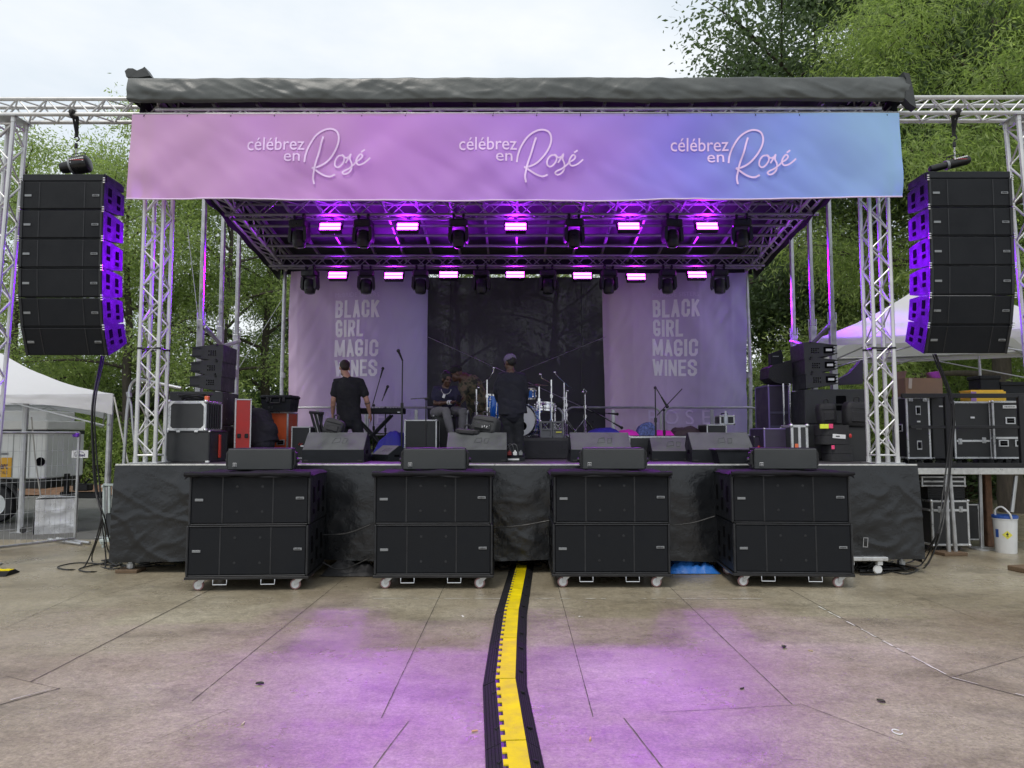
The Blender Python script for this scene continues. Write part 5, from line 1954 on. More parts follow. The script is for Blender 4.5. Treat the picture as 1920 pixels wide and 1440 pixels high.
def drum(name, label, c, r, depth, axis_rot, head_mat=HEADW, shell=BLUE, lugs=8, cat='drum', hole=None):
    t = thing(name, label, cat, c, 0, DRUM)
    t.rotation_euler = axis_rot
    b = MB()
    b.lathe([(r * 0.97, -depth / 2), (r, -depth / 2 + 0.01), (r, depth / 2 - 0.01), (r * 0.97, depth / 2)], 32)
    b.build('shell', shell, t)
    for sz in (-1, 1):
        b = MB()
        b.lathe([(0.001, sz * (depth / 2 + 0.004)), (r * 0.95, sz * (depth / 2 + 0.004))], 32, caps=False)
        b.lathe([(0.001, sz * (depth / 2 + 0.0025)), (r * 0.95, sz * (depth / 2 + 0.0025))], 32, caps=False)
        b.build('drum_head', head_mat, t)
        b = MB()
        b.lathe([(r * 0.96, sz * (depth / 2 - 0.016)), (r * 1.035, sz * (depth / 2 - 0.016)), (r * 1.035, sz * (depth / 2 + 0.014)), (r * 0.96, sz * (depth / 2 + 0.014))], 32, caps=False)
        b.build('hoop', CHROME, t)
    for k in range(lugs):
        b = MB()
        a = 2 * math.pi * k / lugs
        x, y = r * 1.02 * math.cos(a), r * 1.02 * math.sin(a)
        b.tube((x, y, -depth / 2 + 0.03), (x, y, depth / 2 - 0.03), 0.006, 6)
        for sz in (-1, 1):
            b.ball((x, y, sz * depth * 0.3), (0.018, 0.018, 0.026), 8, 6)
        b.build('lug', CHROME, t)
    return t
Yd = 11.25
c = at(979, 789, Yd)
rb = (at(979, 758, Yd).z - at(979, 821, Yd).z) / 2
bd = drum('bass_drum', 'bass drum with white head and dark round port, half hidden by the capped man', (c.x, Yd + 0.2, ZR + rb + 0.01), rb, 0.4, (math.pi / 2, 0, R(-12)), lugs=10)
b = MB()
b.lathe([(0.0, 0.207), (rb * 0.27, 0.2075)], 20, (rb * 0.18, -rb * 0.35, 0.0), caps=False)
b.build('port', HOLE, bd)
b = MB()
b.lathe([(rb * 0.27, 0.206), (rb * 0.33, 0.208)], 20, (rb * 0.18, -rb * 0.35, 0.0), caps=False)
b.build('port_ring', WHITEP, bd)
tx = text_mesh('M', 0.09, BADGE_DK, 'head_lettering', bd, (rb * 0.05, rb * 0.55, 0.209), 1.1, 0.004, 'CENTER', (0, 0, 0), 0.0)
drum('floor_tom', 'bright blue floor tom between the charcoal backpack and the capped man', tuple(at(919, 764, 11.9)), (at(936, 764, 11.9).x - at(902, 764, 11.9).x) / 2, 0.40, (0, R(3), 0))
drum('rack_tom', 'small blue rack tom with chrome hoops right of the capped man', tuple(at(994, 738, 11.7)), 0.085, 0.15, (R(8), 0, 0), lugs=6)
t_ = thing('snare_drum', 'x', 'drum')
bpy.data.objects.remove(t_)
drum('snare_drum', 'shallow chrome snare drum behind the pair of open rack frames', tuple(at(1022, 764, 12.2)), 0.17, 0.12, (R(-6), R(5), 0), shell=CHROME, lugs=8)
BRASS = M('dull_cymbal_bronze', (0.42, 0.35, 0.2), 0.3, 0.9, 0.1, 3)
def cymbal_stand(label, px, y0, top, Y, booms, cym=None):
    a = at(px, 800, Y)
    zt_ = at(px, top, Y).z
    t = thing('cymbal_stand', label, 'cymbal stand', (a.x, Y, ZR), 0, 'chrome cymbal stands around the drum kit')
    b = MB()
    b.tube((a.x, Y, ZR + 0.03), (a.x, Y, ZR + (zt_ - ZR) * 0.5), 0.017, 8)
    b.tube((a.x, Y, ZR + (zt_ - ZR) * 0.5), (a.x, Y, zt_), 0.012, 8)
    for f in (0.3, 0.5, 0.72):
        z = ZR + (zt_ - ZR) * f
        b.tube((a.x, Y, z - 0.03), (a.x, Y, z + 0.02), 0.026, 8)
        b.tube((a.x, Y, z), (a.x + 0.04, Y - 0.01, z), 0.009, 6)
    b.build('pole', CHROME, t, w=1)
    for k in range(3):
        an = k * 2.094 + 0.5
        b = MB()
        b.tube((a.x, Y, ZR + 0.30), (a.x + 0.26 * math.cos(an), Y + 0.26 * math.sin(an), ZR + 0.015), 0.010, 6)
        b.build('leg', CHROME, t, w=1)
    for bm in booms:
        b = MB()
        b.path([at(*p_, Y) for p_ in bm], 0.009, 6)
        b.ball(at(*bm[-1], Y), 0.022, 8, 6)
        b.build('boom', CHROME, t, w=1)
    if cym:
        q = at(*cym[0], Y)
        b = MB()
        r_ = cym[1]
        b.lathe([(0.0, 0.022), (0.035, 0.018), (0.05, 0.008), (r_ * 0.6, 0.002), (r_, -0.008), (r_ * 0.99, -0.010), (0.05, 0.004), (0.0, 0.012)], 28, q, (R(cym[2]), R(cym[3]), 0), caps=False)
        b.build('cymbal', BRASS, t, w=1)
cymbal_stand('chrome cymbal stand with curved arm between the leaning man and the capped man', 913, 790, 712, 11.6, [((898, 722), (913, 712), (920, 706), (925, 697), (926, 690))])
cymbal_stand('short chrome stand right of the seated man, topped by a wing nut', 893, 790, 730, 11.5, [((893, 730), (897, 727))])
cymbal_stand('chrome hi-hat stand with flat cymbal right of the capped man', 1011, 820, 722, 11.5, [], ((1008, 722), 0.175, 3, 0))
cymbal_stand('chrome cymbal stand with short boom pointing up left, middle of the drum hardware', 1034, 820, 712, 11.6, [((1034, 718), (1016, 709), (1013, 702))])
cymbal_stand('tall chrome cymbal stand with long crossed boom near the stage scrim seam', 1058, 820, 718, 11.8, [((1077, 733), (1058, 717), (1043, 703), (1040, 698))])
cymbal_stand('lone chrome stand with hook top at the right edge of the drums', 1097, 825, 740, 11.9, [((1097, 740), (1100, 735), (1095, 729), (1093, 735))])
cymbal_stand('chrome stand close behind the tall crossed boom stand', 1062, 820, 735, 12.1, [((1062, 735), (1064, 733))])
t = thing('drum_pedal_stool', 'black round drum stool behind the snare drum', 'stool', tuple(at(1040, 820, 12.5)))
t.location.z = ZR
b = MB()
b.lathe([(0.0, 0.52), (0.16, 0.52), (0.17, 0.55), (0.16, 0.6), (0.0, 0.61)], 20, caps=False)
b.build('seat', BAG, t)
b = MB()
b.tube((0, 0, 0.1), (0, 0, 0.53), 0.02, 8)
b.build('pole', CHROME, t)
for k in range(3):
    b = MB()
    b.tube((0, 0, 0.25), (0.24 * math.cos(k * 2.1), 0.24 * math.sin(k * 2.1), 0.01), 0.011, 6)
    b.build('leg', CHROME, t)
# two grey milk crates / open rack frames
for k, (x0, x1, lb) in enumerate(((1013, 1035, 'grey open plastic crate left of the yellow-labelled one'), (1036, 1057, 'grey open plastic crate with yellow label under the cymbal stands'))):
    Y = 11.0
    a, c = at(x0, 818, Y), at(x1, 790, Y)
    t = thing('plastic_crate', lb, 'crate', ((a.x + c.x) / 2, Y, ZR + .001), 0, 'grey crates on the drum riser')
    w, h = c.x - a.x, c.z - ZR
    b = MB()
    CR = M('grey_crate_plastic', (0.17, 0.17, 0.18), 0.55, 0, 0.15, 9)
    for y in (0.0, 0.26):
        for z in (0.012, h * 0.5, h - 0.012):
            b.box((0, y, z), (w, 0.02, 0.026), 0.004)
        for sx in (-1, 1):
            b.box((sx * (w / 2 - 0.013), y, h / 2), (0.024, 0.021, h), 0.004)
    for sx in (-1, 1):
        for z in (0.013, h * 0.5, h - 0.013):
            b.box((sx * (w / 2 - 0.012), 0.13, z), (0.02, 0.26, 0.024), 0.004)
    b.box((0, 0.13, 0.02), (w - 0.02, 0.25, 0.01))
    b.box((0, 0.014, h * 0.25), (w - 0.03, 0.006, h * 0.4))
    b.build('frame', CR, t)
    if k:
        b = MB()
        b.box((0.01, -0.012, h * 0.34), (w * 0.5, 0.004, 0.022))
        b.build('yellow_label', M('yellow_label', (0.75, 0.7, 0.1), 0.5), t)
    else:
        b = MB()
        for i in range(5):
            b.path([(0.05 * math.cos(q_ * 0.6 + i) , 0.02 + 0.01 * i, h * 0.3 + 0.04 * math.sin(q_ * 0.6 + i)) for q_ in range(11)], 0.006, 5)
        b.build('cable_coil', BADGE, t)
# pedal board in front of the capped man
t = thing('pedal_board', 'black pedal board with white-lettered front and small pedals at the capped man\'s feet', 'pedal board', tuple(at(960, 866, 9.6)))
t.location.z = ZD + 0.001
b = MB()
b.prism([(0, 0), (0, 0.05), (0.3, 0.10), (0.3, 0)], -0.17, 0.17, 'x')
b.build('board', CAB, t)
for i in range(4):
    b = MB()
    b.box((-0.11 + 0.075 * i, 0.12, 0.10), (0.055, 0.10, 0.05), 0.006)
    b.lathe([(0.012, 0.0), (0.012, 0.02)], 8, (-0.11 + 0.075 * i, 0.09, 0.125))
    b.build('pedal', (BADGE, M('dark_red_pedal', (0.25, 0.03, 0.03), 0.4), WHITEP, BADGE)[i], t)
b = MB()
b.box((0.02, -0.003, 0.026), (0.15, 0.005, 0.022), 0.001)
b.build('nameplate', WHITEP, t)
b = MB()
for i in range(5):
    b.path(smooth_pts([(-0.12 + 0.05 * i, 0.1, 0.13), (-0.15 + 0.05 * i, 0.05, 0.22), (-0.19 + 0.04 * i, 0.15, 0.2), (-0.2, 0.25, 0.03)], 4), 0.006, 5)
b.build('patch_cable', BADGE, t)

# heaps of cloth
def heap(name, label, x0, x1, ytop, Y, d, mat, seed, cat='cloth'):
    a, c = at(x0, 800, Y), at(x1, 800, Y)
    h = max(0.1, at(900, ytop, Y).z - ZD)
    w = c.x - a.x
    b = MB()
    def f(u, v):
        x = (u - 0.5) * w
        y = (v - 0.5) * d
        e = (1 - abs(2 * u - 1) ** 3.0) * (1 - abs(2 * v - 1) ** 3.0)
        z = h * e * (0.85 + 0.4 * nz3(x * 4, seed, y * 4)) + 0.03 * e * abs(nz3(x * 13, seed + 3, y * 13))
        return (x, y, max(0.004, z))
    b.grid(f, 60, 26)
    o = b.build(name, mat, ang=3)
    o.location = ((a.x + c.x) / 2, Y + d / 2, ZD + 0.002)
    tag(o, label, cat)
    return o
heap('cloth_heap', 'crumpled deep blue cloth heap in front of the keyboard stand', 693, 768, 806, 10.9, 0.7, M('deep_blue_cloth', (0.03, 0.03, 0.32), 0.6, 0, 0.2, 4, bump=0.3, bs=12), 3)
c_, ztl = case_px('flight_case', 'long flat black road case with wide silver lid edge, carrying the folded cloths', 1178, 1296, 818, 10.25, 0.6, mat=BLKPLY, e=0.03, latches=((-0.03, 0.84),), handles=())
DB = M('deep_blue_cloth')
def cloth_on(name, label, x0, x1, y0, y1, Y, d, mat, seed):
    a, c = at(x0, y1, Y), at(x1, y0, Y)
    w, h = c.x - a.x, c.z - a.z
    b = MB()
    def f(u, v):
        x, y = (u - 0.5) * w, (v - 0.5) * d
        e = (1 - abs(2 * u - 1) ** 4) * (1 - abs(2 * v - 1) ** 4)
        return (x, y, max(0.003, h * e * (0.9 + 0.35 * nz3(x * 5, seed, y * 5)) + 0.02 * e * abs(nz3(x * 15, seed, y * 15))))
    b.grid(f, 46, 20)
    o = b.build(name, mat, ang=3)
    o.location = ((a.x + c.x) / 2, Y + d / 2, a.z)
    return tag(o, label, 'cloth')
# the cloths lie on a second dark case behind
c_, ztm = case_px('flight_case', 'low dark road case behind the long flat one, hidden under the folded cloths', 1098, 1325, 817, 10.95, 0.55, mat=BLKPLY, edge=EDGE, e=0.02)
cloth_on('folded_cloth', 'deep blue folded cloth lying left of the magenta one', 1100, 1170, 803, 817, 10.97, 0.45, DB, 5)
cloth_on('folded_cloth', 'bright magenta folded cloth beside the deep blue one', 1160, 1200, 806, 817, 10.93, 0.4, M('magenta_cloth', (0.85, 0.03, 0.55), 0.6, 0, 0.1), 7)
cloth_on('folded_cloth', 'blue and white patterned cloth bundle between the two magenta cloths', 1195, 1235, 791, 817, 11.0, 0.35, M('blue_pattern_cloth', (0.09, 0.12, 0.3), 0.7, 0, 0.9, 30), 9)
cloth_on('folded_cloth', 'bright magenta folded cloth right of the patterned bundle', 1228, 1266, 806, 817, 10.93, 0.4, M('magenta_cloth'), 11)
cloth_on('folded_cloth', 'dark brown folded cloth right of the second magenta cloth', 1262, 1322, 800, 817, 10.98, 0.5, M('brown_cloth', (0.07, 0.045, 0.05), 0.8, 0, 0.2, 5), 13)

# right wing cases
c_, z1 = case_px('rack_case', 'low black rack case with silver edges under the smaller top case and water bottle', 1325, 1363, 796, 10.7, 0.45, mat=BLKPLY, e=0.018, cat='rack case', rz_=R(3))
b = MB()
b.box((0.02, -0.006, 0.09), (0.1, 0.006, 0.02), 0.001)
b.build('nameplate', BADGE, c_)
c_, z2 = case_px('rack_case', 'small silver edged case with top handle on the low rack case', 1350, 1378, 779, 10.78, 0.3, z0=z1 + 0.002, mat=BLKPLY, e=0.022, cat='rack case')
b = MB()
w2 = at(1378, 0, 10.78).x - at(1350, 0, 10.78).x
b.path([(-0.05, 0.15, z2 - z1), (-0.045, 0.15, z2 - z1 + 0.03), (0.045, 0.15, z2 - z1 + 0.03), (0.05, 0.15, z2 - z1)], 0.009, 6)
b.build('handle', BLKMET, c_)
t = thing('water_bottle', 'clear plastic water bottle standing on the low rack case', 'bottle', (at(1344, 0, 10.8).x, 10.78, z1 + 0.001))
PET = M('clear_plastic', (0.55, 0.58, 0.62), 0.12, 0, 0.02, spec=0.7)
b = MB()
b.lathe([(0.0, 0.0), (0.028, 0.0), (0.031, 0.01), (0.031, 0.11), (0.027, 0.125), (0.03, 0.135), (0.012, 0.175), (0.012, 0.185), (0, 0.185)], 16, caps=False)
b.build('body', PET, t)
b = MB()
b.lathe([(0.0, 0.18), (0.015, 0.18), (0.015, 0.2), (0, 0.2)], 12, caps=False)
b.build('cap', WHITEP, t)
# purple lit stack of cases on the far right of the deck
PC = M('laminate_violet_light', (0.035, 0.025, 0.055), 0.45, 0, 0.2, 6)  # purple stage light put into this colour and the edge colour below
c_, z1 = case_px('flight_case', 'dark wide road case with white stencil marks, behind the front fill at the right end', 1432, 1482, 803, 9.9, 0.6, mat=PC, edge=M('edge_violet_light', (0.22, 0.16, 0.4), 0.4, 0.5, 0.1), e=0.02)
b = MB()
wc = at(1482, 0, 9.9).x - at(1432, 0, 9.9).x
for i in range(3):
    b.box((-wc * 0.22 + 0.028 * i, -0.008, 0.12), (0.016, 0.006, 0.1))
b.box((wc * 0.35, -0.008, 0.2), (0.03, 0.006, 0.16))
b.build('stencil_mark', WHITEP, c_)
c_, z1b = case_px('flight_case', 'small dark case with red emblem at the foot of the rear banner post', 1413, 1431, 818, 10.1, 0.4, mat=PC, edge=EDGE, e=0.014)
b = MB()
b.ball((0, -0.006, 0.18), (0.02, 0.005, 0.02), 10, 6)
b.build('emblem', M('red_print'), c_)
c_, z1c = case_px('flight_case', 'upright silver framed case with orange and grey side panels beside the bucket bag', 1483, 1515, 797, 9.7, 0.4, mat=GREYPLY, e=0.035)
b = MB()
wc = at(1515, 0, 9.7).x - at(1483, 0, 9.7).x
b.box((-wc * 0.2, -0.008, 0.14), (0.045, 0.006, 0.18), 0.002)
b.build('orange_panel', M('orange_plastic'), c_)
b = MB()
b.box((-wc * 0.02, -0.004, (z1c - ZD) / 2), (0.035, 0.012, z1c - ZD - 0.06), 0.003)
b.build('centre_post', CASEAL, c_)
# rounded black instrument cases
def round_case(label, x0, x1, ytop, z0, Y):
    a, c = at(x0, 0, Y), at(x1, 0, Y)
    h = at(0, ytop, Y).z - z0
    t = thing('instrument_case', label, 'instrument case', ((a.x + c.x) / 2, Y, z0), 0, 'rounded black instrument cases')
    w = c.x - a.x
    b = MB()
    pts = []
    for i in range(28):
        an = 2 * math.pi * i / 28
        pts.append((w / 2 * math.copysign(abs(math.cos(an)) ** 0.55, math.cos(an)), 0.18 + 0.18 * math.copysign(abs(math.sin(an)) ** 0.7, math.sin(an))))
    b.prism(pts, 0.004, h * 0.46, 'z')
    b.build('body', BAG, t)
    b = MB()
    b.prism([(x * 1.02, y_ * 1.01) for x, y_ in pts], h * 0.48, h, 'z')
    b.build('lid', BAG, t)
    return t, h
zc0 = ZD + 0.001
t, h1 = round_case('rounded black instrument case, lower of two, with small pink tag', 1530, 1577, 834, zc0, 9.55)
b = MB()
b.box((-0.13, -0.004, h1 * 0.85), (0.04, 0.012, 0.05), 0.003)
b.build('pink_tag', M('pink_tape', (0.85, 0.08, 0.22), 0.5), t)
t, h2 = round_case('rounded black instrument case, upper of two, with white label and yellow and pink tape', 1517, 1572, 797, zc0 + h1 + 0.002, 9.55)
b = MB()
b.box((0.02, -0.004, h2 * 0.42), (0.17, 0.006, 0.055), 0.002, (0, R(4), 0))
lbp = b.build('white_label', WHITEP, t)
b = MB()
b.box((0.0, -0.009, h2 * 0.43), (0.05, 0.003, 0.014))
b.build('label_print', BADGE_DK, lbp)
b = MB()
b.box((-0.17, 0.0, h2 * 0.93), (0.11, 0.03, 0.06), 0.004)
b.build('yellow_tape', M('yellow_tape', (0.75, 0.85, 0.06), 0.5), t)
b = MB()
b.box((-0.085, 0.0, h2 * 0.94), (0.055, 0.03, 0.06), 0.004)
b.build('pink_tape', M('pink_tape'), t)
b = MB()
b.ball((0.17, 0.0, h2 * 0.45), (0.02, 0.008, 0.03), 10, 6)
b.build('red_seal', M('red_print'), t)
c_, z3 = case_px('road_trunk', 'plain black trunk between the rounded instrument cases and the lattice tower', 1574, 1626, 802, 9.75, 0.5, mat=BLKPLY, edge=EDGE, e=0.02, cat='trunk')
# tall rack with chrome uprights and dark covered monitor
c_, z4 = case_px('rack_case', 'tall open rack with violet lit panels under the black covered console', 1442, 1482, 722, 10.9, 0.6, mat=PC, edge=M('edge_violet_light'), e=0.022, cat='rack case')
wc = at(1482, 0, 10.9).x - at(1442, 0, 10.9).x
b = MB()
for i, fz in enumerate((0.06, 0.15, 0.34, 0.43, 0.62)):
    b.box((0, -0.004, fz * (z4 - ZD)), (wc - 0.06, 0.012, 0.035), 0.003)
b.build('rack_panel', M('rack_metal', (0.1, 0.09, 0.15), 0.4, 0.5), c_)  # violet cast of the stage light put into the panel colour
for px in (1468, 1480):
    b = MB()
    q = at(px, 700, 10.6)
    b.tube((q.x - c_.location.x, -0.3, -0.0), (q.x - c_.location.x, -0.3, z4 - ZD), 0.012, 6)
    b.build('chrome_upright', CHROME, c_)
t = thing('covered_console', 'console under a black cloth with small screen, on top of the tall rack', 'console', (at(1462, 0, 10.8).x, 10.8, z4 + 0.001))
b = MB()
P = [at(x, y, 10.8) for x, y in ((1440, 690), (1447, 685), (1470, 680), (1482, 675), (1484, 720), (1468, 721), (1450, 717), (1439, 709))]
b.prism([(p_.x, p_.z) for p_ in P], 10.75, 11.15, 'y')
b.build('cloth', BAG, t, w=1)
b = MB()
P = [at(x, y, 10.8) for x, y in ((1447, 662), (1467, 655), (1471, 668), (1469, 682), (1447, 688))]
b.prism([(p_.x, p_.z) for p_ in P], 10.85, 10.95, 'y')
b.build('screen', CAB, t, w=1)
b = MB()
q = at(1455, 668, 10.84)
b.box((q.x, 10.847, q.z), (0.09, 0.004, 0.012))
b.build('screen_print', BADGE, t, w=1)
b = MB()                                              # leaning purple black cloth / sail
P = [at(x, y, 11.4) for x, y in ((1570, 712), (1592, 700), (1617, 673), (1617, 720), (1572, 722))]
b.prism([(p_.x, p_.z) for p_ in P], 11.38, 11.5, 'y')
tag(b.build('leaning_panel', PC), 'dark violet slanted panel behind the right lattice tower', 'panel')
# ------------------------------------------------------------------ people
def remeshed(mb, name, mats, parent, voxel=0.012, smooth_it=3, wrinkle=0.0, seed=0):
    me = bpy.data.meshes.new('tmp')
    me.from_pydata(mb.v, [], mb.f)
    ob = bpy.data.objects.new('tmp', me)
    col.objects.link(ob)
    bm = bmesh.new()
    bm.from_mesh(me)
    bmesh.ops.recalc_face_normals(bm, faces=bm.faces)
    bm.to_mesh(me)
    bm.free()
    m = ob.modifiers.new('r', 'REMESH')
    m.mode = 'VOXEL'
    m.voxel_size = voxel
    if smooth_it:
        s = ob.modifiers.new('s', 'SMOOTH')
        s.factor, s.iterations = 0.5, smooth_it
    dg = bpy.context.evaluated_depsgraph_get()
    dg.update()
    out = bpy.data.meshes.new_from_object(ob.evaluated_get(dg))
    bpy.data.objects.remove(ob)
    out.name = name
    if wrinkle:
        for v in out.vertices:
            n = v.normal
            k = wrinkle * (abs(nz3(v.co.x * 9 + v.co.z * 5, v.co.y * 9 + seed, v.co.z * 12)) - 0.25)
            v.co += n * k
    out.materials.clear()
    for mt in (mats if isinstance(mats, list) else [mats]):
        out.materials.append(mt)
    out.polygons.foreach_set('use_smooth', [True] * len(out.polygons))
    o = bpy.data.objects.new(name, out)
    col.objects.link(o)
    o.parent = parent
    loc = parent.location
    for v in out.vertices:
        v.co -= loc
    return o

def etube(b, pts, rad, ref, n=14):
    """tube with elliptical rings: rad = list of (r along ref, r across)"""
    pts = [Vector(p) for p in pts]
    k = len(pts)
    ref = Vector(ref)
    vs, fs = [], []
    # rounded end caps
    P, Rr = [], []
    for i in range(k):
        P.append(pts[i])
        Rr.append(rad[i] if isinstance(rad[i], tuple) else (rad[i], rad[i]))
    for i in range(k):
        t = (P[min(k - 1, i + 1)] - P[max(0, i - 1)]).normalized()
        u = ref - t * ref.dot(t)
        u = u.normalized() if u.length > 0.05 else t.orthogonal().normalized()
        w = t.cross(u)
        for j in range(n):
            a = 2 * math.pi * j / n
            vs.append(P[i] + u * math.cos(a) * Rr[i][0] + w * math.sin(a) * Rr[i][1])
    for i in range(k - 1):
        for j in range(n):
            j2 = (j + 1) % n
            fs.append((i * n + j, i * n + j2, (i + 1) * n + j2, (i + 1) * n + j))
    fs.append(tuple(range(n))[::-1])
    fs.append(tuple((k - 1) * n + j for j in range(n)))
    b.add(vs, fs)
    for e in (0, k - 1):
        b.ball(P[e], min(Rr[e]) * 0.98, 10, 8)

def hand(b, wrist, dr, palm_n, side, s=1.0, curl=0.5):
    """palm, four fingers of unequal length and a thumb from the palm side"""
    dr = Vector(dr).normalized()
    pn = Vector(palm_n)
    pn = (pn - dr * pn.dot(dr)).normalized()
    sd = dr.cross(pn).normalized() * side
    pc = Vector(wrist) + dr * 0.05 * s
    etube(b, [Vector(wrist), pc, Vector(wrist) + dr * 0.095 * s], [(0.026 * s, 0.020 * s), (0.040 * s, 0.017 * s), (0.040 * s, 0.014 * s)], sd, 10)
    for i, ln in enumerate((0.070, 0.080, 0.075, 0.060)):
        base = Vector(wrist) + dr * 0.092 * s + sd * (0.030 - 0.020 * i) * s
        d1 = (dr + pn * 0.25 * curl).normalized()
        d2 = (dr + pn * 1.1 * curl).normalized()
        d3 = (dr + pn * 2.4 * curl).normalized()
        p1 = base + d1 * ln * 0.45 * s
        p2 = p1 + d2 * ln * 0.32 * s
        p3 = p2 + d3 * ln * 0.25 * s
        b.path([base - dr * 0.015, base, p1, p2, p3], [0.0095 * s, 0.0098 * s, 0.009 * s, 0.0082 * s, 0.006 * s], 8)
    tb = Vector(wrist) + dr * 0.03 * s + sd * 0.032 * s
    t1 = tb + (dr * 0.7 + sd * 0.7 + pn * 0.2).normalized() * 0.035 * s
    t2 = t1 + (dr * 0.95 + sd * 0.25 + pn * 0.4).normalized() * 0.03 * s
    b.path([tb - sd * 0.01, tb, t1, t2], [0.013 * s, 0.0125 * s, 0.0105 * s, 0.008 * s], 8)

def head(b, c, fwd, up, s=1.0):
    f = Vector(fwd).normalized()
    u = Vector(up)
    u = (u - f * u.dot(f)).normalized()
    r = f.cross(u)
    m = Matrix((r, f, u)).transposed()
    c = Vector(c)
    def el(off, rad):
        vs = MB()
        vs.ball((0, 0, 0), rad, 16, 12)
        b.add([c + m @ (Vector(v) + Vector(off)) * s for v in vs.v], vs.f)
    el((0, -0.012, 0.025), (0.074, 0.094, 0.092))      # skull
    el((0, 0.030, -0.035), (0.056, 0.058, 0.078))      # face and jaw
    el((0, 0.058, -0.088), (0.028, 0.026, 0.022))      # chin
    el((0, 0.094, -0.022), (0.013, 0.022, 0.020))      # nose
    el((0, 0.086, 0.004), (0.008, 0.014, 0.026))
    el((0, 0.074, 0.022), (0.046, 0.018, 0.010))       # brow
    el((0, 0.082, -0.060), (0.022, 0.010, 0.006))      # lips
    el((0, 0.080, -0.070), (0.018, 0.010, 0.006))
    for sx in (-1, 1):
        el((sx * 0.074, -0.005, -0.012), (0.010, 0.020, 0.032))   # ears
        el((sx * 0.036, 0.062, -0.028), (0.018, 0.018, 0.016))    # cheeks
    return m

def eyes(m, c, s, parent):
    b = MB()
    for sx in (-1, 1):
        q = Vector(c) + m @ Vector((sx * 0.030, 0.080, 0.003)) * s
        b.ball(q, 0.011 * s, 8, 6)
    return b.build('eye', M('dark_eye', (0.02, 0.015, 0.012), 0.15), parent, w=1)

SKL = M('light_skin', (0.50, 0.27, 0.19), 0.5, 0, 0.1, 12, bump=0.05, bs=80)
SKD = M('dark_skin', (0.095, 0.046, 0.03), 0.45, 0, 0.12, 12, bump=0.05, bs=80)
HAIR = M('dark_brown_hair', (0.028, 0.016, 0.011), 0.6, 0, 0.3, 40, bump=0.5, bs=120)
BHAIR = M('black_hair', (0.009, 0.008, 0.008), 0.6, 0, 0.3, 40, bump=0.6, bs=90)
TEE = M('black_cotton', (0.014, 0.014, 0.018), 0.85, 0, 0.2, 8, bump=0.15, bs=200)
TRO = M('charcoal_trousers', (0.016, 0.017, 0.022), 0.85, 0, 0.2, 8, bump=0.15, bs=200)
GREYT = M('grey_trousers', (0.16, 0.155, 0.165), 0.85, 0, 0.2, 8, bump=0.2, bs=160)
SHOEB = M('black_shoe', (0.014, 0.014, 0.015), 0.5)
SHOEW = M('white_shoe', (0.75, 0.75, 0.76), 0.5, 0, 0.08)

def shoe(parent, ankle, dr, mat, s=1.0):
    dr = Vector(dr)
    dr.z = 0
    dr.normalize()
    b = MB()
    a = Vector(ankle)
    z = a.z
    etube(b, [a - dr * 0.05 * s + Vector((0, 0, -0.045 * s)), a + dr * 0.06 * s + Vector((0, 0, -0.05 * s)), a + dr * 0.16 * s + Vector((0, 0, -0.058 * s)), a + dr * 0.2 * s + Vector((0, 0, -0.062 * s))],
          [(0.036 * s, 0.042 * s), (0.042 * s, 0.042 * s), (0.044 * s, 0.032 * s), (0.03 * s, 0.022 * s)], Vector((-dr.y, dr.x, 0)), 12)
    etube(b, [a + Vector((0, 0, 0.01)), a + Vector((0, 0, -0.05))], [0.04 * s, 0.045 * s], dr, 10)
    return remeshed(b, 'shoe', mat, parent, 0.010, 2)

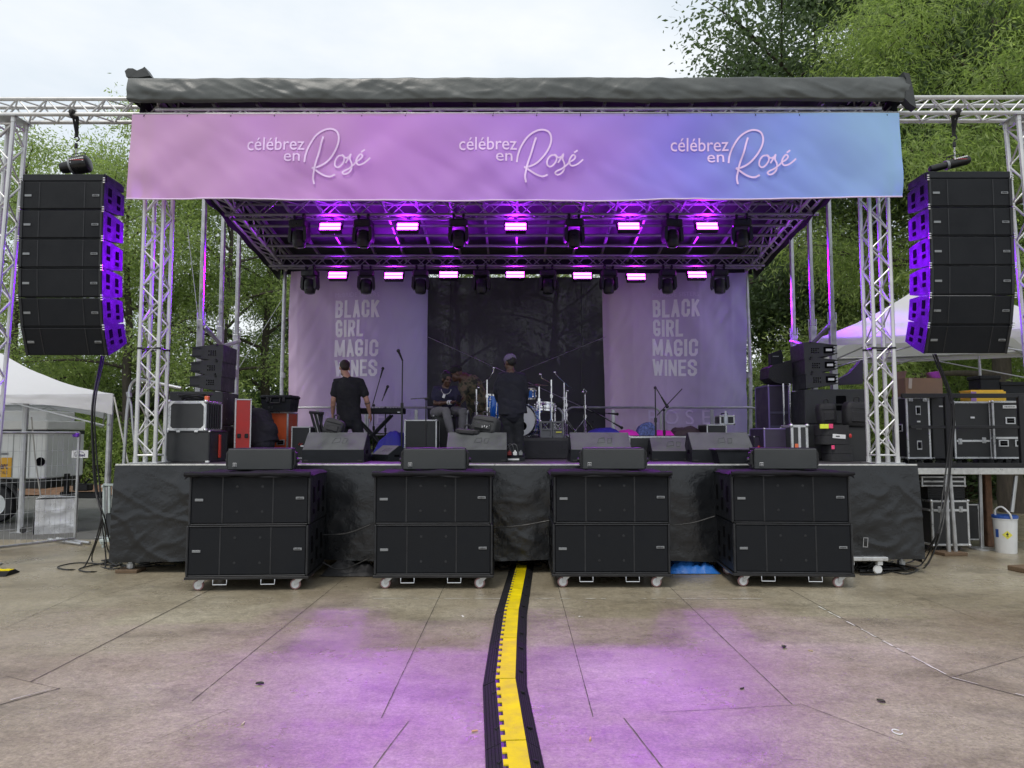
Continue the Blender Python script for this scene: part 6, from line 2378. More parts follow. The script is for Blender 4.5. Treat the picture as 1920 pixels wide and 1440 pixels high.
def person(label, J, fwd, skin, shirt, trousers, shoes, hair, head_f, head_u, s=1.0, sleeve='short', hair_style='short', torso=(0.175, 0.115), shirt_name='tshirt', group=None, curl=0.6, palm=None, drawn_legs=True, coat_len=0.0):
    """J: dict of world points; fwd: way the body faces"""
    fwd = Vector(fwd).normalized()
    side = fwd.cross(Vector((0, 0, 1))).normalized()       # to the person's right
    base = J['pelvis'].copy()
    base.z = min(J['ankL'].z, J['ankR'].z) - 0.08
    t = thing('person', label, 'person', base, 0, group)
    b = MB()
    m = head(b, J['head'], head_f, head_u, s)
    etube(b, [J['head'] - Vector(head_u).normalized() * 0.05 * s, J['neck'], J['neck'].lerp(J['chest'], 0.35)], [0.052 * s, 0.056 * s, 0.08 * s], side)
    tw, td = torso[0] * s, torso[1] * s
    spine = [J['neck'].lerp(J['chest'], 0.2), J['chest'], J['waist'], J['pelvis']]
    etube(b, spine, [(tw * 0.55, td * 0.6), (tw * 0.85, td * 0.85), (tw * 0.78, td * 0.8), (tw * 0.82, td * 0.85)], side)
    for q in 'LR':
        etube(b, [J['neck'].lerp(J['chest'], 0.4), J['sho' + q], J['elb' + q], J['wri' + q]], [0.055 * s, 0.052 * s, 0.040 * s, 0.027 * s], fwd, 10)
        mid = J['elb' + q].lerp(J['wri' + q], 0.3)
        b.ball(mid, 0.043 * s, 10, 8)
        b.ball(J['sho' + q].lerp(J['elb' + q], 0.45), 0.051 * s, 10, 8)
        dr = J['wri' + q] - J['elb' + q]
        if 'hand' + q in J:
            dr = J['hand' + q] - J['wri' + q]
        hand(b, J['wri' + q], dr, palm[q] if palm else -side * (1 if q == 'R' else -1), 1 if q == 'L' else -1, s, curl)
        etube(b, [J['pelvis'], J['hip' + q], J['kne' + q], J['ank' + q]], [0.09 * s, 0.085 * s, 0.055 * s, 0.038 * s], fwd, 10)
    body = remeshed(b, 'body', skin, t, 0.0085 * max(s, 0.9), 1)
    eyes(m, J['head'], s, t)
    # shirt / jacket
    b = MB()
    hem = J['pelvis'] + (J['pelvis'] - J['waist']).normalized() * (0.04 + coat_len) * s
    etube(b, [J['neck'].lerp(J['chest'], 0.12), J['neck'].lerp(J['chest'], 0.45), J['chest'], J['waist'], J['pelvis'], hem],
          [(tw * 0.42, td * 0.55), (tw * 0.85, td * 0.85), (tw * 1.02, td * 1.05), (tw * 0.94, td * 1.0), (tw * 0.98, td * 1.06), (tw * 0.99, td * 1.06)], side, 18)
    for q in 'LR':
        e_ = J['sho' + q].lerp(J['elb' + q], 0.62) if sleeve == 'short' else J['elb' + q]
        pts = [J['neck'].lerp(J['chest'], 0.35), J['sho' + q], J['sho' + q].lerp(J['elb' + q], 0.4), e_]
        rr = [0.06 * s, 0.070 * s, 0.068 * s, 0.066 * s]
        if sleeve == 'long':
            pts += [J['elb' + q].lerp(J['wri' + q], 0.5), J['elb' + q].lerp(J['wri' + q], 0.97)]
            rr[3] = 0.060 * s
            rr += [0.055 * s, 0.042 * s]
        etube(b, pts, rr, fwd, 12)
    if shirt_name == 'hoodie':
        b.ball(J['chest'].lerp(J['neck'], 0.25) + Vector((0.03, 0, 0.0)), (0.21, 0.17, 0.13), 16, 10)
        b.ball(J['waist'] + Vector((0.07, 0, -0.04)), (0.22, 0.18, 0.17), 16, 10)
    remeshed(b, shirt_name, shirt, t, 0.011, 2, 0.014 * s, 3)
    b = MB()
    etube(b, [J['waist'].lerp(J['pelvis'], 0.6), J['pelvis'] + (J['pelvis'] - J['waist']).normalized() * 0.05 * s], [(tw * 0.93, td * 0.97), (tw * 0.96, td * 1.02)], side, 16)
    for q in 'LR':
        etube(b, [J['hip' + q].lerp(J['pelvis'], 0.3), J['hip' + q], J['hip' + q].lerp(J['kne' + q], 0.5), J['kne' + q], J['kne' + q].lerp(J['ank' + q], 0.5), J['kne' + q].lerp(J['ank' + q], 0.97)],
              [0.095 * s, 0.098 * s, 0.090 * s, 0.073 * s, 0.066 * s, 0.060 * s], fwd, 12)
    remeshed(b, 'trousers', trousers, t, 0.011, 2, 0.016 * s, 9)
    for q in 'LR':
        shoe(t, J['ank' + q], J.get('toe' + q, fwd), shoes, s)
    if hair is not None:
        b = MB()
        mm = m
        def el(off, rad):
            v_ = MB()
            v_.ball((0, 0, 0), rad, 16, 12)
            b.add([J['head'] + mm @ (Vector(v) + Vector(off)) * s for v in v_.v], v_.f)
        if hair_style == 'short':
            el((0, -0.026, 0.038), (0.080, 0.090, 0.086))
            el((0, -0.05, -0.01), (0.066, 0.058, 0.055))
        else:
            el((0, -0.025, 0.04), (0.092, 0.102, 0.098))
            el((0, -0.055, -0.02), (0.078, 0.065, 0.07))
        remeshed(b, 'hair', hair, t, 0.008, 1, 0.006 if hair_style == 'short' else 0.02, 5)
    return t, m

def J_at(Y, **k):
    out = {}
    for n, v in k.items():
        px, py = v[0], v[1]
        out[n] = at(px, py, Y + (v[2] if len(v) > 2 else 0.0))
    return out

# man in black t-shirt, back to the camera, looking down
Y = 11.6
zf = ZD + 0.085
J = J_at(Y, head=(646, 690, 0.05), neck=(650, 705), chest=(653, 728), waist=(653, 762), pelvis=(655, 784),
         shoL=(631, 717), shoR=(677, 717), elbL=(625, 752, -0.02), elbR=(688, 752, -0.02), wriL=(624, 775, 0.06), wriR=(693, 774, 0.07),
         hipL=(644, 788), hipR=(667, 788), kneL=(641, 820, 0.05), kneR=(674, 820, 0.02), ankL=(637, 848), ankR=(678, 848))
for q in 'LR':
    J['ank' + q].z = zf
t, m_ = person('man in black t-shirt seen from behind, arms hanging, before the lilac banner', J, (0, 1, 0), SKL, TEE, TRO, SHOEB, HAIR, (-0.35, 0.85, -0.3), (-0.05, 0.25, 1), 1.04, palm={'L': (1, 0.2, 0), 'R': (-1, 0.2, 0)}, curl=0.5, torso=(0.195, 0.12))
b = MB()                                               # beard and tattoo bands
q = J['head'] + m_ @ Vector((0, 0.058, -0.075))
b.ball(q, (0.05, 0.045, 0.04), 12, 8)
b.build('beard', HAIR, t, w=1)
b = MB()
p0, p1 = J['elbR'].lerp(J['wriR'], 0.1), J['elbR'].lerp(J['wriR'], 0.2)
b.path([p0, p1], [0.0455, 0.0455], 12)
b.build('tattoo_band', M('faded_tattoo', (0.14, 0.09, 0.085), 0.6), t, w=1)

# crouching person in dark hoodie between the red and orange cases
Y = 10.75
J = J_at(Y, head=(468, 773, 0.32), neck=(472, 777, 0.22), chest=(478, 786, 0.12), waist=(485, 803, 0), pelvis=(489, 822, -0.02),
         shoL=(462, 784, 0.12), shoR=(494, 786, 0.16), elbL=(464, 812, 0.25), elbR=(506, 814, 0.30), wriL=(462, 826, 0.42), wriR=(484, 826, 0.5),
         hipL=(480, 834), hipR=(498, 834), kneL=(466, 836, 0.3), kneR=(488, 836, 0.38), ankL=(474, 853, 0.02), ankR=(494, 853, 0.02))
for q in 'LR':
    J['ank' + q].z = zf
HOOD = M('navy_black_hoodie', (0.02, 0.019, 0.028), 0.9, 0, 0.2, 8, bump=0.25, bs=160)
t, m_ = person('person crouching in a dark hooded sweatshirt between the red and orange cases', J, (-0.35, 0.9, 0), SKD, HOOD, TRO, SHOEB, BHAIR, (-0.5, 0.7, -0.5), (-0.2, 0.5, 0.8), 0.92, sleeve='long', shirt_name='hoodie', torso=(0.27, 0.2), coat_len=0.06)
b = MB()
b.ball(J['neck'] + Vector((0.03, -0.04, -0.01)), (0.09, 0.07, 0.055), 14, 8)
b.build('hood', HOOD, t, w=1)
b = MB()
b.box(at(472, 833, Y - 0.16), (0.04, 0.03, 0.04), 0.01)
b.build('white_cuff', WHITEP, t, w=1)

# seated man with chain, white shoes
Y = 11.3
J = J_at(Y, head=(838, 711, -0.08), neck=(836, 725, -0.02), chest=(834, 740), waist=(833, 760, 0.05), pelvis=(829, 772, 0.1),
         shoL=(853, 731, 0.02), shoR=(816, 731, 0.0), elbL=(861, 757, -0.08), elbR=(816, 757, -0.08), wriL=(859, 754, -0.30), wriR=(850, 754, -0.30),
         hipL=(848, 773, 0.08), hipR=(816, 774, 0.08), kneL=(868, 771, -0.30), kneR=(836, 770, -0.36), ankL=(866, 812, -0.22), ankR=(846, 815, -0.36))
J['handL'] = J['wriL'] + Vector((0.06, -0.05, 0.03))
J['handR'] = J['wriR'] + Vector((0.10, -0.04, 0.02))
J['toeL'] = Vector((0.3, -1, 0))
J['toeR'] = Vector((0.25, -1, 0))
NAVY = M('navy_tshirt', (0.022, 0.02, 0.05), 0.85, 0, 0.2, 8, bump=0.15, bs=200)
t, m_ = person('seated man in navy t-shirt and grey trousers with white shoes, holding a phone', J, (0.3, -1, 0), SKD, NAVY, GREYT, SHOEW, BHAIR, (0.55, -0.9, -0.25), (0.05, -0.1, 1), 0.95, hair_style='full', palm={'L': (-0.6, 0, 0.6), 'R': (0.3, -0.2, 0.8)}, curl=0.7, torso=(0.185, 0.13))
b = MB()
c0 = J['neck'].lerp(J['chest'], 0.3)
for i in range(15):
    a_ = math.pi * (0.05 + 0.9 * i / 14)
    b.ball((c0.x + 0.075 * math.cos(a_) + 0.02, c0.y - 0.10 - 0.045 * math.sin(a_), c0.z - 0.085 * math.sin(a_) - 0.005), 0.0065, 6, 5)
b.build('neck_chain', M('silver_chain', (0.8, 0.8, 0.78), 0.2, 1.0), t, w=1)
b = MB()
q = J['wriR'].lerp(J['elbR'], 0.12)
b.path([q, J['wriR'].lerp(J['elbR'], 0.18)], [0.034, 0.034], 12)
b.path([J['wriR'].lerp(J['elbR'], 0.24), J['wriR'].lerp(J['elbR'], 0.28)], [0.036, 0.036], 12)
b.build('bracelet', WHITEP, t, w=1)
b = MB()
b.box(J['chest'] + Vector((0.0, -0.150, -0.03)), (0.04, 0.006, 0.06), 0.004, (0, 0.3, 0))
b.build('pass_card', WHITEP, t, w=1)
b = MB()
b.box(J['wriL'] + Vector((0.02, -0.10, 0.05)), (0.075, 0.012, 0.14), 0.004, (R(-35), R(20), R(15)))
tag(b.build('mobile_phone', CAB), 'black mobile phone held by the seated man', 'phone')

# leaning man in camouflage jacket and cap
Y = 11.85
J = J_at(Y, head=(855, 701, -0.12), neck=(868, 708, -0.06), chest=(880, 722), waist=(893, 745, 0.05), pelvis=(902, 768, 0.08),
         shoL=(872, 722, -0.18), shoR=(888, 710, 0.12), elbL=(867, 744, -0.26), elbR=(903, 738, 0.05), wriL=(859, 757, -0.38), wriR=(909, 757, -0.12),
         hipL=(896, 772, 0.0), hipR=(908, 772, 0.14), kneL=(893, 808, -0.06), kneR=(908, 808, 0.12), ankL=(897, 848, 0.02), ankR=(912, 848, 0.16))
for q in 'LR':
    J['ank' + q].z = (ZR if J['ank' + q].y > YR else ZD) + 0.085
m, t0, p = new_mat('camouflage_jacket')
v = N(t0, 'ShaderNodeTexCoord').outputs['Object']
nz = N(t0, 'ShaderNodeTexNoise', Scale=9.0, Detail=2.0)
t0.links.new(v, nz.inputs['Vector'])
cr = N(t0, 'ShaderNodeValToRGB')
cr.color_ramp.interpolation = 'CONSTANT'
e = cr.color_ramp.elements
e[0].position, e[0].color = 0.0, (0.03, 0.032, 0.02, 1)
e[1].position, e[1].color = 0.43, (0.10, 0.09, 0.055, 1)
k = e.new(0.52)
k.color = (0.16, 0.12, 0.075, 1)
k = e.new(0.6)
k.color = (0.06, 0.065, 0.035, 1)
t0.links.new(nz.outputs['Fac'], cr.inputs['Fac'])
t0.links.new(cr.outputs[0], p.inputs['Base Color'])
p.inputs['Roughness'].default_value = 0.85
CAMO = m
t, m_ = person('man in camouflage jacket and black cap bending over the seated man', J, (-0.9, -0.35, 0), SKD, CAMO, TRO, SHOEB, None, (-0.9, -0.35, -0.35), (-0.4, 0, 0.9), 1.08, sleeve='long', shirt_name='jacket', palm={'L': (0, 0, -1), 'R': (-1, 0, 0)}, torso=(0.215, 0.175), coat_len=0.12)
def cap_on(t, J, m_, s, mat, brim=True, back=False):
    b = MB()
    vs = MB()
    vs.ball((0, 0, 0), (0.086, 0.104, 0.080), 18, 10)
    b.add([J['head'] + m_ @ (Vector(v) * 1.0 + Vector((0, -0.012, 0.050))) * s for v in vs.v], vs.f)
    cp = b.build('cap', mat, t, w=1)
    if brim:
        b = MB()
        pts = [(0.075 * math.cos(a), (0.07 + 0.095 * math.sin(a))) for a in [math.pi * i / 12 for i in range(13)]]
        mb = MB()
        mb.prism(pts, 0.030, 0.038, 'z')
        sgn = -1 if back else 1
        b.add([J['head'] + m_ @ Vector((v[0], v[1] * sgn, v[2] - (v[1] - 0.07) * 0.15)) * s for v in mb.v], mb.f)
        b.build('brim', mat, cp, w=1)
cap_on(t, J, m_, 1.08, M('black_cap', (0.012, 0.012, 0.013), 0.85))

# man in dark clothes and cap, seen from behind
Y = 10.5
J = J_at(Y, head=(956, 680, 0.0), neck=(958, 696), chest=(959, 716), waist=(959, 746), pelvis=(961, 768),
         shoL=(939, 707), shoR=(979, 707), elbL=(931, 735, 0.05), elbR=(985, 735, 0.03), wriL=(938, 757, 0.2), wriR=(983, 760, 0.15),
         hipL=(951, 773), hipR=(970, 773), kneL=(955, 815, 0.04), kneR=(973, 815, 0.02), ankL=(961, 856), ankR=(976, 856))
for q in 'LR':
    J['ank' + q].z = zf
J['toeL'] = Vector((-0.5, 1, 0))
J['toeR'] = Vector((0.2, 1, 0))
NAVYJ = M('dark_navy_jacket', (0.016, 0.016, 0.027), 0.85, 0, 0.2, 8, bump=0.2, bs=160)
t, m_ = person('man in dark jacket and pale purple cap, back turned, beside the bass drum', J, (-0.1, 1, 0), SKD, NAVYJ, TRO, SHOEB, BHAIR, (-0.6, 0.7, -0.25), (0, 0.1, 1), 0.98, sleeve='long', shirt_name='jacket', torso=(0.22, 0.14), coat_len=0.03, curl=0.5)
cap_on(t, J, m_, 1.0, M('faded_purple_cap', (0.16, 0.13, 0.22), 0.8, 0, 0.15, 20))
# ------------------------------------------------------------------ cable protector ramp
YEL = M('yellow_ramp_lid', (0.66, 0.52, 0.002), 0.7, 0, 0.2, 6, bump=0.25, bs=70, spec=0.15)
RAMPB = M('black_ramp_rubber', (0.016, 0.016, 0.018), 0.75, 0, 0.3, 16, bump=0.4, bs=120, spec=0.2)
def ramp_section(p0, p1, label, wl=0.105, wr=0.075, yw=0.105):
    p0, p1 = Vector(p0), Vector(p1)
    L_ = (p1 - p0).length
    an = math.atan2(-(p1.x - p0.x), p1.y - p0.y)
    t = thing('cable_ramp', label, 'cable ramp', p0, an, 'sections of the yellow cable ramp')
    hw = yw / 2
    h = 0.052
    b = MB()
    l2 = L_ - 0.006
    prof = [(-hw - wl, 0.0), (-hw - wl, 0.006)]
    for i in range(6):                                   # stepped ribs up the flank
        f0, f1 = i / 6, (i + 0.7) / 6
        prof += [(-hw - wl + wl * f0, 0.006 + (h - 0.008) * f0 + 0.004), (-hw - wl + wl * f1, 0.006 + (h - 0.008) * f1 + 0.004), (-hw - wl + wl * f1, 0.006 + (h - 0.008) * f1)]
    prof += [(-hw, h), (hw, h)]
    for i in range(5, -1, -1):
        f0, f1 = i / 6, (i + 0.7) / 6
        prof += [(hw + wr - wr * f1, 0.006 + (h - 0.008) * f1), (hw + wr - wr * f1, 0.006 + (h - 0.008) * f1 + 0.004), (hw + wr - wr * f0, 0.006 + (h - 0.008) * f0 + 0.004)]
    prof += [(hw + wr, 0.006), (hw + wr, 0.0)]
    b.prism(prof, 0.0, l2, 'y')
    for y in (0.2, l2 - 0.2):
        for sx in (-1, 1):
            b.box((sx * (hw + 0.035), y, h - 0.012), (0.03, 0.02, 0.012), 0.003, (0, sx * 0.4, 0.5))
    b.build('ramp_base', RAMPB, t, ang=0.3)
    b = MB()
    n = 7
    pts = []
    for i in range(n):
        y0 = 0.004 + (l2 - 0.008) * i / n
        y1 = 0.004 + (l2 - 0.008) * (i + 0.45) / n
        y2 = 0.004 + (l2 - 0.008) * (i + 1) / n
        pts += [(-hw - 0.022, y0), (-hw - 0.022, y1), (-hw + 0.002, y1), (-hw + 0.002, y2)]
    pts += [(hw, l2 - 0.004), (hw, 0.004)]
    b.prism(pts, h - 0.01, h + 0.006, 'z')
    b.build('lid', YEL, t)
    b = MB()
    b.prism([(-hw - 0.024, 0.0), (hw, 0.0), (hw, l2), (-hw - 0.024, l2)], h - 0.012, h - 0.002, 'z')
    b.build('lid_hinge', M('violet_hinge', (0.05, 0.03, 0.12), 0.5), t)
    return t
P = [gnd(983, 1054), gnd(961.5, 1154), gnd(956, 1210), gnd(951, 1289), gnd(967, 1409)]
A = [P[0], P[0].lerp(P[1], 0.345), P[0].lerp(P[1], 0.68), P[1], P[2], P[3], P[4], P[4] + (P[4] - P[3]) * 1.0]
LBL = ['yellow cable ramp section disappearing under the stage skirt', 'yellow cable ramp section level with the subwoofer casters', 'yellow cable ramp section just in front of the subwoofer casters', 'fourth yellow cable ramp section from the stage',
       'fifth yellow cable ramp section from the stage, ending at the bend', 'yellow cable ramp section just on the camera side of the bend', 'yellow cable ramp section cut by the bottom edge of the picture']
for i in range(7):
    ramp_section(A[i + 1], A[i], LBL[i])
p = gnd(2, 1078)
ramp_section(p + Vector((-0.55, -0.05, 0)), p + Vector((0.12, 0.02, 0)), 'separate yellow cable ramp piece lying on the concrete by the wire fence')

# ------------------------------------------------------------------ cables
CABLE = M('black_cable', (0.012, 0.012, 0.013), 0.5, 0, 0.2, 20)
def bundle(label, tops, mids, ends, rad=0.0085):
    t = thing('cable_bundle', label, 'cable bundle', tops)
    for i, e in enumerate(ends):
        b = MB()
        off = Vector((0.019 * math.cos(i * 2.2), 0.019 * math.sin(i * 2.2), 0))
        pts = [Vector(tops) + off] + [Vector(m_) + off * (1.0 + 0.3 * k) for k, m_ in enumerate(mids)] + [Vector(q) for q in e]
        b.path(smooth_pts(pts, 5), rad, 7)
        b.build('cable', CABLE, t, w=1)
    return t
g = gnd
bundle('black cable bundle hanging from the column by the white canopy down to the ground', cab_exit[0] + Vector((0.28, 0.0, 0.03)),
       [at(175, 760, 9.05), at(177, 850, 9.05), at(183, 920, 9.05)],
       [[at(187, 985, 8.95), g(160, 1060, .02), g(130, 1068, .015), g(108, 1063, .015), g(150, 1055, .015), g(215, 1060, .015)],
        [at(190, 985, 8.95), g(172, 1050, .02), g(205, 1066, .015), g(245, 1062, .015)],
        [at(195, 985, 8.95), g(202, 1030, .04), g(222, 1058, .015), g(262, 1064, .015), g(300, 1058, .015)],
        [at(192, 985, 8.95), g(198, 1062, .02), g(170, 1072, .015), g(150, 1066, .015), g(220, 1052, .015), g(280, 1055, .015)],
        [at(197, 975, 8.95), g(214, 1045, .04), g(236, 1060, .015), g(330, 1060, .015)]])
bundle('black cable bundle hanging from the column above the road cases, curving under the stage', cab_exit[1] + Vector((-0.22, 0.0, 0.03)),
       [at(1786, 760, 9.3), at(1780, 860, 9.3), at(1772, 930, 9.2)],
       [[at(1757, 1000, 9.0), g(1728, 1058, .02), g(1690, 1068, .015), g(1640, 1064, .015)],
        [at(1760, 1000, 9.0), g(1740, 1055, .02), g(1705, 1075, .015), g(1668, 1071, .015), g(1620, 1060, .015)],
        [at(1755, 1005, 9.0), g(1715, 1050, .03), g(1660, 1062, .015), g(1610, 1070, .015)],
        [at(1764, 1000, 9.0), g(1735, 1063, .02), g(1700, 1062, .015), g(1650, 1076, .015), g(1612, 1077, .015)]])
def tangle(label, x0, x1, y0, y1, n, seed, rad=0.009):
    rnd = random.Random(seed)
    c = g((x0 + x1) / 2, (y0 + y1) / 2)
    t = thing('cable_tangle', label, 'cable', c)
    for i in range(n):
        b = MB()
        pts = []
        k = rnd.randint(5, 8)
        ph = rnd.uniform(0, 6)
        for j in range(k):
            f = j / (k - 1)
            px = x0 + (x1 - x0) * (0.5 + 0.5 * math.sin(f * rnd.uniform(2, 5) + ph))
            py = y0 + (y1 - y0) * rnd.random()
            q = g(px, py)
            q.z = 0.012 + rnd.random() * 0.02 + i * 0.004
            pts.append(q)
        b.path(smooth_pts(pts, 6), rad, 6)
        b.build('cable', CABLE, t, w=1)
tangle('tangle of black cables on the concrete under the skirt beside the wood base plate', 190, 345, 1045, 1066, 7, 4)
tangle('tangle of black cables around the far end of the yellow cable ramp', 925, 1032, 1040, 1070, 12, 5)
tangle('tangle of black cables on the concrete at the road case end of the stage', 1600, 1722, 1056, 1078, 8, 6)
tangle('tangle of black cables under the skirt beside the blue tarpaulin', 1262, 1345, 1058, 1072, 4, 8)
for k, (pts, lb) in enumerate((([(600, 1003), (650, 1000), (695, 984)], 'thin black cable looping across the skirt left of the inner subwoofer stack'), ([(605, 1055), (640, 1068), (690, 1048)], 'black cable sagging above the black bag under the skirt'),
                              ([(926, 990), (980, 985), (1030, 976)], 'thin black cable across the skirt above the end of the cable ramp'), ([(1262, 985), (1300, 980), (1340, 968)], 'thin black cable across the skirt above the blue tarpaulin'))):
    b = MB()
    b.path(smooth_pts([at(x, y, 8.42) for x, y in pts], 6), 0.008, 6)
    tag(b.build('cable', CABLE), lb, 'cable', 'cables along the skirt')

def ground_heap(name, label, x0, x1, yb, yt, mat, seed, cat, rough=1.0):
    a, c = g(x0, yb), g(x1, yb)
    w = c.x - a.x
    h = max(0.08, at(x0, yt, a.y).z)
    b = MB()
    def f(u, v):
        x, y = (u - 0.5) * w, v * 0.5
        e = (1 - abs(2 * u - 1) ** 3) * (1 - abs(2 * v - 1) ** 3)
        return (x, y, max(0.004, h * e * (0.7 + 0.5 * nz3(x * 5, seed, y * 5)) + 0.05 * rough * e * abs(nz3(x * 11, seed, y * 11))))
    b.grid(f, 50, 22)
    o = b.build(name, mat, ang=3)
    o.location = ((a.x + c.x) / 2, a.y, 0.004)
    return tag(o, label, cat)
ground_heap('tarpaulin', 'crumpled bright blue tarpaulin lying under the stage skirt', 1254, 1352, 1077, 1046, M('blue_tarp', (0.03, 0.17, 0.58), 0.35, 0, 0.15, 6, bump=0.3, bs=20), 4, 'tarpaulin', 1.6)
ground_heap('cloth_bag', 'flat black bag lying under the skirt between the two subwoofer stacks', 598, 700, 1082, 1052, M('black_bag', (0.02, 0.02, 0.022), 0.55, 0, 0.2, 5, bump=0.3, bs=15), 6, 'bag')

# white metal cart behind the stage corner, low trolley under the stage
t = thing('equipment_cart', 'pale green white steel cart with caster wheels and a black panel at the stage corner', 'cart', g(205, 1035))
GW = M('pale_green_paint', (0.55, 0.62, 0.6), 0.45, 0.1, 0.12, 8)
Yc = g(205, 1035).y
b = MB()
def bar(x0, y0, x1, y1, w=0.03, Y=None):
    a, c = at(x0, y0, Y or Yc), at(x1, y1, Y or Yc)
    m_ = (a + c) / 2
    d = c - a
    b.box(m_, (w, w, d.length), 0.004, (0, math.atan2(d.x, d.z), 0))
for q in (((195, 908), (195, 1020)), ((194, 909), (222, 909)), ((205, 912), (205, 962)), ((213, 912), (213, 962)), ((192, 1010), (222, 1008))):
    bar(*q[0], *q[1])
bar(195, 908, 195, 1020, 0.03, Yc + 0.5)
qq = at(195, 909, Yc)
b.box((qq.x - 0.02, Yc + 0.25, qq.z - 0.02), (0.028, 0.6, 0.028), 0.003, (0, 0, 0.08))
b.build('frame', GW, t, w=1)
b = MB()
P_ = [at(x, y, Yc + 0.03) for x, y in ((199, 965), (222, 935), (222, 1006), (199, 1003))]
b.prism([(q.x, q.z) for q in P_], Yc + 0.02, Yc + 0.04, 'y')
b.build('panel', M('dark_grey_panel', (0.05, 0.055, 0.06), 0.6), t, w=1)
b = MB()
a = at(200, 1013, Yc)
b.box((a.x + 0.05, Yc + 0.2, a.z), (0.26, 0.5, 0.04), 0.006)
b.build('base', GW, t, w=1)
for dx in (-0.06,):
    b = MB()
    b.box((a.x + dx, Yc + 0.02, a.z - 0.035), (0.06, 0.06, 0.04), 0.005)
    cs = b.build('caster', GW, t, w=1)
    b = MB()
    b.lathe([(0.05, -0.018), (0.064, -0.012), (0.066, 0), (0.064, 0.012), (0.05, 0.018)], 20, (a.x + dx, Yc, 0.067), (math.pi / 2, 0, 0.3), caps=False)
    b.build('tyre', RUBBER, cs, w=1)
    b = MB()
    b.lathe([(0.0, -0.02), (0.045, -0.014), (0.05, -0.018), (0.05, 0.018), (0.0, 0.02)], 18, (a.x + dx, Yc, 0.067), (math.pi / 2, 0, 0.3), caps=False)
    b.build('wheel', WHITEP, cs, w=1)
for z in (0.067,):
    b = MB()
    b.box((a.x - 0.06, Yc + 0.02, 0.085), (0.03, 0.02, 0.06), 0.004)
    b.build('fork', GW, t, w=1)
q0 = g(1600, 1062)
t = thing('low_trolley', 'low silver trolley with caster wheels under the road case end of the stage', 'trolley', (at(1632, 1050, 8.55).x, 8.55, 0))
b = MB()
b.box((-0.05, 0.3, 0.185), (0.52, 0.6, 0.045), 0.006)
b.build('frame', CASEAL, t)
for sx in (-0.2, 0.13):
    b = MB()
    b.box((sx, 0.06, 0.135), (0.06, 0.06, 0.05), 0.004)
    b.lathe([(0.045, -0.016), (0.055, 0), (0.045, 0.016)], 16, (sx - 0.02, 0.06, 0.057), (math.pi / 2, 0, 0))
    b.build('caster', WHITEP, t)

# ------------------------------------------------------------------ wire fence
FP0, FP1 = Vector((-8.5, 8.0, 0)), g(140, 1017)
fd = (FP1 - FP0).normalized()
FL = (FP1 - FP0).length
FH = at(148, 812, FP1.y).z
t = thing('wire_fence', 'temporary wire mesh fence panel in front of the generator trailer', 'fence', (FP0 + FP1) / 2)
b = MB()
U = Vector((0, 0, 1))
for z in (0.06, FH):
    b.tube(FP0 + U * z, FP1 + U * z, 0.021, 8)
for f in (0.0, 0.52, 1.0):
    q = FP0 + fd * FL * f
    b.tube(q + U * 0.03, q + U * (FH + 0.01), 0.021, 8)
b.build('frame', STEEL, t, w=1)
b = MB()
n = int(FL / 0.075)
for i in range(1, n):
    q = FP0 + fd * FL * i / n
    b.tube(q + U * 0.07, q + U * FH, 0.0026, 4)
for z in [0.07 + 0.22 * k for k in range(8)]:
    if z < FH:
        b.tube(FP0 + U * z, FP1 + U * z, 0.0026, 4)
o = b.build('wire_mesh', STEEL, t, w=1)
b = MB()
nd = Vector((fd.y, -fd.x, 0))
for f in (0.96,):
    q = FP0 + fd * FL * f
    b.tube(q + nd * 0.45 + U * 0.03, q - nd * 0.45 + U * 0.03, 0.022, 8)
    b.tube(q + nd * 0.45 + fd * 0.12 + U * 0.03, q - nd * 0.45 + fd * 0.12 + U * 0.03, 0.022, 8)
b.build('foot', STEEL, t, w=1)
b = MB()
b.box(FP1 + U * (FH - 0.03) - fd * 0.05, (0.09, 0.05, 0.06), 0.01)
b.build('purple_clip', M('purple_plastic', (0.16, 0.03, 0.5), 0.5), t, w=1)
# small sign on the fence
qs = at(112, 853, (FP0 + fd * FL * 0.85).y)
f = (qs.x - FP0.x) / fd.x if abs(fd.x) > 1e-4 else 0
fq = FP0 + fd * f
ang = math.atan2(fd.y, fd.x)
sg = thing('fence_sign', 'small white sign with dark arched logo wired to the mesh fence', 'sign', (fq.x + nd.x * 0.02, fq.y + nd.y * 0.02, qs.z), 0)
b = MB()
b.box((0, 0, 0), (0.25, 0.006, 0.115), 0.001)
b.build('plate', WHITEP, sg)
INK = M('dark_violet_ink', (0.04, 0.025, 0.10), 0.6)
text_mesh('United', 0.062, INK, 'lettering', sg, (0, -0.0045, -0.035), 0.95, 0.002, 'CENTER', (math.pi / 2, 0, 0), 0.0005)
b = MB()
b.path([(0.07 * math.cos(a_) - 0.01, -0.005, 0.012 + 0.026 * math.sin(a_)) for a_ in [math.pi * i / 10 for i in range(11)]], 0.0035, 5)
b.build('logo_arch', INK, sg)

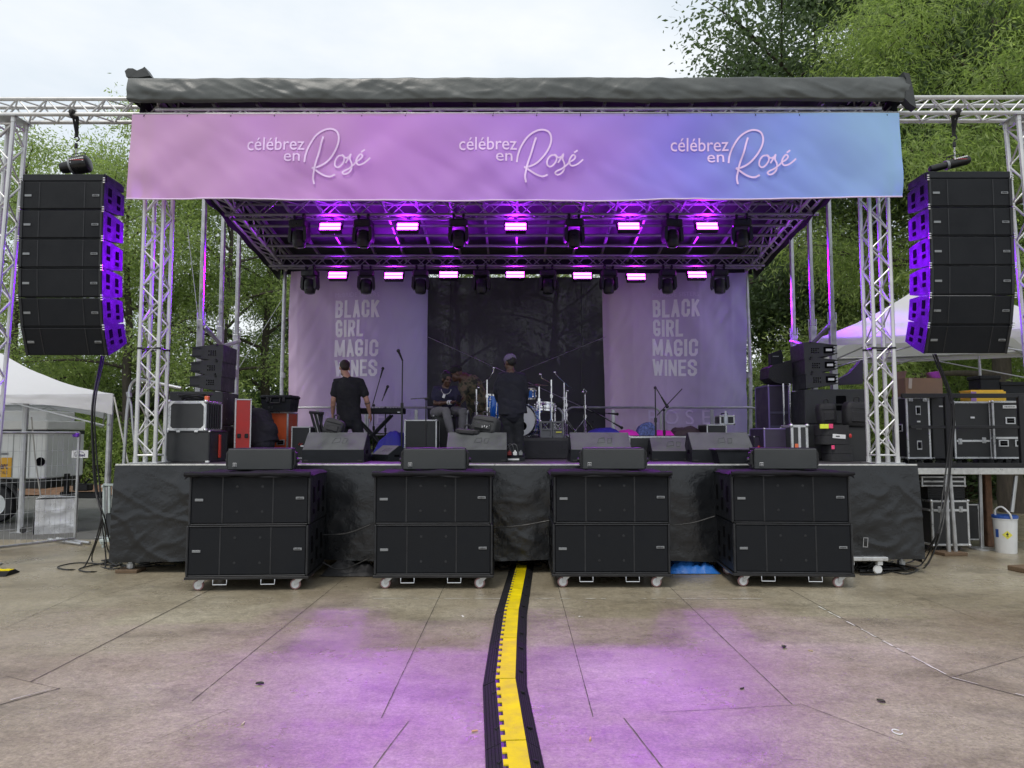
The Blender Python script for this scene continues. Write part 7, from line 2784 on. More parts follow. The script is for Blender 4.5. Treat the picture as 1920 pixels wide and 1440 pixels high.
# ------------------------------------------------------------------ generator trailer
GY = 13.6
WHITEPAINT = M('white_enclosure_paint', (0.80, 0.82, 0.80), 0.45, 0, 0.08, 2.5, bump=0.05, bs=30)
gx0, gx1 = at(-190, 850, GY).x, at(86, 850, GY).x
gz0, gz1 = at(86, 898, GY).z, at(86, 812, GY).z
t = thing('generator_trailer', 'white towable generator with yellow rental sign and dark chassis behind the wire fence', 'generator', ((gx0 + gx1) / 2, GY, 0))
b = MB()
b.box(((gx0 + gx1) / 2, GY + 0.6, (gz0 + gz1) / 2), (gx1 - gx0, 1.2, gz1 - gz0), 0.02)
b.build('enclosure', WHITEPAINT, t, w=1)
b = MB()
for i in range(1, 9):
    x = gx0 + (gx1 - gx0) * i / 9
    b.box((x, GY - 0.004, (gz0 + gz1) / 2), (0.012, 0.01, gz1 - gz0 - 0.05), 0.002)
b.build('panel_seam', M('grey_seam', (0.3, 0.31, 0.3), 0.6), t, w=1)
b = MB()
zt_ = at(86, 788, GY).z
b.box(((gx0 + gx1) / 2, GY + 0.6, (gz1 + zt_) / 2 + 0.03), (gx1 - gx0 + 0.02, 1.22, zt_ - gz1 - 0.06), 0.02)
b.box(((gx0 + gx1) / 2 - 0.1, GY + 0.7, zt_ + 0.09), (gx1 - gx0 - 0.15, 0.9, 0.2), 0.02)
b.build('top_cover', WHITEPAINT, t, w=1)
b = MB()
b.box(((gx0 + gx1) / 2, GY + 0.598, gz1 + 0.018), (gx1 - gx0 + 0.004, 1.204, 0.07))
b.build('dark_band', M('dark_band', (0.03, 0.03, 0.045), 0.5), t, w=1)
b = MB()
q = at(76, 866, GY)
b.lathe([(0.0, 0.0), (0.085, 0.0), (0.085, 0.02), (0.0, 0.025)], 18, (q.x, GY + 0.005, q.z), (math.pi / 2, 0, 0), caps=False)
b.build('round_port', HOLE, t, w=1)
b = MB()
b.box(((gx0 + gx1) / 2, GY + 0.6, gz0 - 0.09), (gx1 - gx0 - 0.02, 1.1, 0.19), 0.01)
a, c = at(88, 930, GY + 0.6), at(190, 925, GY + 0.6)
b.box(((gx1 + c.x) / 2, GY + 0.6, a.z + 0.02), (c.x - gx1 + 0.1, 0.12, 0.12), 0.01)
b.build('chassis', BLKMET, t, w=1)
b = MB()
q = at(125, 910, GY + 0.5)
b.tube((q.x, GY + 0.5, 0.12), (q.x, GY + 0.5, at(125, 888, GY + 0.5).z), 0.05, 10)
b.box((q.x + 0.32, GY + 0.5, 0.62), (0.3, 0.2, 0.14), 0.02)
b.tube((q.x + 0.25, GY + 0.5, 0.6), (q.x + 0.5, GY + 0.4, 0.78), 0.02, 6)
b.build('jack_stand', BLKMET, t, w=1)
qw = at(-6, 938, GY - 0.05)
b = MB()
rw = 0.34
b.lathe([(rw * 0.6, -0.1), (rw * 0.95, -0.1), (rw, -0.06), (rw, 0.06), (rw * 0.95, 0.1), (rw * 0.6, 0.1)], 28, (qw.x - 0.02, GY + 0.02, rw), (math.pi / 2, 0, 0), caps=False)
wt = b.build('tyre', RUBBER, t, w=1)
b = MB()
b.lathe([(0.0, 0.06), (rw * 0.3, 0.07), (rw * 0.5, 0.05), (rw * 0.62, 0.09), (rw * 0.62, -0.09), (0.0, -0.09)], 28, (qw.x - 0.02, GY + 0.02, rw), (math.pi / 2, 0, 0), caps=False)
b.build('rim', WHITEPAINT, t, w=1)
b = MB()
b.path([(qw.x - 0.02 + 0.42 * math.cos(a_), GY - 0.02, rw + 0.42 * math.sin(a_)) for a_ in [math.pi * i / 12 for i in range(13)]], 0.05, 6)
b.build('fender', BLKMET, t, w=1)
b = MB()
sa, sc_ = at(-34, 895, GY - 0.02), at(22, 858, GY - 0.02)
b.box(((sa.x + sc_.x) / 2, GY - 0.012, (sa.z + sc_.z) / 2), (sc_.x - sa.x, 0.01, sc_.z - sa.z), 0.004)
sp_ = b.build('sign_plate', M('yellow_sign', (0.80, 0.43, 0.03), 0.5, 0, 0.05), t, w=1)
def fit_on(body, box, Y, mat, parent, bold=0.003):
    class O: pass
    o = text_fit(body, box, Y, mat, 'lettering', t, bold, off=0.0)
    o.parent = parent
    return o
fit_on('Herc', (-7, 866, 15, 880), GY - 0.02, INK, sp_, 0.02)
fit_on('RENTALS', (-12, 883, 14, 889), GY - 0.02, INK, sp_, 0.0)
b = MB()
P_ = [at(x, y, GY - 0.02) for x, y in ((-14, 866), (0, 861), (14, 862), (12, 865), (0, 864))]
b.prism([(q.x, q.z) for q in P_], GY - 0.022, GY - 0.018, 'y')
b.build('logo_swoosh', INK, sp_, w=1)
b = MB()
P_ = at(8, 851, GY)
b.box((P_.x, GY - 0.006, P_.z), (0.16, 0.006, 0.045), 0.001)
b.build('data_plate', BADGE, t, w=1)

# ------------------------------------------------------------------ white canopies
CANV = MATS.get('canopy_fabric')
def canopy_mat():
    m, t, p = new_mat('canopy_fabric')
    p.inputs['Base Color'].default_value = (0.82, 0.82, 0.84, 1)
    p.inputs['Roughness'].default_value = 0.55
    tr = N(t, 'ShaderNodeBsdfTranslucent')
    tr.inputs['Color'].default_value = (0.7, 0.7, 0.74, 1)
    ms = N(t, 'ShaderNodeMixShader')
    ms.inputs[0].default_value = 0.35
    v = objcoord(t)
    n2 = N(t, 'ShaderNodeTexNoise', Scale=3.0, Detail=5.0)
    t.links.new(v, n2.inputs['Vector'])
    bp = N(t, 'ShaderNodeBump', Strength=0.35, Distance=0.05)
    t.links.new(n2.outputs['Fac'], bp.inputs['Height'])
    t.links.new(bp.outputs['Normal'], p.inputs['Normal'])
    t.links.new(p.outputs[0], ms.inputs[1])
    t.links.new(tr.outputs[0], ms.inputs[2])
    t.links.new(ms.outputs[0], t.nodes['Material Output'].inputs['Surface'])
    MATS['canopy_fabric'] = m
    return m
CANV = canopy_mat()
def canopy(label, peak, corners, val, legs, arch=0.0, sag=0.06, seed=1, leg_r=0.04, scoop=True):
    """corners: eave points in order; val: valance depth; legs: (top, ground z) """
    c = sum(corners, Vector()) / len(corners)
    t = thing('canopy_tent', label, 'canopy', (c.x, c.y, legs[0][1]), 0, 'white canopies')
    b = MB()
    n = len(corners)
    for i in range(n):
        a, e = corners[i], corners[(i + 1) % n]
        def f(u, v, a=a, e=e, i=i):
            base = a.lerp(e, u)
            q = base.lerp(peak, v)
            q = q + Vector((0, 0, -sag * 4 * v * (1 - v) * 1.3 - 0.02 * math.sin(u * math.pi) * (1 - v)))
            q.z += 0.012 * nz3(q.x * 2, q.y * 2, seed)
            return tuple(q)
        b.grid(f, 30, 14)
    b.build('roof_cloth', CANV, t, w=1, ang=0.8)
    b = MB()
    for i in range(n):
        a, e = corners[i], corners[(i + 1) % n]
        out = ((a + e) / 2 - c)
        out.z = 0
        out.normalize()
        def f(u, v, a=a, e=e, out=out, i=i):
            q = a.lerp(e, u) + out * 0.012
            dep = val * (1 - arch * math.sin(u * math.pi) ** 0.8)
            q.z -= dep * v + 0.02 * math.sin(u * math.pi) * 1
            q += out * (0.012 * nz3(u * 12, v * 3, seed + i))
            return tuple(q)
        b.grid(f, 40, 5)
    b.build('valance', CANV, t, w=1, ang=0.8)
    for (p_, z0) in legs:
        b = MB()
        b.tube((p_.x, p_.y, z0), (p_.x, p_.y, p_.z), leg_r, 10)
        b.box((p_.x, p_.y, z0 + 0.008), (0.22, 0.22, 0.016), 0.002)
        b.build('leg', STEEL, t, w=1)
    b = MB()
    for i in range(n):
        a, e = corners[i], corners[(i + 1) % n]
        b.tube(a + (c - a) * 0.02 - U * 0.05, e + (c - e) * 0.02 - U * 0.05, 0.02, 6)
        m1, m2 = a.lerp(e, 0.02) - U * 0.06, a.lerp(e, 0.5) - U * 0.55
        m1 = m1 + (c - m1) * 0.03
        m2 = m2 + (c - m2) * 0.03
        b.tube(m1 - U * 0.45, a.lerp(e, 0.5) + (c - a.lerp(e, .5)) * 0.03 - U * 0.08, 0.013, 5)
        b.tube(e + (c - e) * 0.03 - U * 0.5, a.lerp(e, 0.5) + (c - a.lerp(e, .5)) * 0.03 - U * 0.08, 0.013, 5)
        b.tube(a + (c - a) * 0.05 - U * 0.12, peak - U * 0.75, 0.016, 5)
    b.build('frame', STEEL, t, w=1)
    return t
A_ = at(212, 738, 11.6)
pk = at(2, 662, 13.4)
C2 = Vector((A_.x - 3.7, 11.4, A_.z))
C3 = Vector((A_.x - 4.4, 15.0, A_.z))
C4 = Vector((at(200, 700, 15.2).x, 15.2, A_.z))
legA = at(207, 775, 11.75)
canopy('white peaked canopy over the generator area, beside the wire fence', pk, [A_, C2, C3, C4], 0.34, [(Vector((legA.x, 11.75, A_.z)), -0.012), (Vector((at(47, 800, 12.3).x, 12.3, A_.z - 0.1)), -0.012), (Vector((C2.x, 11.6, A_.z)), -0.012), (Vector((C3.x + .1, 14.9, A_.z)), -0.012)], arch=0.62, sag=0.09, seed=2, leg_r=0.046)
# tie rope and silver wrapped weight
t = thing('canopy_weight', 'cube shaped weight wrapped in silver plastic at the foot of the canopy leg', 'weight', g(84, 1000))
yw = g(84, 1000).y
FOIL = M('silver_wrap', (0.66, 0.67, 0.69), 0.3, 0.3, 0.10, 4, bump=0.3, bs=6)
a, c = at(48, 998, yw), at(122, 936, yw)
b = MB()
def wrap(face):
    def f(u, v):
        w, h, d = c.x - a.x - 0.06, c.z + 0.012, 0.55
        x, z = (u - 0.5) * w, h * v
        k = 0.05 * max(0, 0.3 - abs(nz3(x * 3 + z * 2, face, z * 3 - x))) + 0.02 * nz3(x * 2, face, z * 2)
        rot = Matrix.Rotation(R(28), 3, 'Z')
        dd = {0: Vector((x, -d / 2 - k, z)), 1: Vector((-w / 2 - k, -x * d / w, z)), 2: Vector((w / 2 + k, x * d / w, z)), 3: Vector((-x, d / 2 + k, z))}[face] if face < 4 else Vector((x, (v - 0.5) * d, h + 0.01 + k))
        q = rot @ dd
        return ((a.x + c.x) / 2 + q.x, yw + 0.3 + q.y, q.z - 0.012)
    return f
for fc in range(5):
    b.grid(wrap(fc), 16, 16)
b.build('wrapped_block', FOIL, t, w=1, ang=0.9)
b = MB()
b.path([at(59, 782, 12.2), at(66, 860, 12.15), at(77, 936, yw + 0.15)], 0.012, 6)
b.build('tie_rope', M('grey_rope', (0.4, 0.39, 0.36), 0.8), t, w=1)
b = MB()
q = at(54, 989, yw)
b.lathe([(0.0, 0.0), (0.045, 0.0), (0.05, 0.03), (0.0, 0.03)], 14, (q.x, yw - 0.12, 0.07), (math.pi / 2, 0, 0), caps=False)
b.build('black_plug', RUBBER, t, w=1)
b = MB()
b.tube(at(214, 745, 11.5), at(240, 868, 10.6), 0.012, 6)
tag(b.build('tie_strap', M('grey_rope')), 'pale tie strap slanting from the canopy corner to the stage corner', 'strap')

# ------------------------------------------------------------------ side platform with road cases
YP = 10.0
pz = at(1800, 876, YP).z
px0, px1 = at(1716, 880, YP).x, at(1990, 880, YP).x
t = thing('side_platform', 'side platform with pale metal edge beam carrying the tall road cases', 'platform', ((px0 + px1) / 2, YP, 0))
b = MB()
b.box(((px0 + px1) / 2, YP + 2.0, pz - 0.02), (px1 - px0, 4.0 - 0.02, 0.04), 0.004)
b.build('deck', DECK, t, w=1)
b = MB()
b.box(((px0 + px1) / 2, YP, pz - 0.055), (px1 - px0, 0.05, 0.085), 0.005)
b.box((px0 - 0.002, YP + 2.0, pz - 0.085), (0.05, 3.9, 0.085), 0.005)
b.build('edge_beam', M('pale_edge_metal'), t, w=1)
b = MB()
b.box(((px0 + px1) / 2, YP + 0.02, pz + 0.03), (px1 - px0, 0.03, 0.055), 0.003)
b.build('toe_board', BLKMET, t, w=1)
for (x0, y0, x1, y1, yy) in ((1773, 890, 1779, 1034, YP), (1781, 890, 1792, 1034, YP + 0.02), (1837, 890, 1841, 1022, YP + 0.5), (1905, 892, 1897, 960, YP + 0.1)):
    b = MB()
    p0, p1 = at(x0, y0, yy), at(x1, y1, yy)
    if y1 > 1000:
        p1.z = 0.03
    b.tube(p0, p1, 0.026, 10)
    b.build('leg', STEEL, t, w=1)
for px, yy in ((1938, YP + 0.1), (1938, YP + 3.8), (1740, YP + 3.8)):
    q = at(px, 900, yy)
    b = MB()
    b.tube((q.x, yy, 0.0), (q.x, yy, pz - 0.04), 0.026, 10)
    b.build('leg', STEEL, t, w=1)
b = MB()
q = at(1782, 1036, YP)
b.box((q.x, YP + 0.02, 0.022), (0.34, 0.26, 0.044), 0.006, (0, 0, R(8)))
b.build('wood_pad', WOODBLK, t, w=1)
b = MB()
q = at(1841, 1024, YP + .5)
b.lathe([(0.0, 0.0), (0.17, 0.0), (0.17, 0.018), (0.05, 0.03), (0.0, 0.03)], 20, (q.x, YP + 0.5, 0.001), caps=False)
b.build('foot_plate', STEEL, t, w=1)
b = MB()
b.grid(lambda u, v: (px0 + (px1 - px0) * u, YP + 2.4 - 0.03 * math.sin(u * 40), 0.02 + (pz - 0.1) * v), 60, 4)
b.build('back_cloth', M('dark_grey_cloth'), t, w=1, ang=3)
# guard frame
rl = thing('guard_rail', 'black square tube guard frame along the front of the side platform', 'guard rail', ((px0 + px1) / 2, YP + 0.05, pz))
yg = YP + 0.06
for py in (742, 801):
    a, c = at(1706 if py > 750 else 1690, py, yg), at(1990, py, yg)
    b = MB()
    b.box(((a.x + c.x) / 2, yg, a.z), (c.x - a.x, 0.045, 0.062 if py < 750 else 0.045), 0.005)
    b.build('rail', BLKMET, rl, w=1)
for px, wd in ((1774, 0.075), (1912, 0.08)):
    a = at(px, 742, yg)
    b = MB()
    b.box((a.x, yg - 0.004, (pz + a.z) / 2), (wd, 0.06, a.z - pz), 0.006)
    b.build('post', BLKMET, rl, w=1)
def pcase(name, label, x0, x1, yt, Y, d, z0, **kw):
    a, c = at(x0, 800, Y), at(x1, 800, Y)
    h = at(x0, yt, Y).z - z0 - kw.get('wheels', 0)
    return flight_case(name, label, ((a.x + c.x) / 2, Y, z0), c.x - a.x, d, h, **kw), z0 + h + kw.get('wheels', 0)
zp = pz + 0.001
rA = R(-28)
c_, zA = pcase('flight_case', 'tall narrow black road case with two upright handles, under the cardboard box', 1699, 1746, 744, 10.35, 0.34, zp, wheels=0.1, rz_=R(6), handles=((0.0, 0.78, 0.075, 0.13), (0.0, 0.22, 0.075, 0.13)), latches=((-0.3, 0.97), (0.3, 0.97)), side_handles=True)
b = MB()
b.box((0.0, -0.004, 0.1 + (zA - zp - .1) * 0.6), (0.05, 0.008, 0.022), 0.001)
b.box((0.0, -0.004, 0.1 + (zA - zp - .1) * 0.5), (0.08, 0.008, 0.035), 0.001)
b.build('white_sticker', WHITEP, c_)
c_, zA2 = pcase('flight_case', 'wide dark road case wedged behind the black post of the guard frame', 1748, 1786, 744, 10.5, 0.5, zp, wheels=0.1, e=0.02, edge=EDGE)
b = MB()
b.box((0.02, -0.004, (zA2 - zp) * 0.86), (0.12, 0.006, 0.02), 0.001)
b.build('white_sticker', WHITEP, c_)
c_, zB = pcase('flight_case', 'big black road case with silver lid band and latches, under the yellow box', 1788, 1860, 753, 10.45, 0.55, zp, wheels=0.1, rz_=R(2), lid=0.31, latches=((-0.36, 0.30), (0.28, 0.32)))
b = MB()
b.box((0.0, -0.004, 0.1 + (zB - zp - .1) * 0.72), (0.06, 0.006, 0.025), 0.001)
b.build('white_sticker', WHITEP, c_)
c_, zB2 = pcase('flight_case', 'black road case with three chrome sprung handles and a paper label', 1863, 1922, 752, 10.4, 0.6, zp, wheels=0.1, rz_=R(-3), lid=0.36, handles=((0.04, 0.66, 0.14, 0.1), (-0.2, 0.27, 0.14, 0.1), (0.3, 0.27, 0.14, 0.1)))
b = MB()
b.box((0.02, -0.004, 0.1 + (zB2 - zp - .1) * 0.90), (0.2, 0.006, 0.045), 0.001)
pl_ = b.build('paper_label', WHITEP, c_)
b = MB()
for i in range(7):
    b.box((-0.05 + 0.022 * i, -0.0085, 0.1 + (zB2 - zp - .1) * 0.90), (0.012, 0.003, 0.012 + 0.005 * (i % 2)))
b.build('label_print', BADGE_DK, pl_)
# cardboard box
CARD = M('brown_cardboard', (0.26, 0.165, 0.11), 0.85, 0, 0.12, 5, bump=0.1, bs=120)
a, c = at(1697, 735, 10.35), at(1769, 708, 10.35)
t = thing('cardboard_box', 'open brown cardboard box on top of the tall narrow road case', 'cardboard box', ((a.x + c.x) / 2, 10.36, zA + 0.003), R(5))
w_, h_ = c.x - a.x, at(1730, 709, 10.35).z - zA
b = MB()
for sx in (-1, 1):
    b.box((sx * w_ / 2, 0.16, h_ / 2), (0.006, 0.32, h_))
b.box((0, 0.0, h_ / 2), (w_, 0.006, h_))
b.box((0, 0.32, h_ / 2), (w_, 0.006, h_))
b.box((0, 0.16, 0.004), (w_, 0.32, 0.006))
b.build('box_wall', CARD, t)
for sx in (-1, 1):
    b = MB()
    b.box((sx * (w_ / 2 - 0.02), 0.16, h_ + 0.05), (0.006, 0.3, 0.11), 0, (0, sx * -0.3, 0))
    b.build('flap', CARD, t)
b = MB()
b.box((-w_ / 2 + 0.07, -0.006, h_ * 0.7), (0.05, 0.005, h_ * 0.55), 0.001, (0, 0.1, 0))
b.build('tape', M('pale_tape', (0.5, 0.42, 0.36), 0.4), t)
a, c = at(1820, 752, 10.5), at(1887, 734, 10.5)
t = thing('yellow_box', 'flat yellow printed cardboard box lying on the big black road case', 'box', ((a.x + c.x) / 2, 10.5, zB + 0.002), R(2))
w_, h_ = c.x - a.x, max(0.1, c.z - zB)
b = MB()
b.box((0, 0.12, h_ / 2), (w_, 0.24, h_), 0.004)
b.build('carton', M('yellow_carton', (0.72, 0.44, 0.03), 0.5, 0, 0.08, 5), t)
b = MB()
b.box((-w_ / 2 + 0.04, -0.003, h_ / 2), (0.08, 0.005, h_ - 0.01), 0.001)
b.build('violet_end', M('violet_print', (0.3, 0.16, 0.4), 0.5), t)
b = MB()
for i in range(3):
    b.ball((-0.1 + 0.07 * i, -0.002, h_ * 0.55), (0.02, 0.004, 0.025), 8, 6)
b.box((0.17, -0.002, h_ * 0.5), (0.1, 0.004, 0.03))
b.build('printed_mark', M('red_print'), t)
t = thing('yellow_board', 'thin yellow board lying on top of the yellow printed box', 'board', ((a.x + c.x) / 2 + 0.03, 10.62, zB + h_ + 0.004), R(-2))
b = MB()
b.box((0, 0.1, 0.012), (w_ * 0.9, 0.3, 0.02), 0.003)
b.build('board', M('yellow_carton'), t)
for (x0, x1, yt, lb, dd) in ((1840, 1874, 704, 'tall black plastic bin behind the yellow box', 0.3), (1878, 1935, 716, 'wide black trunk behind the tall black bin', 0.5)):
    a, c = at(x0, 745, 11.1), at(x1, yt, 11.1)
    t = thing('storage_bin', lb, 'storage bin', ((a.x + c.x) / 2, 11.1, zp), 0)
    b = MB()
    h_ = c.z - zp
    w_ = c.x - a.x
    b.prism([(-w_ / 2 * 0.9, 0), (w_ / 2 * 0.9, 0), (w_ / 2, h_ - 0.06), (-w_ / 2, h_ - 0.06)], 0, dd, 'y')
    b.build('body', CAB, t)
    b = MB()
    b.box((0, dd / 2, h_ - 0.03), (w_ + 0.04, dd + 0.04, 0.06), 0.012)
    b.build('lid', CAB, t)
# things under the platform
c_, z1 = pcase('flight_case', 'black trunk with silver edges and two latches on the ground under the side platform', 1739, 1811, 938, 10.2, 0.5, 0.001, wheels=0.09, e=0.03, lid=0.78, latches=((-0.28, 0.8), (0.28, 0.8)), rz_=R(3))
t = thing('equipment_stack', 'x', 'x')
bpy.data.objects.remove(t)
c_, z2 = pcase('amplifier_rack', 'ribbed black amplifier standing on the trunk under the side platform', 1735, 1803, 912, 10.3, 0.4, z1 + 0.002, cat='amplifier', edge=EDGE, e=0.014, corners=False)
b = MB()
w_ = at(1803, 0, 10.3).x - at(1735, 0, 10.3).x
for i in range(5):
    b.box((0, -0.006, (z2 - z1) * (0.16 + 0.17 * i)), (w_ - 0.05, 0.014, 0.016), 0.004)
b.build('front_rib', EDGE, c_)
c_, z3 = pcase('flight_case', 'flat silver banded case on top of the ribbed amplifier', 1724, 1806, 893, 10.25, 0.4, z2 + 0.002, e=0.024, lid=0.5)
t = thing('wooden_post', 'rough brown wooden post leaning beside the banded case under the side platform', 'post', (at(1808, 0, 10.75).x, 10.75, 0))
b = MB()
b.box((0, 0, 0.53), (0.1, 0.1, 1.06), 0.01)
b.build('post', M('rough_bark_wood', (0.16, 0.085, 0.05), 0.9, 0, 0.4, 12, bump=0.5, bs=30), t)
t = thing('equipment_trolley', 'silver framed case with caster wheels behind the trunk under the side platform', 'flight case', (0, 0, 0))
bpy.data.objects.remove(t)
c_, z4 = pcase('flight_case', 'second dark silver edged case half hidden behind the trunk under the side platform', 1795, 1829, 945, 10.75, 0.5, 0.001, wheels=0.09, e=0.024)
# bucket
q = g(1887, 1036)
t = thing('plastic_bucket', 'white plastic bucket with blue lid, yellow hazard diamond and arched handle', 'bucket', (q.x, q.y, 0.0), R(-33))
hb = at(1887, 966, q.y).z
rb_ = (at(1907, 970, q.y).x - at(1866, 970, q.y).x) / 2
WBK = M('white_bucket_plastic', (0.72, 0.73, 0.73), 0.45, 0, 0.06, 6)
b = MB()
b.lathe([(0.0, 0.0), (rb_ * 0.82, 0.0), (rb_ * 0.84, 0.01), (rb_ * 0.97, hb * 0.9), (rb_ * 1.02, hb * 0.9), (rb_ * 1.02, hb * 0.93), (rb_ * 0.99, hb * 0.93)], 32, caps=False)
b.build('body', WBK, t)
b = MB()
b.lathe([(rb_ * 1.04, hb * 0.93), (rb_ * 1.05, hb * 0.95), (rb_ * 1.04, hb), (rb_ * 0.95, hb * 1.015), (0.0, hb * 1.0)], 32, caps=False)
b.build('lid', M('blue_lid_plastic', (0.03, 0.09, 0.36), 0.4, 0, 0.06), t)
b = MB()
b.path(smooth_pts([(-rb_ * 0.72, -0.06, hb * 0.98), (-rb_ * 0.68, -0.09, hb * 1.16), (-rb_ * 0.2, -0.12, hb * 1.24), (rb_ * 0.35, -0.16, hb * 1.08), (rb_ * 0.5, -rb_ * 0.95, hb * 0.94)], 5), 0.012, 8)
b.build('handle', WBK, t)
b = MB()
def onb(u, z):
    rr = rb_ * (0.84 + 0.13 * z / (hb * 0.9)) + 0.002
    return (rr * math.sin(u / rr), -rr * math.cos(u / rr), z)
zc, s_ = hb * 0.5, 0.058
def dia(i, j):
    u = (i - 0.5) * 2
    v = (j - 0.5) * 2
    return onb(0.02 + (u + v) / 2 * s_ * 1.1, zc + (v - u) / 2 * s_)
b.grid(dia, 6, 6)
b.build('hazard_diamond', M('yellow_label'), t)
b = MB()
q3 = onb(0.02, zc + 0.008)
b.ball((q3[0], q3[1] - 0.001, q3[2]), (0.014, 0.003, 0.016), 10, 8)
b.box((q3[0], q3[1] - 0.001, zc - 0.02), (0.026, 0.004, 0.006))
b.box((q3[0], q3[1] - 0.001, zc + 0.026), (0.008, 0.004, 0.02))
b.build('hazard_symbol', BADGE_DK, t)
b = MB()
b.grid(lambda u, v: onb(-0.135 + 0.05 * u, hb * 0.42 + 0.11 * v), 4, 4)
b.build('blue_label', M('blue_lid_plastic'), t)
q = g(1925, 1072)
b = MB()
b.box((0, 0, 0.03), (0.34, 0.3, 0.06), 0.008, (0, 0, 0.2))
o = b.build('wood_block', WOODBLK)
o.location = (q.x + 0.04, q.y, 0)
tag(o, 'dark wooden block on the concrete at the foot of the outer lattice tower', 'block')
# right canopy (corner posts stand on the platform and the ground behind)
zz = at(1532, 634, 11.6).z
F1 = Vector((at(1532, 634, 11.6).x, 11.6, zz))
F2, B1 = F1 + Vector((3.2, -1.42, 0)), F1 + Vector((1.34, 3.0, 0))
B2 = B1 + Vector((3.2, -1.42, 0))
pkr = at(1765, 505, 12.4)
canopy('white peaked canopy over the side platform, lit violet on its stage side', pkr, [F1, F2, B2, B1], 0.13, [(B1.lerp(B2, 0.02) + Vector((0.1, -0.1, 0)), zp), (at(1836, 668, 13.2), zp), (B2 + Vector((-.1, -.1, 0)), zp), (F2 + Vector((-.1, .1, 0)), zp)], arch=0.05, sag=0.10, seed=7, leg_r=0.024)

# ------------------------------------------------------------------ scraps on the concrete
for i, (px, py, cl, lb) in enumerate(((487, 1284, (0.03, 0.03, 0.03), 'flat dark leaf scrap on the concrete left of the violet pool'), (1470, 1215, (0.03, 0.03, 0.03), 'curled dark leaf on the concrete right of the violet pool'), (1385 + 267, 1317, (0.05, 0.045, 0.035), 'small dark leaf scrap near the pale ring'),
                                       (890, 1372, (0.6, 0.35, 0.2), 'orange cigarette butt left of the yellow cable ramp'), (1106, 1387, (0.6, 0.35, 0.2), 'orange cigarette butt right of the yellow cable ramp'), (867, 1156, (0.6, 0.58, 0.55), 'white paper scrap left of the ramp, near the casters'), (1089, 1157, (0.6, 0.58, 0.55), 'white paper scrap right of the ramp, near the casters'),
                                       (457, 1358, (0.6, 0.5, 0.4), 'pale cigarette butt on the brown concrete'), (1520, 1221, (0.4, 0.3, 0.2), 'tan cigarette butt near the curled dark leaf'), (1391, 1292, (0.04, 0.03, 0.03), 'short dark twig beside the slab joint'))):
    q = g(px, py)
    b = MB()
    if 'butt' in lb or 'twig' in lb:
        b.tube((-0.016, 0, 0.005), (0.016, 0.004, 0.005), 0.005, 8)
    elif 'leaf' in lb:
        b.grid(lambda u, v: ((u - 0.5) * 0.055, (v - 0.5) * 0.04 * math.sin(math.pi * u), 0.004 + 0.01 * (v - 0.5) ** 2 * 4), 8, 4)
    else:
        b.grid(lambda u, v: ((u - 0.5) * 0.04, (v - 0.5) * 0.018, 0.004 + 0.004 * math.sin(u * 5)), 6, 3)
    o = b.build('leaf_scrap' if 'leaf' in lb else 'twig' if 'twig' in lb else 'paper_scrap' if 'paper' in lb else 'cigarette_butt', M('scrap_%d' % i, cl, 0.8))
    o.location = (q.x, q.y, 0.001)
    o.rotation_euler = (0, 0, i * 1.1)
    tag(o, lb, 'leaf' if 'leaf' in lb else 'twig' if 'twig' in lb else 'scrap' if 'paper' in lb else 'cigarette butt')
q = g(1682, 1374)
b = MB()
b.path([(0.022 * math.cos(a_), 0.034 * math.sin(a_), 0.005) for a_ in [0.5 + 5.2 * i / 16 for i in range(17)]], 0.003, 6)
o = b.build('ring', WHITEP)
o.location = (q.x, q.y, 0)
tag(o, 'small open white plastic ring lying on the brown concrete', 'ring')
# ------------------------------------------------------------------ trees and shrubs
def leaf_mat(name, c1, c2, tr=0.45):
    m, t, p = new_mat(name)
    l = t.links.new
    ge = N(t, 'ShaderNodeNewGeometry')
    v = N(t, 'ShaderNodeTexCoord').outputs['Object']
    nz = N(t, 'ShaderNodeTexNoise', Scale=0.55, Detail=3.0)
    l(v, nz.inputs['Vector'])
    ad = N(t, 'ShaderNodeMath', operation='MULTIPLY_ADD')
    l(ge.outputs['Random Per Island'], ad.inputs[0])
    ad.inputs[1].default_value = 0.55
    l(nz.outputs['Fac'], ad.inputs[2])
    sb = N(t, 'ShaderNodeMath', operation='SUBTRACT')
    l(ad.outputs[0], sb.inputs[0])
    sb.inputs[1].default_value = 0.28
    mx_ = N(t, 'ShaderNodeMix', data_type='RGBA')
    mx_.clamp_factor = True
    l(sb.outputs[0], mx_.inputs[0])
    mx_.inputs[6].default_value = (*c1, 1)
    mx_.inputs[7].default_value = (*c2, 1)
    l(mx_.outputs[2], p.inputs['Base Color'])
    p.inputs['Roughness'].default_value = 0.5
    p.inputs['Specular IOR Level'].default_value = 0.35
    tn = N(t, 'ShaderNodeBsdfTranslucent')
    sc_ = N(t, 'ShaderNodeVectorMath', operation='MULTIPLY')
    l(mx_.outputs[2], sc_.inputs[0])
    sc_.inputs[1].default_value = (1.4, 1.5, 0.95)
    l(sc_.outputs[0], tn.inputs['Color'])
    ms = N(t, 'ShaderNodeMixShader')
    ms.inputs[0].default_value = tr
    l(p.outputs[0], ms.inputs[1])
    l(tn.outputs[0], ms.inputs[2])
    l(ms.outputs[0], t.nodes['Material Output'].inputs['Surface'])
    return m
LEAF_A = leaf_mat('oak_leaf', (0.085, 0.135, 0.055), (0.44, 0.53, 0.19), 0.5)
LEAF_B = leaf_mat('dark_leaf', (0.040, 0.066, 0.036), (0.14, 0.195, 0.09), 0.4)
LEAF_C = leaf_mat('bright_leaf', (0.10, 0.155, 0.055), (0.41, 0.50, 0.17), 0.55)
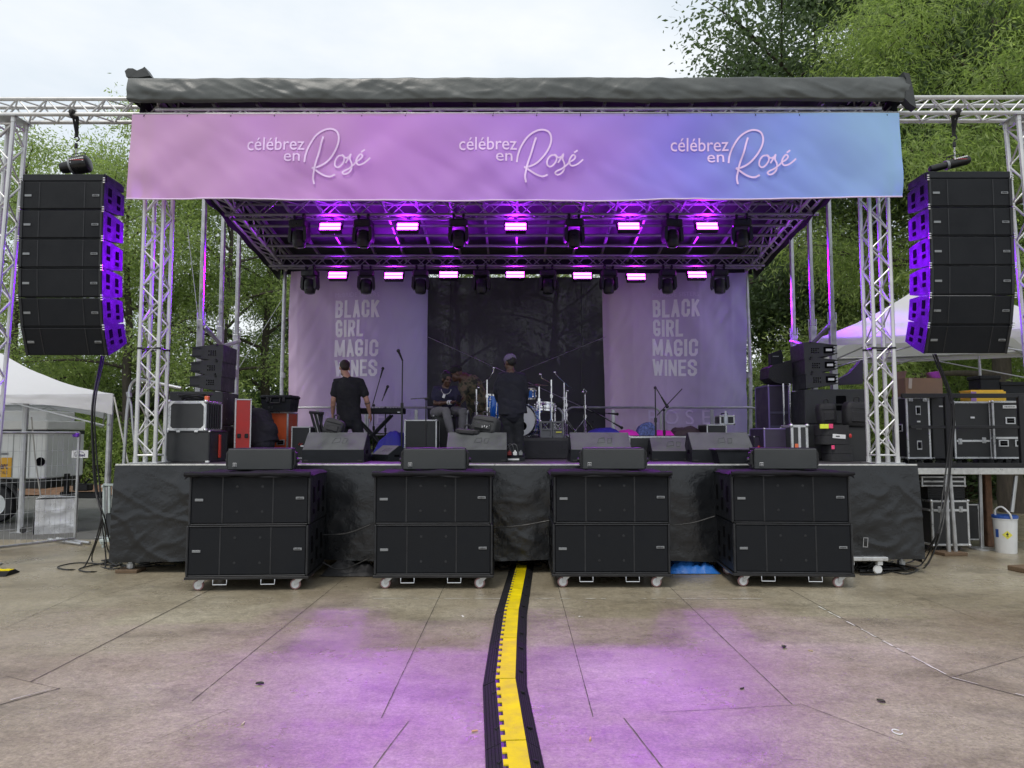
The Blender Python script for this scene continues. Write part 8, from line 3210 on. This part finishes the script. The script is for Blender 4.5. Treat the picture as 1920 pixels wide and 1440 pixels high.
BARK = M('tree_bark', (0.075, 0.062, 0.05), 0.95, 0, 0.35, 6, bump=0.8, bs=18, stretch=(3, 3, 0.6))

def leaves_mesh(name, centers, per, spread, ln, wd, mat, rng, droop=0.3, flat=0.75):
    """numpy leaf quads scattered round twig centres"""
    C = np.repeat(np.asarray(centers, dtype=float), per, axis=0)
    n = len(C)
    off = rng.normal(size=(n, 3)) * np.array([spread, spread, spread * flat])
    P0 = C + off
    d = off / (np.linalg.norm(off, axis=1, keepdims=True) + 1e-6) * 0.8 + rng.normal(size=(n, 3)) * 0.7
    d[:, 2] -= droop
    d /= np.linalg.norm(d, axis=1, keepdims=True)
    r = rng.normal(size=(n, 3))
    s_ = np.cross(d, r)
    s_ /= np.linalg.norm(s_, axis=1, keepdims=True) + 1e-9
    L_ = ln * rng.uniform(0.6, 1.3, size=(n, 1))
    W = wd * rng.uniform(0.7, 1.3, size=(n, 1))
    V = np.empty((n, 4, 3))
    V[:, 0] = P0
    V[:, 1] = P0 + d * L_ * 0.45 + s_ * W * 0.5
    V[:, 2] = P0 + d * L_
    V[:, 3] = P0 + d * L_ * 0.45 - s_ * W * 0.5
    me = bpy.data.meshes.new(name)
    me.vertices.add(n * 4)
    me.vertices.foreach_set('co', V.reshape(-1))
    me.loops.add(n * 4)
    me.loops.foreach_set('vertex_index', np.arange(n * 4, dtype=np.int32))
    me.polygons.add(n)
    me.polygons.foreach_set('loop_start', np.arange(0, n * 4, 4, dtype=np.int32))
    me.update(calc_edges=True)
    me.materials.append(mat)
    return me

def make_tree(name, seed, H, crown_r, first, mat, per=60, spread=0.42, ln=0.17, wd=0.055, limbs=15, droop=0.35, up=0.5, sub=5, twig=5, trunk_r=None):
    rng = np.random.default_rng(seed)
    rnd = random.Random(seed)
    t = thing(name, 'x', 'tree')
    b = MB()
    tr = trunk_r or H * 0.018
    tp = []
    x = y = 0.0
    for i in range(9):
        f = i / 8
        x += rnd.uniform(-0.12, 0.12)
        y += rnd.uniform(-0.12, 0.12)
        tp.append(Vector((x, y, H * 0.93 * f - 0.3 * (i == 0))))
    b.path(smooth_pts(tp, 3), [tr * (1.25 if k < 2 else 1) * (1 - 0.88 * k / 24) for k in range(25)], 9)
    cent = []
    for i in range(limbs):
        f = first + (0.97 - first) * (i / (limbs - 1)) ** 0.9
        k = f * 8
        j = min(7, int(k))
        p0 = tp[j].lerp(tp[j + 1], k - j)
        az = i * 2.4 + rnd.uniform(-0.5, 0.5)
        prof = math.sin(min(1, max(0.12, (1.02 - f) / (1.02 - first))) ** 0.75 * math.pi * 0.62 + 0.25)
        Ln = crown_r * max(0.3, prof) * rnd.uniform(0.75, 1.12)
        d = Vector((math.cos(az), math.sin(az), up * rnd.uniform(0.4, 1.3) + 0.5 * f)).normalized()
        pts = [p0]
        q = p0.copy()
        for s_ in range(4):
            d = (d + Vector((rnd.uniform(-.25, .25), rnd.uniform(-.25, .25), -0.13 + rnd.uniform(-.12, .12)))).normalized()
            q = q + d * Ln / 4
            pts.append(q.copy())
        sp = smooth_pts(pts, 3)
        r0 = tr * 0.42 * (1 - 0.6 * f)
        b.path(sp, [max(0.012, r0 * (1 - 0.85 * k_ / (len(sp) - 1))) for k_ in range(len(sp))], 6)
        for s_ in range(sub):
            g_ = rnd.uniform(0.35, 1.0)
            m_ = sp[int(g_ * (len(sp) - 1))]
            d2 = (d + Vector((rnd.uniform(-1, 1), rnd.uniform(-1, 1), rnd.uniform(-0.35, 0.55))) * 0.95).normalized()
            L2 = Ln * rnd.uniform(0.22, 0.45)
            e = m_ + d2 * L2 + Vector((0, 0, -0.08 * L2))
            b.path([m_, m_.lerp(e, 0.5) + Vector((0, 0, 0.06 * L2)), e], [max(0.008, r0 * 0.3), max(.006, r0 * 0.2), 0.005], 5)
            for w_ in range(twig):
                h_ = rnd.uniform(0.25, 1.1)
                c = m_.lerp(e, h_) + Vector((rnd.gauss(0, 1), rnd.gauss(0, 1), rnd.gauss(0, 0.7))) * crown_r * 0.075
                cent.append(tuple(c))
    b.build('trunk', BARK, t, ang=1.5)
    me = leaves_mesh('crown', cent, per, spread, ln, wd, mat, rng, droop)
    o = bpy.data.objects.new('crown', me)
    col.objects.link(o)
    o.parent = t
    return t

oakA = make_tree('oak_tree', 11, 11.5, 3.6, 0.16, LEAF_A, per=70, ln=0.15, wd=0.042, limbs=19, spread=0.36)
oakB = make_tree('oak_tree', 23, 12.5, 3.9, 0.14, LEAF_A, per=70, ln=0.15, wd=0.042, limbs=19, droop=0.5, spread=0.36)
darkC = make_tree('oak_tree', 37, 17.0, 7.0, 0.25, LEAF_B, per=105, spread=0.42, ln=0.16, wd=0.08, limbs=26, sub=9, twig=6, up=0.22, trunk_r=0.50)
willD = make_tree('oak_tree', 41, 14.5, 4.6, 0.08, LEAF_C, per=150, spread=0.38, ln=0.18, wd=0.028, limbs=28, droop=0.7, sub=6, up=0.3)
def place(o, px, Y, rz_, s, label, first=False):
    q = at(px, 800, Y)
    z = 0.0 if Y < 24 else min(3.0, (Y - 24) * 0.14) - 0.05
    t = o if first else dup(o)
    t.location = (q.x, Y, z)
    t.rotation_euler = (0, 0, rz_)
    t.scale = (s, s, s)
    tag(t, label, 'tree', 'trees around the stage')
    return t
place(oakA, 232, 22.5, 0.4, 0.94, 'feathery light green oak rising between the hanging column and the lilac end of the banner', True)
place(oakB, 300, 25.0, 1.7, 0.98, 'green oak seen through the left lattice tower beside the stage', True)
place(oakA, 420, 24.0, 3.0, 0.95, 'green oak seen between the slim masts on the red cabinet side')
place(oakB, 505, 26.5, 4.2, 0.95, 'pale green oak just left of the lilac backdrop banner')
place(oakB, 10, 21.5, 2.2, 0.86, 'thin green oak at the picture edge behind the outer tower by the generator')
place(oakA, 130, 27.0, 5.1, 0.80, 'lower green oak behind the hanging column on the generator side')
place(darkC, 640, 31.0, 5.1, 0.62, 'oak hidden mostly behind the lilac backdrop banner')
place(oakA, 860, 27.0, 1.1, 0.85, 'oak glimpsed through the black mesh scrim')
place(oakB, 1045, 27.5, 2.9, 0.85, 'oak glimpsed through the scrim beside the violet banner')
place(oakA, 1440, 25.5, 2.3, 1.0, 'green oak just right of the violet backdrop banner')
place(oakB, 1530, 23.5, 5.5, 1.04, 'green oak seen between the slim masts on the instrument bag side')
place(oakA, 1625, 24.5, 0.1, 1.06, 'green oak behind the right lattice tower')
place(darkC, 1650, 23.0, 0.6, 1.04, 'huge dark tree with heavy limbs against the sky above the roof corner', True)
place(willD, 1895, 15.5, 0.0, 0.90, 'tall bright feathery willow oak behind the hanging column and road cases', True)
place(willD, 2010, 19.0, 2.0, 1.0, 'bright willow oak at the picture edge beyond the outer tower')
place(oakB, 1760, 21.0, 3.3, 1.05, 'dark green oak low behind the right canopy')

def make_shrub(seed, w, h, mat, n=70, per=60, ln=0.12, wd=0.05):
    rng = np.random.default_rng(seed)
    t = thing('shrub', 'x', 'shrub')
    b = MB()
    cs = []
    rnd = random.Random(seed)
    for i in range(9):
        a = rnd.uniform(0, 6.28)
        e = Vector((math.cos(a) * w * 0.35, math.sin(a) * w * 0.35, h * rnd.uniform(0.5, 0.9)))
        b.path([(0, 0, -0.05), e * 0.5 + Vector((0, 0, 0.05)), e], [0.03, 0.02, 0.006], 5)
    for i in range(n):
        a, r_ = rnd.uniform(0, 6.28), math.sqrt(rnd.random())
        z = h * (0.08 + 0.85 * rnd.random())
        k = math.sqrt(max(0.05, 1 - (z / h) ** 2))
        cs.append((math.cos(a) * r_ * w / 2 * k, math.sin(a) * r_ * w / 2 * k, z))
    b.build('stem', BARK, t)
    me = leaves_mesh('foliage', cs, per, 0.2, ln, wd, mat, rng, 0.1, 0.9)
    o = bpy.data.objects.new('foliage', me)
    col.objects.link(o)
    o.parent = t
    return t
shA = make_shrub(3, 3.0, 2.2, LEAF_C)
shB = make_shrub(5, 2.8, 2.6, LEAF_B, n=80)
def place_shrub(o, px, Y, rz_, s, label, first=False):
    t = o if first else dup(o)
    t.location = (at(px, 800, Y).x, Y, 0.0 if Y < 24 else (Y - 24) * 0.14)
    t.rotation_euler = (0, 0, rz_)
    t.scale = (s[0], s[0], s[1]) if isinstance(s, tuple) else (s, s, s)
    tag(t, label, 'shrub', 'shrubs beyond the road')
place_shrub(shA, 150, 21.6, 0.3, 1.0, 'bright green shrub behind the silver wrapped weight', True)
place_shrub(shA, 215, 22.4, 1.9, 0.95, 'bright green shrub just left of the stage corner')
place_shrub(shA, 95, 22.6, 3.1, 1.05, 'bright green shrub behind the fence sign')
place_shrub(shA, 290, 22.0, 4.4, 0.9, 'bright green shrub behind the foot of the left lattice tower')
place_shrub(shA, 25, 21.8, 5.2, 1.1, 'bright green shrub behind the generator')
place_shrub(shA, 480, 22.5, 2.6, 0.85, 'green shrub behind the crouching person and orange case')
place_shrub(shB, 165, 25.5, 0.6, (1.6, 1.5), 'tall dark shrub behind the bright ones near the canopy leg', True)
place_shrub(shB, 60, 26.0, 2.6, (1.7, 1.6), 'tall dark shrub behind the generator roof')
place_shrub(shB, 330, 25.5, 4.0, (1.6, 1.5), 'tall dark shrub behind the stacked flight cases')
place_shrub(shB, 1440, 21.5, 1.0, (1.2, 1.2), 'dark shrub behind the tall open rack')
place_shrub(shB, 1560, 20.5, 2.2, (1.2, 1.15), 'dark shrub behind the side fill loudspeakers by the instrument bags')
place_shrub(shB, 1700, 19.5, 3.4, (1.3, 1.1), 'dark shrub behind the cardboard box')
place_shrub(shB, 1800, 19.0, 4.9, (1.3, 1.05), 'dark shrub behind the cable bundle and yellow box')
place_shrub(shB, 1900, 19.5, 0.2, (1.3, 1.1), 'dark shrub behind the black trunk on the side platform')

# distant wood that closes the view low between the trunks
rng = np.random.default_rng(99)
n = 1500
cs = np.stack([rng.uniform(-36, 34, n), rng.uniform(33, 39, n), rng.uniform(0.5, 1, n) ** 1.0 * 0], axis=1)
cs[:, 2] = 1.0 + rng.uniform(0, 1, n) ** 1.2 * (3.2 + 1.5 * np.sin(cs[:, 0] * 0.45) + 1.2 * np.sin(cs[:, 0] * 1.3))
me = leaves_mesh('far_woods', cs, 45, 0.8, 0.5, 0.2, LEAF_B, rng, 0.2)
o = bpy.data.objects.new('far_woods', me)
col.objects.link(o)
tag(o, 'distant mass of dark green woodland behind the trees', 'woods', kind='stuff')
rng = np.random.default_rng(98)
n = 700
cs = np.stack([rng.uniform(-26, 26, n), rng.uniform(21.0, 30, n), np.zeros(n)], axis=1)
cs[:, 2] = np.clip((cs[:, 1] - 24) * 0.14, 0, 3) + 0.08
me = leaves_mesh('ground_cover', cs, 40, 0.45, 0.22, 0.09, LEAF_A, rng, -0.3, 0.35)
o = bpy.data.objects.new('ground_cover', me)
col.objects.link(o)
tag(o, 'low leafy ground cover under the trees', 'ground cover', kind='stuff')
